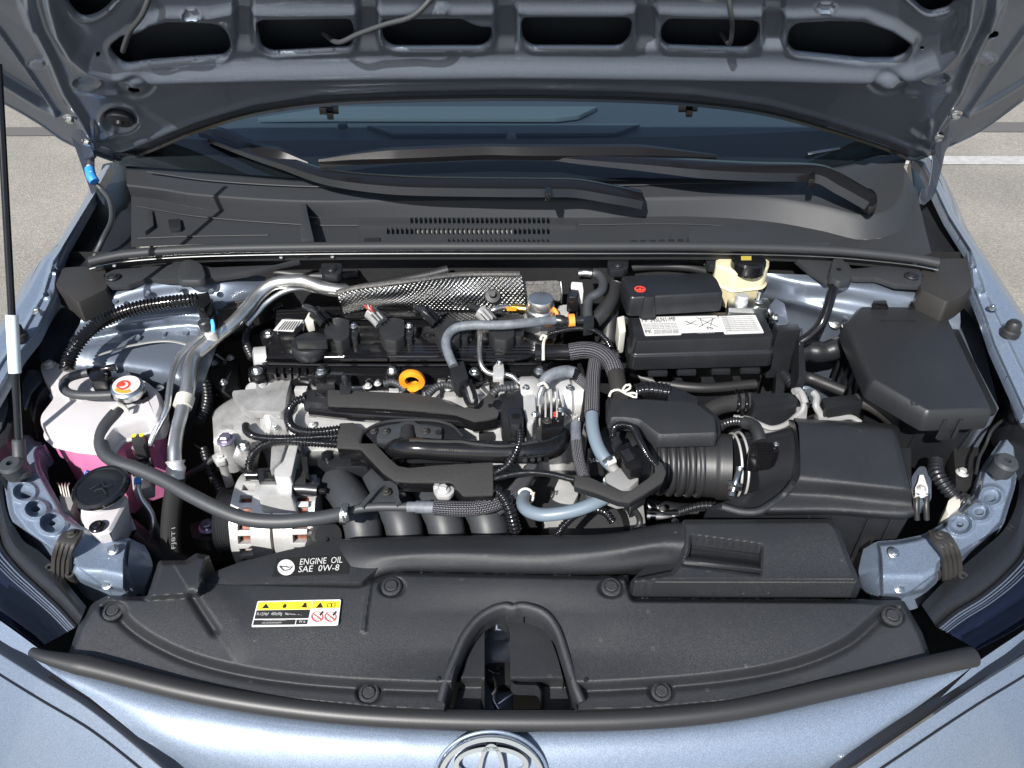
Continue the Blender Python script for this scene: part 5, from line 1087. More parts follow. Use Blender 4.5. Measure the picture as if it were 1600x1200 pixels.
hose('wiring_harness', 'thin grey lead looping along the right rail', 'harness', [(1575, 650, .83), (1550, 672, .83), (1540, 695, .82), (1530, 715, .815), (1525, 740, .81)], 5, 'rubber')
# ================================================================== engine
en = T('engine', 'four cylinder engine with glossy black cam cover and bare aluminium head', 'engine')
mk('cylinder_block', steps([(470, 640), (860, 640), (900, 700), (860, 790), (470, 790)], [.74, .25], [0, .03]), 'dark', en, bevel=.004)
mk('cylinder_head', steps(rpoly([(392, 590), (420, 574), (860, 574), (905, 590), (915, 640), (880, 668), (470, 672), (440, 660), (400, 640)], 5), [.825, .80, .79, .70], [0, .003, .006, .006]), 'alu', en, bevel=.003)
for x, y, w, d, h, m in ((420, 600, 46, 20, .02, 'alu'), (505, 596, 30, 18, .012, 'alud'), (560, 602, 22, 14, .014, 'alu'), (585, 596, 30, 16, .01, 'lgrey'), (668, 600, 20, 14, .015, 'alud'), (700, 604, 26, 16, .012, 'lgrey'), (748, 600, 34, 18, .012, 'alu'), (800, 600, 40, 26, .02, 'alu'), (870, 600, 40, 24, .03, 'alud'), (560, 588, 14, 10, .02, 'alud'), (615, 600, 16, 10, .018, 'alu')):
    box(x, y, .838, w, d, h + .015, en, m, 'casting_boss', bevel=.003)
for x, y in ((700, 607), (865, 610), (575, 604), (530, 595)): bolt(x, y, .842, 13, en, 'alu')
zc = .868
mk('cam_cover_flange', steps(rpoly([(404, 580), (418, 540), (436, 492), (470, 484), (860, 482), (884, 500), (878, 545), (852, 576), (700, 584), (480, 588)], 5), [zc - .012, zc - .04], [0, .001]), 'gloss', en, bevel=.003)
cc = mk('cam_cover', loft([
   [(430, 482, zc - .02), (520, 478, zc - .02), (640, 478, zc - .02), (760, 478, zc - .02), (872, 480, zc - .02)],
   [(432, 486, zc), (520, 482, zc), (640, 482, zc), (760, 482, zc), (872, 484, zc)],
   [(428, 520, zc), (520, 518, zc), (640, 518, zc), (760, 518, zc), (872, 518, zc)],
   [(424, 531, zc), (520, 531, zc + .003), (640, 531, zc + .004), (760, 531, zc + .003), (868, 531, zc)],
   [(418, 552, zc), (520, 556, zc + .004), (640, 556, zc + .005), (760, 556, zc + .004), (858, 552, zc)],
   [(416, 560, zc - .001), (520, 560, zc + .001), (640, 560, zc + .002), (760, 560, zc + .001), (852, 558, zc - .001)],
   [(414, 564, zc - .010), (520, 566, zc - .008), (640, 566, zc - .008), (760, 566, zc - .008), (850, 563, zc - .010)]], 70, 50), 'gloss', en, ang=60)
for y in (541, 545.5, 550): mk('cover_rib', tube([(534, y, zc + .0035), (690, y, zc + .005), (835, y, zc + .003)], 2.2, 6), 'gloss', en)
mk('cover_bead', tube([(532, 562, zc + .002), (600, 562, zc + .003), (606, 562, zc + .003)], 6, 10), 'gloss', en); mk('cover_bead', tube([(609, 562, zc + .003), (700, 562, zc + .003), (800, 562, zc + .002), (830, 556, zc + .002), (842, 548, zc + .002)], 6, 10), 'gloss', en)
mk('cover_step', tube([(416, 568, zc - .008), (520, 570, zc - .006), (700, 570, zc - .006), (846, 568, zc - .008)], 5, 8), 'gloss', en)
for i in range(7): mk('cover_web', prism([(428 + i * 12, 573), (431 + i * 12, 573), (431 + i * 12, 584), (427 + i * 12, 584)], zc - .008, .012), 'gloss', en, bevel=.001)
for x, y in ((402, 580), (502, 581), (613, 580), (741, 582), (420, 523), (843, 580)):
    mk('bolt_boss', lathe(U(x, y, zc - .012), (0, 0, 1), [(.0125, -.02), (.0125, 0), (.011, .003), (.0005, .003)], 20), 'gloss', en); bolt(x, y, zc - .009, 18, en, 'zinc')
mk('cover_port', lathe(U(403, 562, .85), (-1, -.3, .1), [(.018, -.012), (.018, .004), (.012, .006), (.0005, .006)], 22), 'alu', en)
# right end of cam cover with the breather pipe
mk('breather_neck', tube([(836, 551, .872), (852, 551, .872)], 31, 22), 'gloss', en)
oc = T('oil_filler_cap', 'round black oil filler cap with flat grip on the cam cover', 'cap')
oo = U(486, 549, zc + .002)
mk('cap_disc', lathe(oo, (0, 0, 1), [(.024, -.002), (.0255, .001), (.0255, .012), (.023, .016), (.0005, .017)], 36), 'plastic', oc)
mk('cap_grip', prism(rpoly([(462, 526), (511, 526), (511, 533), (462, 533)], 2), zc + .034, .013), 'plastic', oc, bevel=.002)
for k in range(9): mk('grip_groove', prism([(466 + k * 5, 532.4), (468 + k * 5, 532.4), (468 + k * 5, 533.8), (466 + k * 5, 533.8)], zc + .033, .010), 'gloss', oc)
# ignition coils
def coil(label, x, y, dx=0, grey=False, red=False):
    t = T('ignition_coil', label, 'ignition coil', 'ignition coils along the cam cover')
    z0 = .892
    mk('coil_body', prism(rpoly([(x - 28, y + 2), (x - 24, y - 15), (x - 4, y - 18), (x + 12, y - 14), (x + 12, y + 12), (x - 2, y + 20), (x - 20, y + 18)], 3), z0, .028, .001), 'rubber', t, bevel=.003)
    mk('coil_ear', prism(rpoly([(x + 8, y), (x + 12, y - 6), (x + 25, y - 6), (x + 27, y + 2), (x + 24, y + 14), (x + 8, y + 14)], 3), z0 - .006, .022), 'plastic', t, bevel=.002)
    bolt(x + 19, y - 3, z0 - .004, 13, t, 'zinc')
    cm = 'lgrey' if grey else 'gloss'
    c = ptube('plug_connector', [(x - 43, y - 26, z0 + .010), (x - 34, y - 19, z0 + .006), (x - 24, y - 8, z0)], 23, cm, t, n=10)
    for k in (-5, 0, 5): mk('connector_rib', tube([(x - 41 + k, y - 28 - k * .7, z0 + .021), (x - 27 + k, y - 12 - k * .7, z0 + .014)], 3, 6), cm, c)
    if red:
        for k in range(3): ptube('lead', [(x - 40 + k * 3, y - 26, z0 + .02), (x - 46 + k * 3, y - 31, z0 + .03), (x - 50 + k * 5, y - 36, z0 + .026)], 2.4, 'red' if k != 1 else 'white', t)
    else: ptube('lead', [(x - 40, y - 25, z0 + .008), (x - 48, y - 30, z0 + .002), (x - 56, y - 33, z0 - .008)], 11, 'plastic', t, corr=4)
coil('ignition coil with black plug nearest the barcode label', 534, 513)
coil('ignition coil with pale grey plug and red leads', 620, 513, grey=True, red=True)
coil('ignition coil with black plug behind the bend of the grey hose', 707, 514)
coil('ignition coil with pale grey plug near the pump', 792, 512, grey=True)
sc = T('barcode_connector', 'black connector block bearing a white barcode sticker', 'connector')
mk('block', prism(rpoly([(432, 516), (444, 497), (478, 498), (474, 512), (462, 524), (438, 524)], 2), .888, .03), 'gloss', sc, bevel=.002)
bs = mk('sticker', prism([(427, 516), (441, 499), (474, 500), (458, 518)], .8888, .0006), 'white', sc)
for k in range(7): mk('bar', prism([(434 + k * 4.2, 515), (436 + k * 4.2, 515), (447 + k * 3.7, 502), (445.3 + k * 3.7, 502)][:4], .8894, .0003), 'ink', bs)
mk('white_tab', prism([(476, 500), (482, 488), (492, 488), (490, 504), (480, 506)], .893, .014), 'ivory', sc, bevel=.001)
dp_ = T('oil_dipstick', 'yellow-orange dipstick loop standing by the cam cover', 'dipstick')
dc = U(644, 594, .862); vw = (Vector((0, 0, CAMZ)) - dc).normalized(); dx_ = Vector((1, 0, 0)); dy_ = Vector((0, -.25, 1)).normalized(); s = dep(dc) / FOC
lp_ = [dc + dx_ * (15.5 * s * math.cos(t)) + dy_ * (14.5 * s * math.sin(t) / .80) for t in [2 * math.pi * k / 40 for k in range(40)]]
mk('pull_loop', sweep(lp_, [(-.0038, -.0035), (.0038, -.0035), (.0045, 0), (.0038, .0035), (-.0038, .0035), (-.0045, 0)], closed=True, up=Vector((0, -1, .2))), 'dip', dp_, ang=50)
mk('loop_foot', sweep([dc - dy_ * (13 * s / .8), dc - dy_ * (20 * s / .8), dc - dy_ * (40 * s)], CIRC(10, .006), radii=[1.6, 1.1, .5]), 'dip', dp_)
# exhaust heat shield
hs_ = T('heat_shield', 'embossed silver foil heat shield behind the cam cover', 'heat shield')
R_ = [[(528, 458, .905), (560, 452, .91), (640, 441, .918), (720, 431, .92), (815, 430, .92)], [(530, 470, .90), (560, 464, .903), (640, 455, .906), (720, 448, .906), (818, 446, .906)], [(536, 490, .872), (580, 482, .875), (640, 482, .875), (720, 484, .872), (822, 486, .87)]]
vv, ff = loft(R_, 230, 60); 
e1 = [];  w = 231
for i, p in enumerate(vv):
    a, b = i % w, i // w; k = math.sin(a * 1.10 + .5 * math.sin(b * .11 + a * .02)) * math.sin(b * .84 + .4 * math.sin(a * .05)); q = 2.2 * math.sin(a * .045 + b * .05) * math.sin(b * .09 - a * .021 + 1); e1.append(p + Vector((0, -.0014, .0014)) * (k * (.75 + .25 * math.sin(a * .07)) + q))
mk('foil_panel', (e1, ff), 'foil', hs_, ang=180)
mk('rolled_edge', tube([(526, 457, .906), (560, 449, .912), (640, 439, .92), (720, 429, .922), (812, 428, .922)], 9, 8), 'dfoil', hs_)
mk('steel_plate', prism(rpoly([(812, 440, .905), (872, 438, .905), (878, 446, .902), (876, 470, .878), (814, 474, .875)], 4), None, .004), 'dfoil', hs_, bevel=.001)
mk('plate_edge', tube([(876, 440, .908), (878, 456, .895), (877, 474, .878)], 4, 8), 'chrome', hs_)
mk('shield_stud', lathe(U(770, 462, .893), (0, -.7, .7), [(.012, 0), (.011, .003), (.005, .004), (.004, .012), (.0005, .012)], 18), 'dark', hs_)
mk('lower_bracket', prism([(536, 490), (600, 485), (650, 484), (700, 487), (690, 494), (540, 496)], .878, .005), 'gloss', hs_, bevel=.001)
# pump and fuel lines
pu = T('fuel_pump', 'shiny cylindrical fuel pump at the back of the head', 'pump')
pc = U(844, 500, .878)
mk('pump_can', lathe(pc, (0, 0, 1), [(.019, -.03), (.019, .012), (.021, .014), (.021, .020), (.019, .022), (.019, .034), (.0175, .037), (.0005, .038)], 36), 'pipe', pu)
mk('pump_base', lathe(pc, (0, 0, 1), [(.026, -.02), (.026, .002), (.022, .006), (.0005, .006)], 6), 'alud', pu)
mk('pump_inlet', tube([(822, 483, .89), (812, 482, .89), (800, 481, .89)], 13, 14), mat('brassy_union', (.62, .45, .12), .3, 1.), pu)
mk('yellow_tab', prism([(791, 479), (808, 480), (807, 483), (792, 483)], .897, .003), 'dip', pu)
ptube('inlet_pipe', [(800, 481, .89), (785, 480, .892), (772, 484, .892), (762, 490, .885)], 9, 'pipe', pu)
mk('pump_plug', prism([(872, 478), (890, 475), (888, 494), (868, 494)], .89, .02, r=3), 'alu', pu, bevel=.003)
kc = T('pump_connector', 'black and white plug standing above the pump', 'connector')
mk('plug_shell', prism([(890, 448), (908, 449), (904, 468), (886, 467)], .92, .02, r=1), 'gloss', kc, bevel=.0015); mk('plug_lock', prism([(893, 440), (910, 441), (912, 456), (906, 456), (904, 449), (892, 447)], .925, .02, r=2), 'white', kc, bevel=.0015)
mk('plug_frame', prism([(893, 452), (903, 453), (901, 463), (890, 462)], .922, .002), 'plastic', kc); ptube('pigtail', [(900, 466, .90), (896, 478, .895), (890, 490, .885)], 14, 'gloss', kc)
wp = T('fuel_pipe', 'thin steel fuel pipe crossing the cam cover with a clamp', 'pipe')
ptube('pipe', [(751, 508, .895), (750, 520, .893), (749, 545, .885), (751, 567, .878), (757, 578, .872), (768, 584, .868), (790, 585, .866), (802, 589, .864), (812, 600, .856), (824, 612, .845)], 8, 'pipe', wp)
mk('clamp', prism([(771, 572), (777, 566), (786, 567), (788, 578), (787, 590), (770, 590)], .875, .008, r=2), 'alu', wp, bevel=.002); bolt(780, 567, .877, 10, wp)
gh = T('breather_hose', 'weathered grey hose arching across the coils to a black clip', 'hose')
ptube('tube', [(709, 572, .880), (702, 556, .886), (697, 537, .892), (701, 522, .897), (714, 512, .902), (740, 508, .905), (780, 508, .905), (820, 505, .905), (860, 501, .90), (874, 500, .898)], 15, 'greyhose', gh)
mk('end_clip', prism([(702, 568), (724, 564), (732, 590), (716, 600), (706, 590)], .878, .022, r=2), 'plastic', gh, bevel=.002)
for k in range(3): mk('clip_window', prism([(708 + k * 6, 575), (712 + k * 6, 574), (713 + k * 6, 580), (709 + k * 6, 581)], .8785, .001), 'ink', gh)
mk('clip_loop', sweep(spline([U(x, y, .868) for x, y in [(722, 596), (731, 592), (739, 608), (744, 626), (740, 634), (732, 632), (725, 614)]], .003, closed=True), CIRC(8, .003), closed=True), 'gloss', gh); mk('loop_core', prism([(726, 600), (731, 598), (738, 616), (739, 628), (733, 628)], .864, .004, r=2), 'alu', gh, bevel=.001)
jt = T('hose_junction', 'black quick coupling with orange lock rings', 'coupling')
ptube('coupling_body', [(868, 500, .898), (884, 502, .898), (900, 501, .897), (925, 500, .896)], 16, 'plastic', jt, rad=[(0, 1.15), (.25, 1.15), (.26, .85), (.5, .85), (1, .9)])
ptube('lock_ring', [(888, 502, .898), (897, 501.5, .898)], 23, 'orange', jt); mk('lock_ring', sweep([U(857, 494, .893) + Vector((math.cos(t), math.sin(t) * .6, math.sin(t) * .8)) * .0125 for t in [2 * math.pi * k / 28 for k in range(28)]], CIRC(8, .0028), closed=True), 'orange', jt)
mk('tee_end', prism(rpoly([(912, 494), (928, 492), (928, 506), (912, 508)], 2), .906, .018), 'plastic', jt, bevel=.002)
hose('vacuum_hose', 'grey hose rising from the orange coupling toward the cowl', 'hose', [(919, 498, .90), (918, 480, .906), (922, 466, .912), (934, 459, .916), (941, 452, .918), (942, 440, .92), (936, 430, .922), (925, 427, .922), (908, 428, .92)], 15, 'hose')
o = hose('foil_wrapped_hose', 'short silver-wrapped hose end under the cowl', 'hose', [(906, 428, .921), (915, 427, .923), (925, 428, .923)], 18, 'foil')
hose('heater_hose', 'black heater hose with white stripes beside the battery', 'hose', [(928, 502, .885), (942, 488, .892), (955, 468, .90), (960, 448, .905)], 24, 'rubber')
for k, (a, b) in enumerate((((934, 479), (943, 486)), ((939, 473), (949, 480)))):
    pass
hose('heater_hose', 'thick black heater hose going down left of the battery', 'hose', [(965, 440, .90), (960, 460, .885), (955, 485, .875), (952, 510, .86), (948, 540, .84)], 26, 'rubber')
hose('heater_hose', 'dark hose slanting behind the heat shield under the cowl', 'hose', [(560, 452, .89), (620, 440, .89), (670, 430, .895), (700, 422, .90)], 16, 'rubber')
hose('battery_cable', 'black corrugated cable left of the battery case', 'cable', [(975, 500, .84), (968, 530, .83), (966, 560, .81)], 22, 'rubber', corr=7)
mt = T('cable_holder', 'ivory plastic cable holder at the battery corner', 'holder')
mk('holder_body', prism([(964, 496), (975, 493), (978, 518), (968, 522)], .885, .035, r=2), 'ivory', mt, bevel=.002)
# coolant pipe and hoses right of engine
bp = T('coolant_outlet_hose', 'braid-sleeved black hose curving from cam cover down to the resonator', 'hose')
ptube('smooth_pipe', [(848, 551, .872), (870, 550, .872), (893, 550, .873)], 25, 'gloss', bp, n=18)
ptube('braided_sleeve', [(890, 550, .874), (915, 547, .878), (938, 552, .88), (955, 566, .878), (963, 585, .874)], 28, 'braid', bp, n=18)
ptube('smooth_end', [(962, 583, .875), (965, 600, .873), (968, 622, .868)], 27, 'brown', bp, n=18)
mk('wire_clip', tube([(952, 620, .88), (955, 612, .884), (966, 609, .886), (976, 614, .882), (985, 618, .88), (994, 621, .88), (995, 615, .882), (988, 614, .882), (978, 616, .882)], 4, 8), 'ivory', bp); mk('clip_loop', tube([(974, 612, .884), (984, 607, .887), (984, 601, .888), (978, 602, .888), (973, 609, .886)], 4, 8), 'ivory', bp)
mk('neck_clip', tube([(849, 563, .872), (849, 540, .886), (851, 530, .888), (854, 526, .888), (848, 524, .89), (845, 530, .889)], 5, 8), 'ivory', bp)
hose('wiring_conduit', 'thin corrugated conduit arching above the braided coolant hose', 'conduit', [(856, 522, .893), (880, 516, .895), (905, 513, .896), (930, 517, .895), (946, 530, .89), (955, 545, .885)], 9, 'gloss', corr=4)
v1 = T('vapour_hose', 'blue-grey hose with braided upper half dropping to the purge valve', 'hose')
ptube('braided_sleeve', [(930, 566, .868), (927, 590, .868), (926, 615, .868), (925, 648, .866)], 23, 'braid', v1, n=18)
ptube('smooth_hose', [(925, 645, .866), (926, 668, .863), (932, 692, .858), (942, 712, .853), (956, 728, .848)], 21, 'bluehose', v1, n=18)
mk('spring_clamp', tube([(944, 724, .858), (951, 718, .862), (962, 713, .858)], 12, 8, flat=.5), 'zinc', v1); mk('clamp_ear', prism([(948, 716), (960, 712), (964, 720), (950, 726)], .863, .004), 'white', v1, bevel=.001)
pv = T('purge_valve', 'pale green-grey purge valve with black plug', 'valve')
mk('valve_body', prism(rpoly([(944, 742), (962, 730), (985, 728), (1000, 748), (985, 762), (968, 765), (950, 758)], 4), .852, .035), 'lgrey', pv, bevel=.004)
mk('green_face', prism(rpoly([(942, 748), (952, 738), (960, 744), (974, 764), (965, 762), (944, 756)], 3), .846, .03), mat('pale_green_plastic', (.50, .60, .54), .35), pv, bevel=.003)
mk('plug', prism(rpoly([(965, 700), (983, 690), (1000, 712), (1004, 730), (985, 735), (972, 718)], 3), .868, .03), 'gloss', pv, bevel=.002)
mk('plug_window', prism([(970, 706), (982, 700), (992, 716), (980, 722)], .8685, .001), 'plastic', pv); mk('plug_latch', prism([(956, 684), (966, 678), (972, 690), (962, 696)], .872, .015), 'plastic', pv, bevel=.002)
ptube('outlet', [(955, 728, .85), (963, 738, .848)], 17, 'lgrey', pv)
hose('vapour_hose', 'blue-grey hose curving up from the front duct to the purge bracket', 'hose', [(822, 770, .80), (816, 784, .806), (824, 797, .812), (845, 804, .816), (870, 803, .82), (900, 797, .824), (925, 788, .828), (945, 778, .83)], 21, 'bluehose', n=18)
o = T('hose_clip', 'white ring clip on the lower end of the blue-grey hose', 'clip'); mk('ring', sweep([U(821, 776, .806) + Vector((math.cos(t) * .9, math.sin(t) * .5, math.sin(t) * .8)) * .0105 for t in [2 * math.pi * k / 28 for k in range(28)]], CIRC(8, .0016), closed=True), 'ivory', o); ptube('tang', [(829, 772, .814), (835, 770, .816), (833, 776, .815)], 3, 'ivory', o)
b2 = T('bypass_hose', 'speckled grey hose ending in a narrow braided sleeve', 'hose')
ptube('grey_end', [(900, 662, .85), (900, 676, .85), (901, 694, .848)], 17, 'greyhose', b2); ptube('braided_sleeve', [(901, 692, .848), (904, 715, .845), (909, 735, .84), (918, 760, .83), (925, 780, .82)], 19, 'braid', b2, n=16)
g2 = T('bypass_hose', 'short weathered grey hose bent over the throttle body', 'hose')
ptube('grey_bend', [(850, 604, .872), (853, 592, .88), (866, 584, .884), (885, 580, .884), (895, 582, .882)], 19, 'greyhose', g2); ptube('steel_stub', [(842, 636, .852), (843, 618, .86), (848, 604, .87)], 9, 'pipe', g2); mk('clip', tube([(841, 602, .882), (850, 598, .888), (856, 606, .88)], 5, 8), 'ivory', g2)
hose('braided_hose', 'braided hose tucked behind the throttle body', 'hose', [(895, 580, .86), (905, 592, .86), (920, 606, .855)], 18, 'braid', n=16)
# throttle body
tb = T('throttle_valve', 'bare aluminium throttle body with black motor housing', 'throttle valve')
t0, t1 = U(812, 628, .83), U(915, 622, .83)
ax = (t1 - t0).normalized()
mk('bore_housing', lathe(t0, ax, [(.032, 0), (.034, .004), (.034, .02), (.030, .026), (.028, .05), (.033, .055), (.033, .066), (.028, .07), (.028, .088), (.024, .09), (.0005, .09)], 36), 'alu', tb)
mk('flange', prism(rpoly([(816, 600), (826, 598), (836, 604), (838, 650), (832, 664), (824, 664), (818, 640)], 3), .858, .05), 'alu', tb, bevel=.003)
for x, y in ((822, 606), (836, 648), (876, 640), (890, 606)): bolt(x, y, .862, 12, tb, 'zinc')
for a in range(5): mk('cooling_rib', prism([(842 + a * 9, 606), (845 + a * 9, 606), (845 + a * 9, 648), (842 + a * 9, 648)], .862 - abs(a - 2) * .003, .02), 'alu', tb, bevel=.001)
mk('motor_cover', prism(rpoly([(778, 618), (806, 606), (818, 612), (820, 655), (806, 664), (784, 656)], 4), .858, .04), 'plastic', tb, bevel=.004)
mk('motor_shaft', lathe(U(774, 642, .845), (-1, -.2, .1), [(.014, -.02), (.014, 0), (.010, .004), (.010, .010), (.0005, .01)], 20), 'gloss', tb)
mk('connector', prism(rpoly([(794, 640), (812, 636), (818, 650), (814, 662), (798, 664)], 2), .866, .02), 'gloss', tb, bevel=.002)
mk('map_sensor', prism(rpoly([(848, 640), (868, 636), (882, 648), (880, 672), (846, 676)], 4), .855, .035), 'gloss', tb, bevel=.004); bolt(855, 658, .858, 14, tb, 'brown'); mk('red_lock', prism([(864, 644), (869, 643), (870, 649), (865, 650)], .8565, .003), 'red', tb)
# intake manifold
im = T('intake_manifold', 'black plastic intake manifold with four fat runners', 'intake manifold')
for i, (x, dx) in enumerate(((569, 0), (633, 0), (699, 0), (766, 0))):
    ptube('runner', [(x + 5, 885, .70), (x + 2, 850, .745), (x - 5, 812, .768), (x - 24, 778, .772), (x - 42, 752, .76), (x - 48, 730, .73)], 56, 'hose', im, n=22)
for i, x in enumerate((601, 666, 731)): mk('runner_link', tube([(x - 5, 818, .70), (x + 10, 822, .70)], 8, 8), 'alud', im); mk('support_post', prism([(x - 3, 800), (x + 8, 800), (x + 8, 850), (x - 3, 850)], .66, .02), 'alud', im)
mk('plenum_beam', steps(rpoly([(452, 702), (560, 690), (720, 700), (740, 728), (600, 735), (460, 732)], 4), [.775, .74], [0, .003]), 'gloss', im, bevel=.004)
mk('beam_pad', prism(rpoly([(480, 705), (560, 702), (588, 720), (570, 730), (482, 728)], 3), .792, .02), 'plastic', im, bevel=.003)
mk('beam_boss', lathe(U(512, 713, .793), (0, 0, 1), [(.008, -.01), (.008, .004), (.005, .006), (.0005, .006)], 18), 'gloss', im)
mk('beam_clip', prism([(548, 712), (572, 711), (574, 722), (548, 722)], .80, .012, r=1), 'gloss', im, bevel=.001)
ar = mk('balance_rail', tube([(622, 714, .815), (616, 704, .828), (640, 700, .842), (690, 703, .842), (740, 705, .842), (790, 706, .842), (840, 706, .842), (866, 698, .84), (876, 680, .835)], 34, 22), 'gloss', im, ang=60)
mk('rail_seam', tube([(640, 688, .856), (700, 690, .857), (720, 690, .857), (745, 694, .857), (790, 697, .857), (840, 690, .856)], 5, 8), 'rubber', ar)
for x in (820, 832, 843, 854): mk('rail_nub', lathe(U(x, 718, .852), (0, -1, .5), [(.0035, 0), (.003, .003), (.0005, .003)], 10), 'gloss', ar)
txt('10/1701', (688, 722), (708, 722), 'plastic', ar, 5, z=.845, lift=.016)
op = T('gasket_plate', 'grey-black oval plate with bolts and arched bracket above the manifold', 'plate')
zo = .838
mk('oval_plate', steps([(x, y) for x, y in rpoly([(560, 694), (566, 676), (590, 661), (620, 656), (680, 656), (708, 664), (726, 680), (728, 694)], 8)], [zo, zo - .03], [0, .004]), 'plastic', op, bevel=.004)
mk('plate_bead', tube([(562, 692, zo + .002), (568, 676, zo + .002), (592, 662, zo + .002), (622, 657, zo + .002), (678, 657, zo + .002), (706, 665, zo + .002), (724, 682, zo + .002)], 5, 8), 'rubber', op)
ab_ = mk('arch_bracket', prism(rpoly([(588, 686), (592, 668), (606, 664), (622, 662), (632, 658), (646, 658), (656, 663), (668, 664), (690, 668), (690, 686), (652, 686), (648, 674), (638, 668), (628, 674), (622, 688)], 2), zo + .006, .008), 'hose', op, bevel=.002)
for x, y in ((584, 674), (603, 674), (665, 674)): bolt(x, y, zo + .008, 12, op, 'brown')
mk('hole_plug', lathe(U(685, 676, zo + .007), (0, 0, 1), [(.0042, 0), (.0042, .0012), (.0005, .0012)], 14), 'ink', op)
ptube('centre_pipe', [(637, 672, zo + .002), (637, 688, zo + .004), (634, 706, zo + .002)], 24, 'rubber', op, n=16)
# fuel rail / upper cover boards
def board(label, pts, z, h=.020, side='gloss'):
    t = T('harness_cover', label, 'harness cover')
    mk('felt_top', prism(rpoly(pts, 3), z, .004), 'felt', t, bevel=.001); mk('channel', prism(rpoly(pts, 3), z - .0035, h, -.001), side, t, bevel=.002); return t
c1 = board('long grey-black harness cover running below the dipstick', [(512, 609), (640, 614), (683, 621), (710, 634), (726, 637), (746, 631), (766, 612), (779, 610), (779, 650), (765, 654), (742, 657), (712, 646), (680, 642), (600, 636), (512, 632)], .855)
mk('connector', prism(rpoly([(472, 614), (486, 608), (513, 610), (513, 630), (484, 628), (472, 624)], 2), .853, .02), 'plastic', c1, bevel=.002); mk('connector_lock', prism([(492, 612), (508, 613), (508, 619), (492, 618)], .8545, .003), 'gloss', c1, bevel=.001)
mk('under_channel', tube([(486, 640, .835), (560, 648, .835), (680, 655, .835), (740, 660, .835)], 22, 10, flat=.9), 'gloss', c1)
mk('mount_tab', prism([(494, 595), (523, 595), (523, 606), (494, 606)], .845, .012, r=1), 'rubber', c1, bevel=.001); mk('mount_tab', prism([(531, 598), (548, 596), (548, 612), (531, 612)], .86, .02, r=2), 'plastic', c1, bevel=.002)
mk('mount_pin', lathe(U(540, 596, .86), (0, 0, 1), [(.005, 0), (.005, .008), (.003, .012), (.0005, .012)], 12), 'plastic', c1)
c2 = board('stepped grey-black harness cover over the manifold centre', [(530, 661), (553, 660), (566, 672), (608, 716), (622, 728), (640, 731), (680, 727), (770, 722), (771, 772), (723, 773), (706, 752), (640, 752), (617, 750), (597, 736), (563, 700), (526, 698)], .838)
mk('bolt_lug', prism(rpoly([(677, 753), (708, 753), (710, 768), (702, 776), (684, 776), (677, 766)], 3), .826, .006), 'alu', c2, bevel=.001); bolt(693, 765, .828, 20, c2, 'alu')
c3 = board('thin black L-shaped cable guide round the purge valve', [(900, 742), (922, 746), (946, 757), (966, 768), (984, 767), (1012, 748), (1024, 738), (1022, 720), (1034, 722), (1041, 738), (1036, 752), (1005, 772), (985, 783), (966, 781), (930, 767), (896, 757)], .868, .012, 'plastic')
mk('steel_clip', prism([(975, 780), (1000, 770), (1010, 776), (985, 792)], .85, .012, r=2), 'zinc', c3, bevel=.002)
# conduits
cf = lambda lab, P, w, cr=5, m='gloss', **k: hose('wiring_conduit', lab, 'conduit', P, w, m, corr=cr, **k)
cf('corrugated conduit looping below the upper harness cover', [(478, 622, .852), (462, 628, .85), (452, 642, .845), (451, 658, .842), (460, 670, .84), (480, 675, .84), (505, 674, .838), (530, 671, .835)], 14)
cf('corrugated conduit leading from the engine mount to the stepped cover', [(384, 664, .83), (386, 674, .832), (400, 682, .834), (430, 685, .835), (470, 684, .834), (530, 681, .832)], 12)
cf('corrugated conduit arching down to the alternator plug', [(389, 738, .80), (390, 722, .808), (398, 706, .816), (414, 694, .824), (440, 689, .83), (480, 691, .831), (528, 694, .829)], 13)
cf('corrugated conduit falling from the throttle plug', [(806, 655, .862), (812, 672, .86), (812, 690, .856), (804, 710, .85), (792, 728, .842), (772, 740, .834)], 13)
cf('thin corrugated conduit bridging to the L-shaped guide', [(770, 749, .832), (795, 742, .842), (825, 738, .85), (860, 741, .858), (898, 750, .862)], 10, 4)
cf('fat corrugated conduit dropping in front of the last runner', [(772, 764, .826), (786, 776, .822), (796, 795, .81), (802, 815, .795), (806, 832, .78)], 19, 7)
cf('corrugated conduit bowing behind the front duct', [(868, 838, .79), (882, 820, .80), (900, 804, .81), (925, 796, .815), (945, 800, .81), (958, 815, .80)], 13, 5)
cf('corrugated conduit hooping beside the resonator', [(957, 684, .868), (960, 668, .872), (972, 663, .875), (988, 668, .876), (1000, 690, .875), (1012, 712, .872), (1026, 728, .868)], 11, 4)
cf('corrugated conduit by the dipstick', [(600, 600, .845), (612, 597, .848), (625, 602, .848), (634, 612, .844)], 12, 5, 'hose')
cf('corrugated conduit right of the dipstick', [(668, 618, .85), (680, 606, .852), (695, 601, .852), (712, 606, .85), (722, 618, .848)], 12, 5, 'hose')
cf('corrugated conduit climbing to the throttle motor', [(768, 618, .86), (778, 608, .864), (792, 606, .866), (806, 604, .866)], 12, 5, 'hose')
th_ = T('throttle_plug', 'black plug feeding the throttle motor conduit', 'plug'); mk('plug_body', prism(rpoly([(794, 642), (814, 638), (818, 656), (812, 664), (797, 662)], 2), .872, .02), 'plastic', th_, bevel=.002); mk('plug_lock', prism([(799, 646), (810, 644), (812, 652), (801, 654)], .8735, .003), 'gloss', th_, bevel=.001)
cx = T('corrugated_air_hose', 'short ribbed black hose with socket in front of the battery', 'hose')
ptube('ribbed_hose', [(990, 616, .85), (1000, 611, .856), (1015, 609, .858), (1045, 613, .856)], 27, 'gloss', cx, corr=7, amp=.09, n=18)
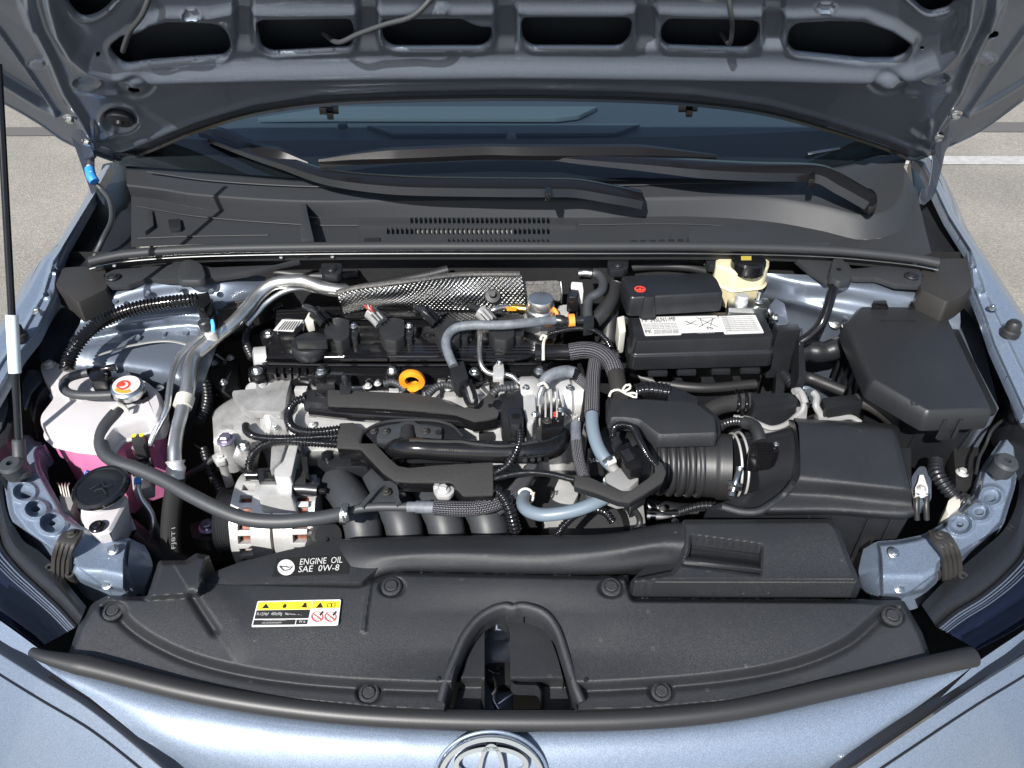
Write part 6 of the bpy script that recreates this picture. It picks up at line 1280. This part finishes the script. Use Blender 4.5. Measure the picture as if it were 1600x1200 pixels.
mk('socket', prism(rpoly([(1043, 601), (1060, 606), (1088, 620), (1092, 630), (1044, 626)], 3), .86, .03), 'plastic', cx, bevel=.003)
# front coolant hose run
lh = T('radiator_hose', 'long grey-black rubber hose sweeping from coolant cap to engine front', 'hose')
ptube('rubber_hose', [(188, 640, .85), (176, 652, .852), (163, 670, .85), (158, 690, .846), (165, 710, .842), (185, 723, .84), (215, 733, .838), (255, 750, .834), (300, 775, .828), (345, 797, .822), (385, 811, .818), (430, 815, .816), (480, 812, .816), (520, 806, .815), (545, 800, .815)], 22, 'hose', lh, n=18)
mk('top_clip', tube([(176, 638, .868), (184, 632, .872), (194, 636, .866), (200, 644, .86)], 7, 8), 'ivory', lh); mk('spring_clamp', sweep([U(538, 803, .818) + Vector((.15 * math.sin(t), math.cos(t), math.sin(t))) * .0112 for t in [2 * math.pi * k / 28 for k in range(28)]], [(-.004, 0), (.004, 0), (.004, .0012), (-.004, .0012)], closed=True), 'zinc', lh); mk('clamp_ear', prism([(532, 787), (540, 785), (543, 796), (536, 799)], .833, .004, r=1), 'zinc', lh, bevel=.001)
mk('clamp_ear', prism([(534, 806), (544, 804), (546, 812), (537, 815)], .826, .004, r=1), 'zinc', lh, bevel=.001)
ht = T('hose_joint', 'grey plastic hose joint with triangular bolted bracket', 'joint')
ptube('joint_pipe', [(543, 800, .815), (560, 795, .817), (590, 792, .818), (620, 792, .818), (640, 792, .818)], 14, 'hose', ht)
mk('bracket_frame', sweep(spline([U(x, y, .822) for x, y in [(566, 793), (578, 780), (592, 764), (602, 758), (614, 760), (619, 770), (620, 782), (624, 791)]], .003), [(-.003, -.004), (.003, -.004), (.003, .004), (-.003, .004)], up=Vector((0, 0, 1))), 'hose', ht); mk('bracket_web', prism([(574, 790), (592, 770), (600, 764), (612, 764), (616, 772), (617, 790)], .819, .004), 'hose', ht, bevel=.001); bolt(604, 769, .822, 15, ht, 'brown')
mk('bracket_hook', prism([(618, 762), (628, 764), (626, 768), (634, 770), (622, 776)], .82, .006), 'hose', ht, bevel=.001)
ptube('ribbed_end', [(636, 792, .818), (650, 792, .818)], 17, 'greyhose', ht)
bh = T('braided_coolant_hose', 'braided hose running along the front of the intake runners', 'hose')
ptube('cloth_cuff', [(650, 792, .818), (680, 793, .818)], 20, 'greyhose', bh); ptube('braided_sleeve', [(678, 793, .818), (710, 795, .818), (745, 794, .816), (775, 786, .812), (800, 772, .806), (818, 752, .80), (828, 735, .795)], 24, 'braid', bh, n=18)
hose('braided_coolant_hose', 'second braided hose rising beside the stepped cover', 'hose', [(775, 800, .79), (795, 785, .795), (812, 765, .80), (824, 742, .80), (834, 722, .80)], 17, 'braid', n=16)
# alternator
al = T('alternator', 'bare aluminium alternator with slotted cage and copper windings', 'alternator')
a0 = U(383, 812, .72); axx = Vector((1, .03, 0)).normalized(); RA = .062
mk('winding_drum', lathe(a0, axx, [(RA * .84, .012), (RA * .84, .098), (RA * .5, .10)], 40), 'copper', al)
for h0, h1, r in ((0, .010, 1), (.026, .050, 1.0), (.054, .078, 1.0), (.096, .104, .9)):
    V, F = lathe(a0, axx, [(RA * .55, h0), (RA * r, h0), (RA * r * 1.0, h1), (RA * .55, h1)], 48); mk('housing_ring', (V, F), 'alu', al)
for k in range(22):
    a = 2 * math.pi * k / 22; d = Vector((0, math.cos(a), math.sin(a))); t = axx.cross(d).normalized()
    for h0, h1 in ((.008, .028), (.076, .098)):
        c0_ = a0 + axx * h0; c1_ = a0 + axx * h1; wv = t * .0034
        V = [c + d * (RA * q) + sg * wv for c in (c0_, c1_) for q in (.80, 1.0) for sg in (-1, 1)]
        mk('cage_rib', (V, [(0, 1, 3, 2), (4, 6, 7, 5), (0, 2, 6, 4), (1, 5, 7, 3), (2, 3, 7, 6), (0, 4, 5, 1)]), 'alu', al, bevel=.0008)
mk('top_lug', steps(rpoly([(404, 757), (428, 752), (456, 756), (456, 775), (404, 775)], 3), [.80, .74], [0, .004]), 'alu', al, bevel=.004)
V, F = lathe(a0, -axx, [(.044, .004), (.044, .006), (.041, .007)] + [(.041 - (.002 if i % 2 else 0), .008 + i * .0013) for i in range(14)] + [(.044, .028), (.03, .029), (.02, .02), (.0005, .02)], 48); mk('pulley', (V, F), 'hose', al, ang=25)
ap = T('alternator_plug', 'black square plug above the alternator', 'plug')
mk('plug_shell', prism(rpoly([(402, 732), (440, 729), (444, 752), (404, 752)], 2), .806, .022), 'plastic', ap, bevel=.002); mk('plug_frame', prism([(411, 735), (434, 733), (436, 747), (412, 748)], .8085, .003), 'gloss', ap, bevel=.001); mk('plug_window', prism([(418, 738), (428, 737), (429, 744), (419, 744)], .8095, .001), 'ink', ap)
mk('plug_body', prism(rpoly([(444, 734), (476, 732), (478, 756), (446, 755)], 2), .80, .022), 'rubber', ap, bevel=.002); mk('plug_arm', prism(rpoly([(470, 715), (480, 713), (482, 738), (474, 740)], 2), .808, .03), 'plastic', ap, bevel=.002)
ptube('neck', [(386, 742, .80), (396, 742, .80), (404, 742, .80)], 17, 'gloss', ap)
sv = T('vacuum_solenoid', 'black cylindrical solenoid beside the first runner', 'solenoid')
ptube('body', [(458, 764, .79), (475, 764, .79), (498, 766, .79)], 22, 'plastic', sv, n=18); ptube('nipple', [(496, 766, .79), (508, 768, .79)], 9, 'gloss', sv)
ptube('body_cap', [(456, 764, .79), (462, 764, .79)], 25, 'plastic', sv, n=18)
b3 = T('cable_boot', 'black rubber cable boot at the alternator front', 'boot')
mk('boot_disc', lathe(U(510, 838, .755), (.5, -.5, .7), [(.019, -.02), (.02, .004), (.017, .008), (.005, .009), (.0005, .009)], 28), 'rubber', b3); mk('boot_arm', prism(rpoly([(475, 850), (488, 832), (508, 826), (514, 842), (494, 858), (478, 862)], 4), .762, .02), 'rubber', b3, bevel=.003)
# engine mount
em_ = T('engine_mount', 'cast aluminium engine mount with purple-grey bolts', 'engine mount')
mk('mount_arm', loft([[(330, 652, .80), (336, 640, .80), (365, 622, .80), (392, 615, .80), (410, 620, .80)], [(332, 655, .815), (340, 642, .822), (365, 626, .828), (390, 620, .828), (412, 626, .82)], [(334, 690, .812), (345, 680, .818), (366, 668, .822), (390, 664, .822), (412, 676, .815)], [(336, 720, .78), (348, 722, .785), (368, 716, .80), (386, 722, .79), (404, 716, .78)], [(338, 735, .72), (350, 738, .72), (368, 738, .72), (386, 740, .72), (402, 732, .72)]], 40, 50), 'alud', em_, ang=60)
mk('top_plate', prism(rpoly([(364, 610), (414, 606), (436, 590), (455, 590), (447, 620), (446, 638), (438, 644), (388, 642), (378, 636), (362, 616)], 4), .845, .012, .001), 'alud', em_, bevel=.003)
mk('side_web', prism(rpoly([(432, 640), (446, 640), (448, 690), (438, 720), (422, 735), (424, 700)], 3), .82, .05), 'alud', em_, bevel=.003)
for x, y, d, m, zz, hh in ((353, 688, 27, 'purple', .824, .05), (382, 697, 21, 'zinc', .822, .02), (345, 715, 17, 'alu', .80, .05)):
    mk('bolt_pillar', lathe(U(x, y, zz), (0, 0, 1), [(d * .42 * mpp(x, y, zz), -hh), (d * .40 * mpp(x, y, zz), 0), (.0005, 0)], 24), 'alud', em_); bolt(x, y, zz, d, em_, m)
txt('CN-S2', (342, 672), (360, 671), 'alud', em_, 6, z=.824, lift=.002)
mk('ribbed_boss', lathe(U(416, 662, .825), (-.8, -.5, .3), [(.016, -.02), (.016, 0), (.013, .004), (.0005, .005)], 14), 'alu', em_)
mk('earth_tab', prism(rpoly([(330, 712), (342, 706), (352, 710), (352, 720), (338, 724)], 3), .80, .008), 'alu', em_, bevel=.001); ptube('earth_strap', [(334, 716, .795), (318, 728, .785), (300, 738, .77), (285, 748, .75)], 10, 'rubber', em_)
lo = T('lower_mount_bolt', 'purple-grey flange bolt low beside the alternator pulley', 'bolt'); mk('pad', prism(rpoly([(296, 820), (318, 810), (346, 816), (350, 838), (322, 846), (300, 840)], 4), .685, .02), 'dark', lo, bevel=.003); bolt(325, 824, .688, 29, lo, 'purple')
tg = T('timing_cover', 'pale cast timing cover edge beneath the engine mount', 'timing cover')
mk('casting', prism(rpoly([(392, 585), (412, 578), (470, 584), (520, 598), (505, 640), (470, 672), (455, 745), (428, 745), (440, 650), (395, 612)], 4), .815, .05), 'alu', tg, bevel=.004)
for x, y in ((400, 590), (405, 600), (395, 606)): mk('lug', lathe(U(x, y, .84), (0, -.3, 1), [(.010, -.03), (.010, 0), (.006, .004), (.0005, .004)], 16), 'alu', tg)
mk('green_tab', prism([(506, 655), (531, 655), (530, 666), (508, 667)], .81, .004, r=2), mat('teal_gasket', (.05, .30, .27), .5), tg, bevel=.001); bolt(518, 661, .812, 14, tg, 'zinc')
# ================================================================== left side
ap_ = T('air_conditioning_pipe', 'thick aluminium air conditioning pipe bending down to a black hose', 'pipe')
ptube('upper_pipe', [(545, 456, .90), (510, 451, .905), (475, 440, .915), (448, 440, .912), (425, 445, .908), (405, 460, .90), (388, 480, .893), (365, 505, .885), (345, 520, .88), (322, 540, .873), (305, 556, .868), (297, 580, .864), (294, 605, .858), (290, 622, .852)], 22, 'pipe', ap_, n=18)
ptube('lower_pipe', [(287, 628, .852), (283, 648, .846), (277, 672, .838), (273, 700, .83), (273, 724, .82)], 21, 'pipe', ap_, n=18)
ptube('ring_collar', [(290, 620, .853), (285, 636, .849)], 29, 'ivory', ap_, n=18)
ptube('ferrule', [(274, 720, .822), (275, 732, .815), (275, 748, .805)], 30, 'alu', ap_, n=18, rad=[(0, 1), (.15, 1.05), (.2, .8), (.45, .8), (.5, 1), (.7, 1), (.75, .85), (1, .85)])
ptube('rubber_hose', [(275, 746, .806), (272, 770, .79), (268, 800, .77), (266, 835, .75), (268, 866, .73)], 29, 'meshhose', ap_, n=18)
txt('FJ8T1', (278, 868), (278, 835), 'lgrey', ap_, 4.5, z=.76, lift=.012)
p2 = T('air_conditioning_pipe', 'thinner aluminium pipe running beside the thick one', 'pipe')
ptube('upper_pipe', [(540, 458, .892), (500, 455, .894), (470, 450, .90), (440, 458, .897), (415, 475, .888), (400, 492, .88), (385, 508, .872)], 9, 'pipe', p2)
ptube('lower_pipe', [(335, 510, .885), (318, 522, .882), (296, 540, .878), (278, 560, .873), (268, 590, .866), (264, 615, .86), (260, 640, .852), (246, 668, .84), (233, 696, .825)], 10, 'pipe', p2)
sv_ = T('service_valve', 'silver service valve with black cap and light blue strap', 'valve')
sp = U(332, 524, .884); mk('stem', lathe(sp, (-.25, 0, 1), [(.008, -.006), (.009, 0), (.009, .006), (.007, .008), (.007, .013), (.0005, .013)], 20), 'alu', sv_)
cp = sp + Vector((-.25, 0, 1)).normalized() * .012; mk('cap', lathe(cp, (-.25, 0, 1), [(.0095, 0), (.0095, .012), (.008, .014), (.0005, .014)], 18), 'rubber', sv_)
mk('blue_strap', tube([(331, 500, .908), (333, 508, .905), (333, 518, .897)], 6, 8, flat=.6), mat('light_blue_plastic', (.08, .42, .72), .4), sv_)
lm = T('corrugated_conduit', 'thick corrugated conduit arching over the left strut tower', 'conduit')
ptube('conduit', [(104, 578, .875), (108, 562, .882), (116, 545, .89), (132, 525, .898), (152, 508, .905), (180, 492, .912), (210, 482, .917), (245, 475, .92), (285, 470, .922), (308, 467, .922)], 21, 'gloss', lm, corr=5.6, n=16)
mk('end_clip', prism(rpoly([(304, 460), (326, 456), (330, 470), (318, 482), (306, 478)], 2), .925, .02), 'gloss', lm, bevel=.002)
rb = T('relay_housing', 'dark ribbed plastic housing under the left end of the cowl', 'housing')
mk('shell', prism(rpoly([(322, 456), (350, 446), (400, 440), (424, 452), (405, 470), (372, 480), (334, 488)], 3), .885, .04), 'brown', rb, bevel=.003)
for k in range(4): mk('shell_rib', tube([(334, 462 + k * 8, .886), (372, 456 + k * 8, .886), (412, 450 + k * 7, .886)], 3, 6), 'brown', rb)
mk('shell_post', prism([(322, 470), (332, 466), (334, 500), (326, 502)], .905, .03), 'plastic', rb, bevel=.001)
# coolant reservoir
cr = T('coolant_reservoir', 'milky white coolant tank with pink fluid showing in its lower half', 'coolant tank')
tk = rpoly([(60, 572), (66, 564), (84, 563), (100, 570), (114, 584), (150, 580), (200, 582), (232, 596), (251, 612), (252, 634), (240, 650), (180, 668), (165, 688), (110, 682), (75, 674), (60, 660), (62, 648), (82, 622), (76, 604), (66, 590)], 5)
mk('tank_upper', steps(tk, [.852, .846, .830, .828, .826, .822], [-.002, -.0005, .0, .003, .003, .0]), 'tank', cr, bevel=.004)
mk('tank_lower', steps(rpoly([(74, 680), (110, 700), (165, 703), (184, 686), (240, 668), (251, 644), (240, 620), (100, 630)], 6), [.826, .79, .786, .70], [.0, .0, -.004, -.006]), 'pink', cr, bevel=.004)
mk('tank_bulge', steps(rpoly([(222, 606), (246, 610), (253, 632), (246, 652), (228, 655), (218, 632)], 5), [.856, .852, .82], [-.003, 0, .001]), 'tank', cr, bevel=.003)
mk('tank_ridge', tube([(92, 596, .853), (100, 612, .853), (108, 622, .853), (130, 622, .853)], 9, 10), 'tank', cr)
mk('tank_ridge', tube([(168, 584, .853), (186, 590, .856), (202, 584, .856)], 12, 10), 'tank', cr)
bolt(78, 571, .853, 19, cr, 'alu'); txt('FULL', (118, 690), (142, 686), 'tank', cr, 6, z=.81, lift=.008)
fn_ = T('filler_neck', 'black filler neck with silver cap bearing red and orange print', 'filler neck')
ptube('neck', [(200, 612, .864), (204, 630, .845), (209, 655, .82), (213, 680, .80)], 34, 'gloss', fn_, n=20, rad=[(0, 1.1), (.15, .85), (1, .7)]); mk('side_arm', prism([(218, 612), (230, 610), (232, 620), (220, 626)], .862, .015, r=2), 'gloss', fn_, bevel=.002)
ko = U(198, 603, .880); kax = (.1, -.12, 1)
kp = mk('cap', lathe(ko, kax, [(.019, -.012), (.020, -.010), (.020, -.002), (.0185, 0), (.016, .001), (.0005, .0015)], 36), 'zinc', fn_)
mk('cap_sticker', lathe(ko + Vector((0, 0, .0014)), kax, [(.0165, 0), (.0165, .0006), (.0005, .0007)], 32), 'white', kp)
mk('red_mark', ann(ko + Vector((-.003, -.001, .0022)), kax, .0055, .0085, 0, .0005), 'red', kp); mk('red_block', lathe(ko + Vector((-.005, 0, .0024)), kax, [(.004, 0), (.004, .0005), (.0005, .0005)], 14), 'red', kp)
V, F = lathe(ko + Vector((.0, 0, .0023)), kax, [(.010, 0), (.0155, 0), (.0155, .0004), (.010, .0004)], 36); F = [f for f in F if len(f) == 4 and (f[0] % 36) in (34, 35, 0, 1, 2, 3, 31, 32, 33)]
mk('orange_mark', (V, F), 'orange', kp)
for k in (-1, 1): mk('cap_ear', prism([(198 + k * 22 - 4, 600), (198 + k * 22 + 6, 599), (198 + k * 22 + 5, 606), (198 + k * 22 - 4, 607)], .874, .008, r=2), 'zinc', kp, bevel=.001)
ov = T('overflow_hose', 'black overflow hose curling from the pressure cap to a black valve', 'hose')
ptube('tube', [(176, 617, .872), (150, 618, .872), (120, 617, .872), (104, 612, .872), (99, 602, .873), (105, 592, .874), (120, 586, .876), (138, 582, .877)], 14, 'hose', ov, n=16)
ptube('joint', [(172, 617, .872), (180, 616, .873)], 9, 'gloss', ov); mk('valve_body', prism(rpoly([(134, 576), (150, 572), (170, 576), (176, 584), (164, 594), (140, 594)], 4), .878, .022), 'gloss', ov, bevel=.003); ptube('valve_pipe', [(160, 577, .886), (172, 575, .887), (182, 573, .887)], 11, 'gloss', ov)
mk('valve_rib', prism([(158, 574), (164, 572), (166, 582), (160, 584)], .888, .012), 'gloss', ov, bevel=.001)
ps = T('pressure_sensor', 'black plug with two yellow dots on a silver valve block', 'sensor')
mk('plug', prism(rpoly([(205, 680), (224, 678), (227, 690), (224, 697), (207, 697)], 2), .835, .02), 'rubber', ps, bevel=.002)
for x in (209.5, 221.5): mk('yellow_dot', lathe(U(x, 681 - (x - 209) * .1, .8352), (0, 0, 1), [(.0030, 0), (.0028, .001), (.0005, .001)], 12), 'yellow', ps)
mk('sensor_hex', lathe(U(219, 700, .82), (0, 0, 1), [(.010, -.01), (.010, .004), (.0005, .004)], 6), 'chrome', ps); mk('valve_block', prism(rpoly([(196, 704), (232, 700), (236, 718), (230, 726), (200, 728)], 2), .806, .02), 'chrome', ps, bevel=.002); mk('blue_wire', tube([(150, 742, .78), (134, 736, .80), (134, 748, .79)], 3, 6), 'blue', ps)
bolt(254, 676, .82, 14, body); bolt(250, 607, .83, 13, body)
pp = T('condenser_pipe', 'thin bent aluminium pipe below the valve block', 'pipe')
ptube('pipe', [(216, 738, .80), (215, 760, .79), (222, 780, .775), (236, 800, .76), (240, 818, .75), (233, 845, .73)], 9, 'pipe', pp); ptube('blue_band', [(215, 748, .796), (215, 757, .793)], 11, 'blue', pp)
mk('pipe_block', prism(rpoly([(205, 740), (236, 736), (236, 760), (208, 768)], 3), .77, .02), 'alu', pp, bevel=.002)
wf = T('washer_filler', 'white washer fluid filler neck with black oval cap', 'washer filler')
wo = U(158, 762, .836)
mk('cap', lathe(wo, (-.06, -.08, 1), [(.031, -.004), (.0325, -.002), (.0325, .002), (.030, .005), (.027, .0045), (.026, .003), (.0005, .003)], 44), 'gloss', wf)
mk('cap_mark', tube([(140, 764, .841), (152, 758, .842), (158, 752, .842), (164, 760, .842), (176, 757, .841)], 2.5, 6, flat=.4), 'plastic', wf); mk('cap_mark', tube([(146, 768, .841), (158, 763, .842), (166, 772, .841)], 2.5, 6, flat=.4), 'plastic', wf)
mk('neck', steps(rpoly([(126, 770), (158, 782), (194, 770), (200, 778), (188, 800), (172, 830), (150, 836), (132, 824), (125, 800)], 5), [.815, .812, .76], [-.003, 0, -.01]), 'tank', wf, bevel=.004)
ptube('neck_throat', [(158, 776, .820), (160, 792, .80), (158, 812, .77)], 58, 'tank', wf, n=24); pushclip(152, 823, .818, 24, wf, 'gloss')
hc = T('horn_connector', 'pale grey wiring plug beside the washer filler', 'plug')
mk('plug_body', prism(rpoly([(92, 775), (108, 770), (115, 784), (110, 798), (98, 800)], 2), .79, .03), 'lgrey', hc, bevel=.002)
for k in range(4): ptube('wire', [(97 + k * 4, 776, .79), (94 + k * 4, 762, .795), (90 + k * 6, 755, .78)], 2.2, 'ivory', hc)
ct = T('corner_trunking', 'black hollow plastic trunking behind the left rail', 'trunking')
mk('shell', loft([[(46, 640, .83), (58, 595, .84), (72, 590, .845)], [(52, 660, .82), (62, 620, .835), (82, 600, .84)], [(58, 690, .80), (66, 660, .80), (84, 632, .81)]], 20, 20), 'plastic', ct)
mk('bracket', prism(rpoly([(34, 600), (45, 577), (62, 580), (66, 592), (48, 612), (38, 640)], 4), .845, .004), 'underpaint', ct, bevel=.001)
hose('lower_hose', 'big dark hose low behind the left rail plate', 'hose', [(180, 812, .72), (215, 840, .71), (250, 870, .70), (290, 885, .69)], 36, 'rubber')
# shadowed clutter deep in the bay
random.seed(3)
for lab, P, w, m in (('dark pipe low below the thick aluminium pipe', [(330, 560, .78), (345, 600, .76), (350, 650, .74), (360, 700, .70)], 26, 'rubber'), ('black pipe deep below the wiring behind the cam cover', [(360, 520, .80), (420, 500, .80), (470, 480, .80)], 30, 'plastic'),
    ('black hose deep beneath the resonator', [(900, 800, .62), (960, 830, .62), (1040, 820, .62)], 40, 'rubber'), ('dark pipe under the intake hose', [(1010, 790, .66), (1060, 800, .66), (1110, 800, .66)], 30, 'plastic')):
    hose('deep_pipe', lab, 'pipe', P, w, m)
gb = T('transmission_case', 'pale cast gearbox parts glimpsed under the hoses', 'gearbox')
mk('casting', prism(rpoly([(830, 735), (870, 725), (905, 770), (890, 800), (850, 800)], 4), .74, .05), 'alu', gb, bevel=.006); mk('bracket', prism(rpoly([(968, 790), (1005, 785), (1012, 850), (972, 850)], 3), .70, .01), 'alud', gb, bevel=.002)
mk('round_case', lathe(U(915, 830, .70), (0, -.4, 1), [(.06, -.05), (.06, 0), (.05, .01), (.0005, .012)], 32), 'dark', gb); ptube('shift_pipe', [(1010, 806, .68), (1040, 808, .68), (1066, 806, .68)], 22, 'chrome', gb)
for x, y in ((1035, 795), (1055, 815)): bolt(x, y, .70, 12, gb, 'zinc')
mk('part_number_plate', prism([(918, 700), (942, 696), (944, 740), (920, 744)], .80, .02), 'plastic', gb, bevel=.002); txt('560', (922, 724), (936, 722), 'white', gb, 7, z=.80, lift=.001)

# cast detail on the head and timing cover
random.seed(11)
for x, y, w, d, h, m, z in ((452, 652, 16, 30, .03, 'alu', .822), (468, 690, 14, 26, .03, 'alud', .80), (444, 700, 10, 34, .03, 'alu', .80), (488, 650, 12, 10, .02, 'alud', .826), (470, 606, 20, 12, .02, 'alu', .842), (446, 604, 12, 16, .02, 'alud', .84), (540, 648, 26, 8, .01, 'dark', .828), (600, 648, 30, 8, .01, 'alud', .828), (740, 662, 18, 14, .02, 'alud', .828), (728, 600, 12, 14, .02, 'dark', .84), (640, 604, 10, 12, .02, 'dark', .838), (690, 596, 14, 9, .012, 'alud', .846), (600, 590, 20, 10, .014, 'dark', .842), (520, 590, 16, 10, .02, 'alud', .842), (888, 636, 22, 30, .03, 'alud', .83), (902, 640, 10, 40, .03, 'alu', .822), (870, 668, 30, 12, .02, 'alu', .815), (760, 676, 24, 12, .02, 'dark', .82), (820, 672, 26, 10, .02, 'alu', .815)):
    box(x, y, z, w, d, h, en, m, 'casting_boss', rot=random.uniform(-.1, .1), bevel=.002)
for x, y, z in ((430, 668, .826), (452, 640, .83), (470, 676, .825), (488, 664, .828), (745, 672, .83), (705, 596, .848), (735, 610, .845), (880, 650, .835), (905, 655, .828), (818, 676, .82), (590, 600, .843)): bolt(x, y, z, random.uniform(10, 14), en, random.choice(['zinc', 'alu', 'brown']))
for P_, w in (([(452, 690, .815), (462, 700, .812), (474, 716, .805), (480, 730, .80)], 5), ([(545, 640, .838), (570, 644, .838), (600, 642, .838), (620, 646, .838)], 5), ([(730, 590, .85), (745, 600, .85), (760, 596, .852)], 5), ([(905, 570, .86), (915, 600, .855), (912, 640, .845), (905, 680, .83)], 8)):
    ptube('wire_lead', P_, w, 'gloss', en)

# darker fittings that fill the gaps between the big pieces
for nm, lab, P_, w, m, k in (
  ('wiring_harness', 'taped harness slung between the battery bracket and fuse box', [(1232, 600, .80), (1260, 590, .80), (1290, 600, .80), (1320, 612, .80)], 18, 'rubber', 0),
  ('wiring_harness', 'black harness crossing the dark gap under the battery case', [(985, 585, .78), (1040, 600, .775), (1100, 606, .775), (1180, 600, .775)], 16, 'rubber', 0),
  ('wiring_conduit', 'corrugated conduit low beside the alternator pulley', [(318, 700, .76), (330, 740, .745), (345, 770, .735), (350, 800, .72)], 14, 'plastic', 6),
  ('wiring_conduit', 'corrugated conduit behind the thick aluminium pipe collar', [(300, 560, .82), (318, 590, .815), (324, 625, .80), (312, 660, .79)], 16, 'plastic', 6),
  ('vacuum_hose', 'thin dark hose under the purge valve', [(960, 770, .80), (985, 790, .79), (1000, 815, .77), (985, 840, .76)], 10, 'rubber', 0),
  ('wiring_conduit', 'corrugated conduit tucked below the air box outlet tube', [(1060, 800, .70), (1100, 790, .71), (1140, 795, .71), (1170, 810, .70)], 14, 'plastic', 6),
  ('heater_hose', 'dark hose lying along the bulkhead behind the battery box', [(985, 418, .895), (1030, 416, .895), (1075, 418, .895), (1105, 424, .89)], 13, 'rubber', 0),
  ('brake_pipe', 'thin steel brake pipe beside the brake fluid tank', [(1100, 412, .90), (1112, 420, .895), (1118, 440, .89), (1116, 460, .885)], 4, 'zinc', 0),
  ('wiring_harness', 'dark harness under the heat shield at the bulkhead', [(430, 425, .88), (470, 430, .878), (520, 432, .88), (560, 428, .885)], 14, 'rubber', 0),
  ('wiring_conduit', 'corrugated conduit at the left end of the cam cover', [(395, 560, .83), (385, 535, .84), (392, 510, .845), (412, 490, .85), (440, 478, .85)], 14, 'plastic', 5)):
    hose(nm, lab, 'hose' if 'hose' in nm else 'pipe' if 'pipe' in nm else 'wiring', P_, w, m, corr=k)
random.seed(5)
mb = T('mount_bracket', 'dark stamped bracket with bolts left of the engine mount', 'bracket')
mk('bracket_plate', prism(rpoly([(322, 560), (352, 548), (372, 560), (372, 605), (345, 612), (326, 596)], 4), .80, .02), 'dark', mb, bevel=.003)
for x, y in ((334, 568), (360, 560), (350, 598)): bolt(x, y, .802, 13, mb, 'alu')
mk('bracket_stud', tube([(338, 556, .815), (346, 562, .815), (352, 566, .815)], 8, 10), 'zinc', mb)
fb2 = T('frame_bracket', 'pale folded steel bracket in the gap left of the fuse box', 'bracket')
mk('folded_plate', loft([[(1245, 596, .77), (1275, 590, .775), (1300, 592, .77)], [(1250, 612, .76), (1280, 602, .775), (1308, 606, .765)], [(1262, 640, .72), (1290, 632, .73), (1316, 636, .72)]], 12, 10), 'underpaint', fb2)
bolt(1284, 600, .777, 10, fb2)
finalise()
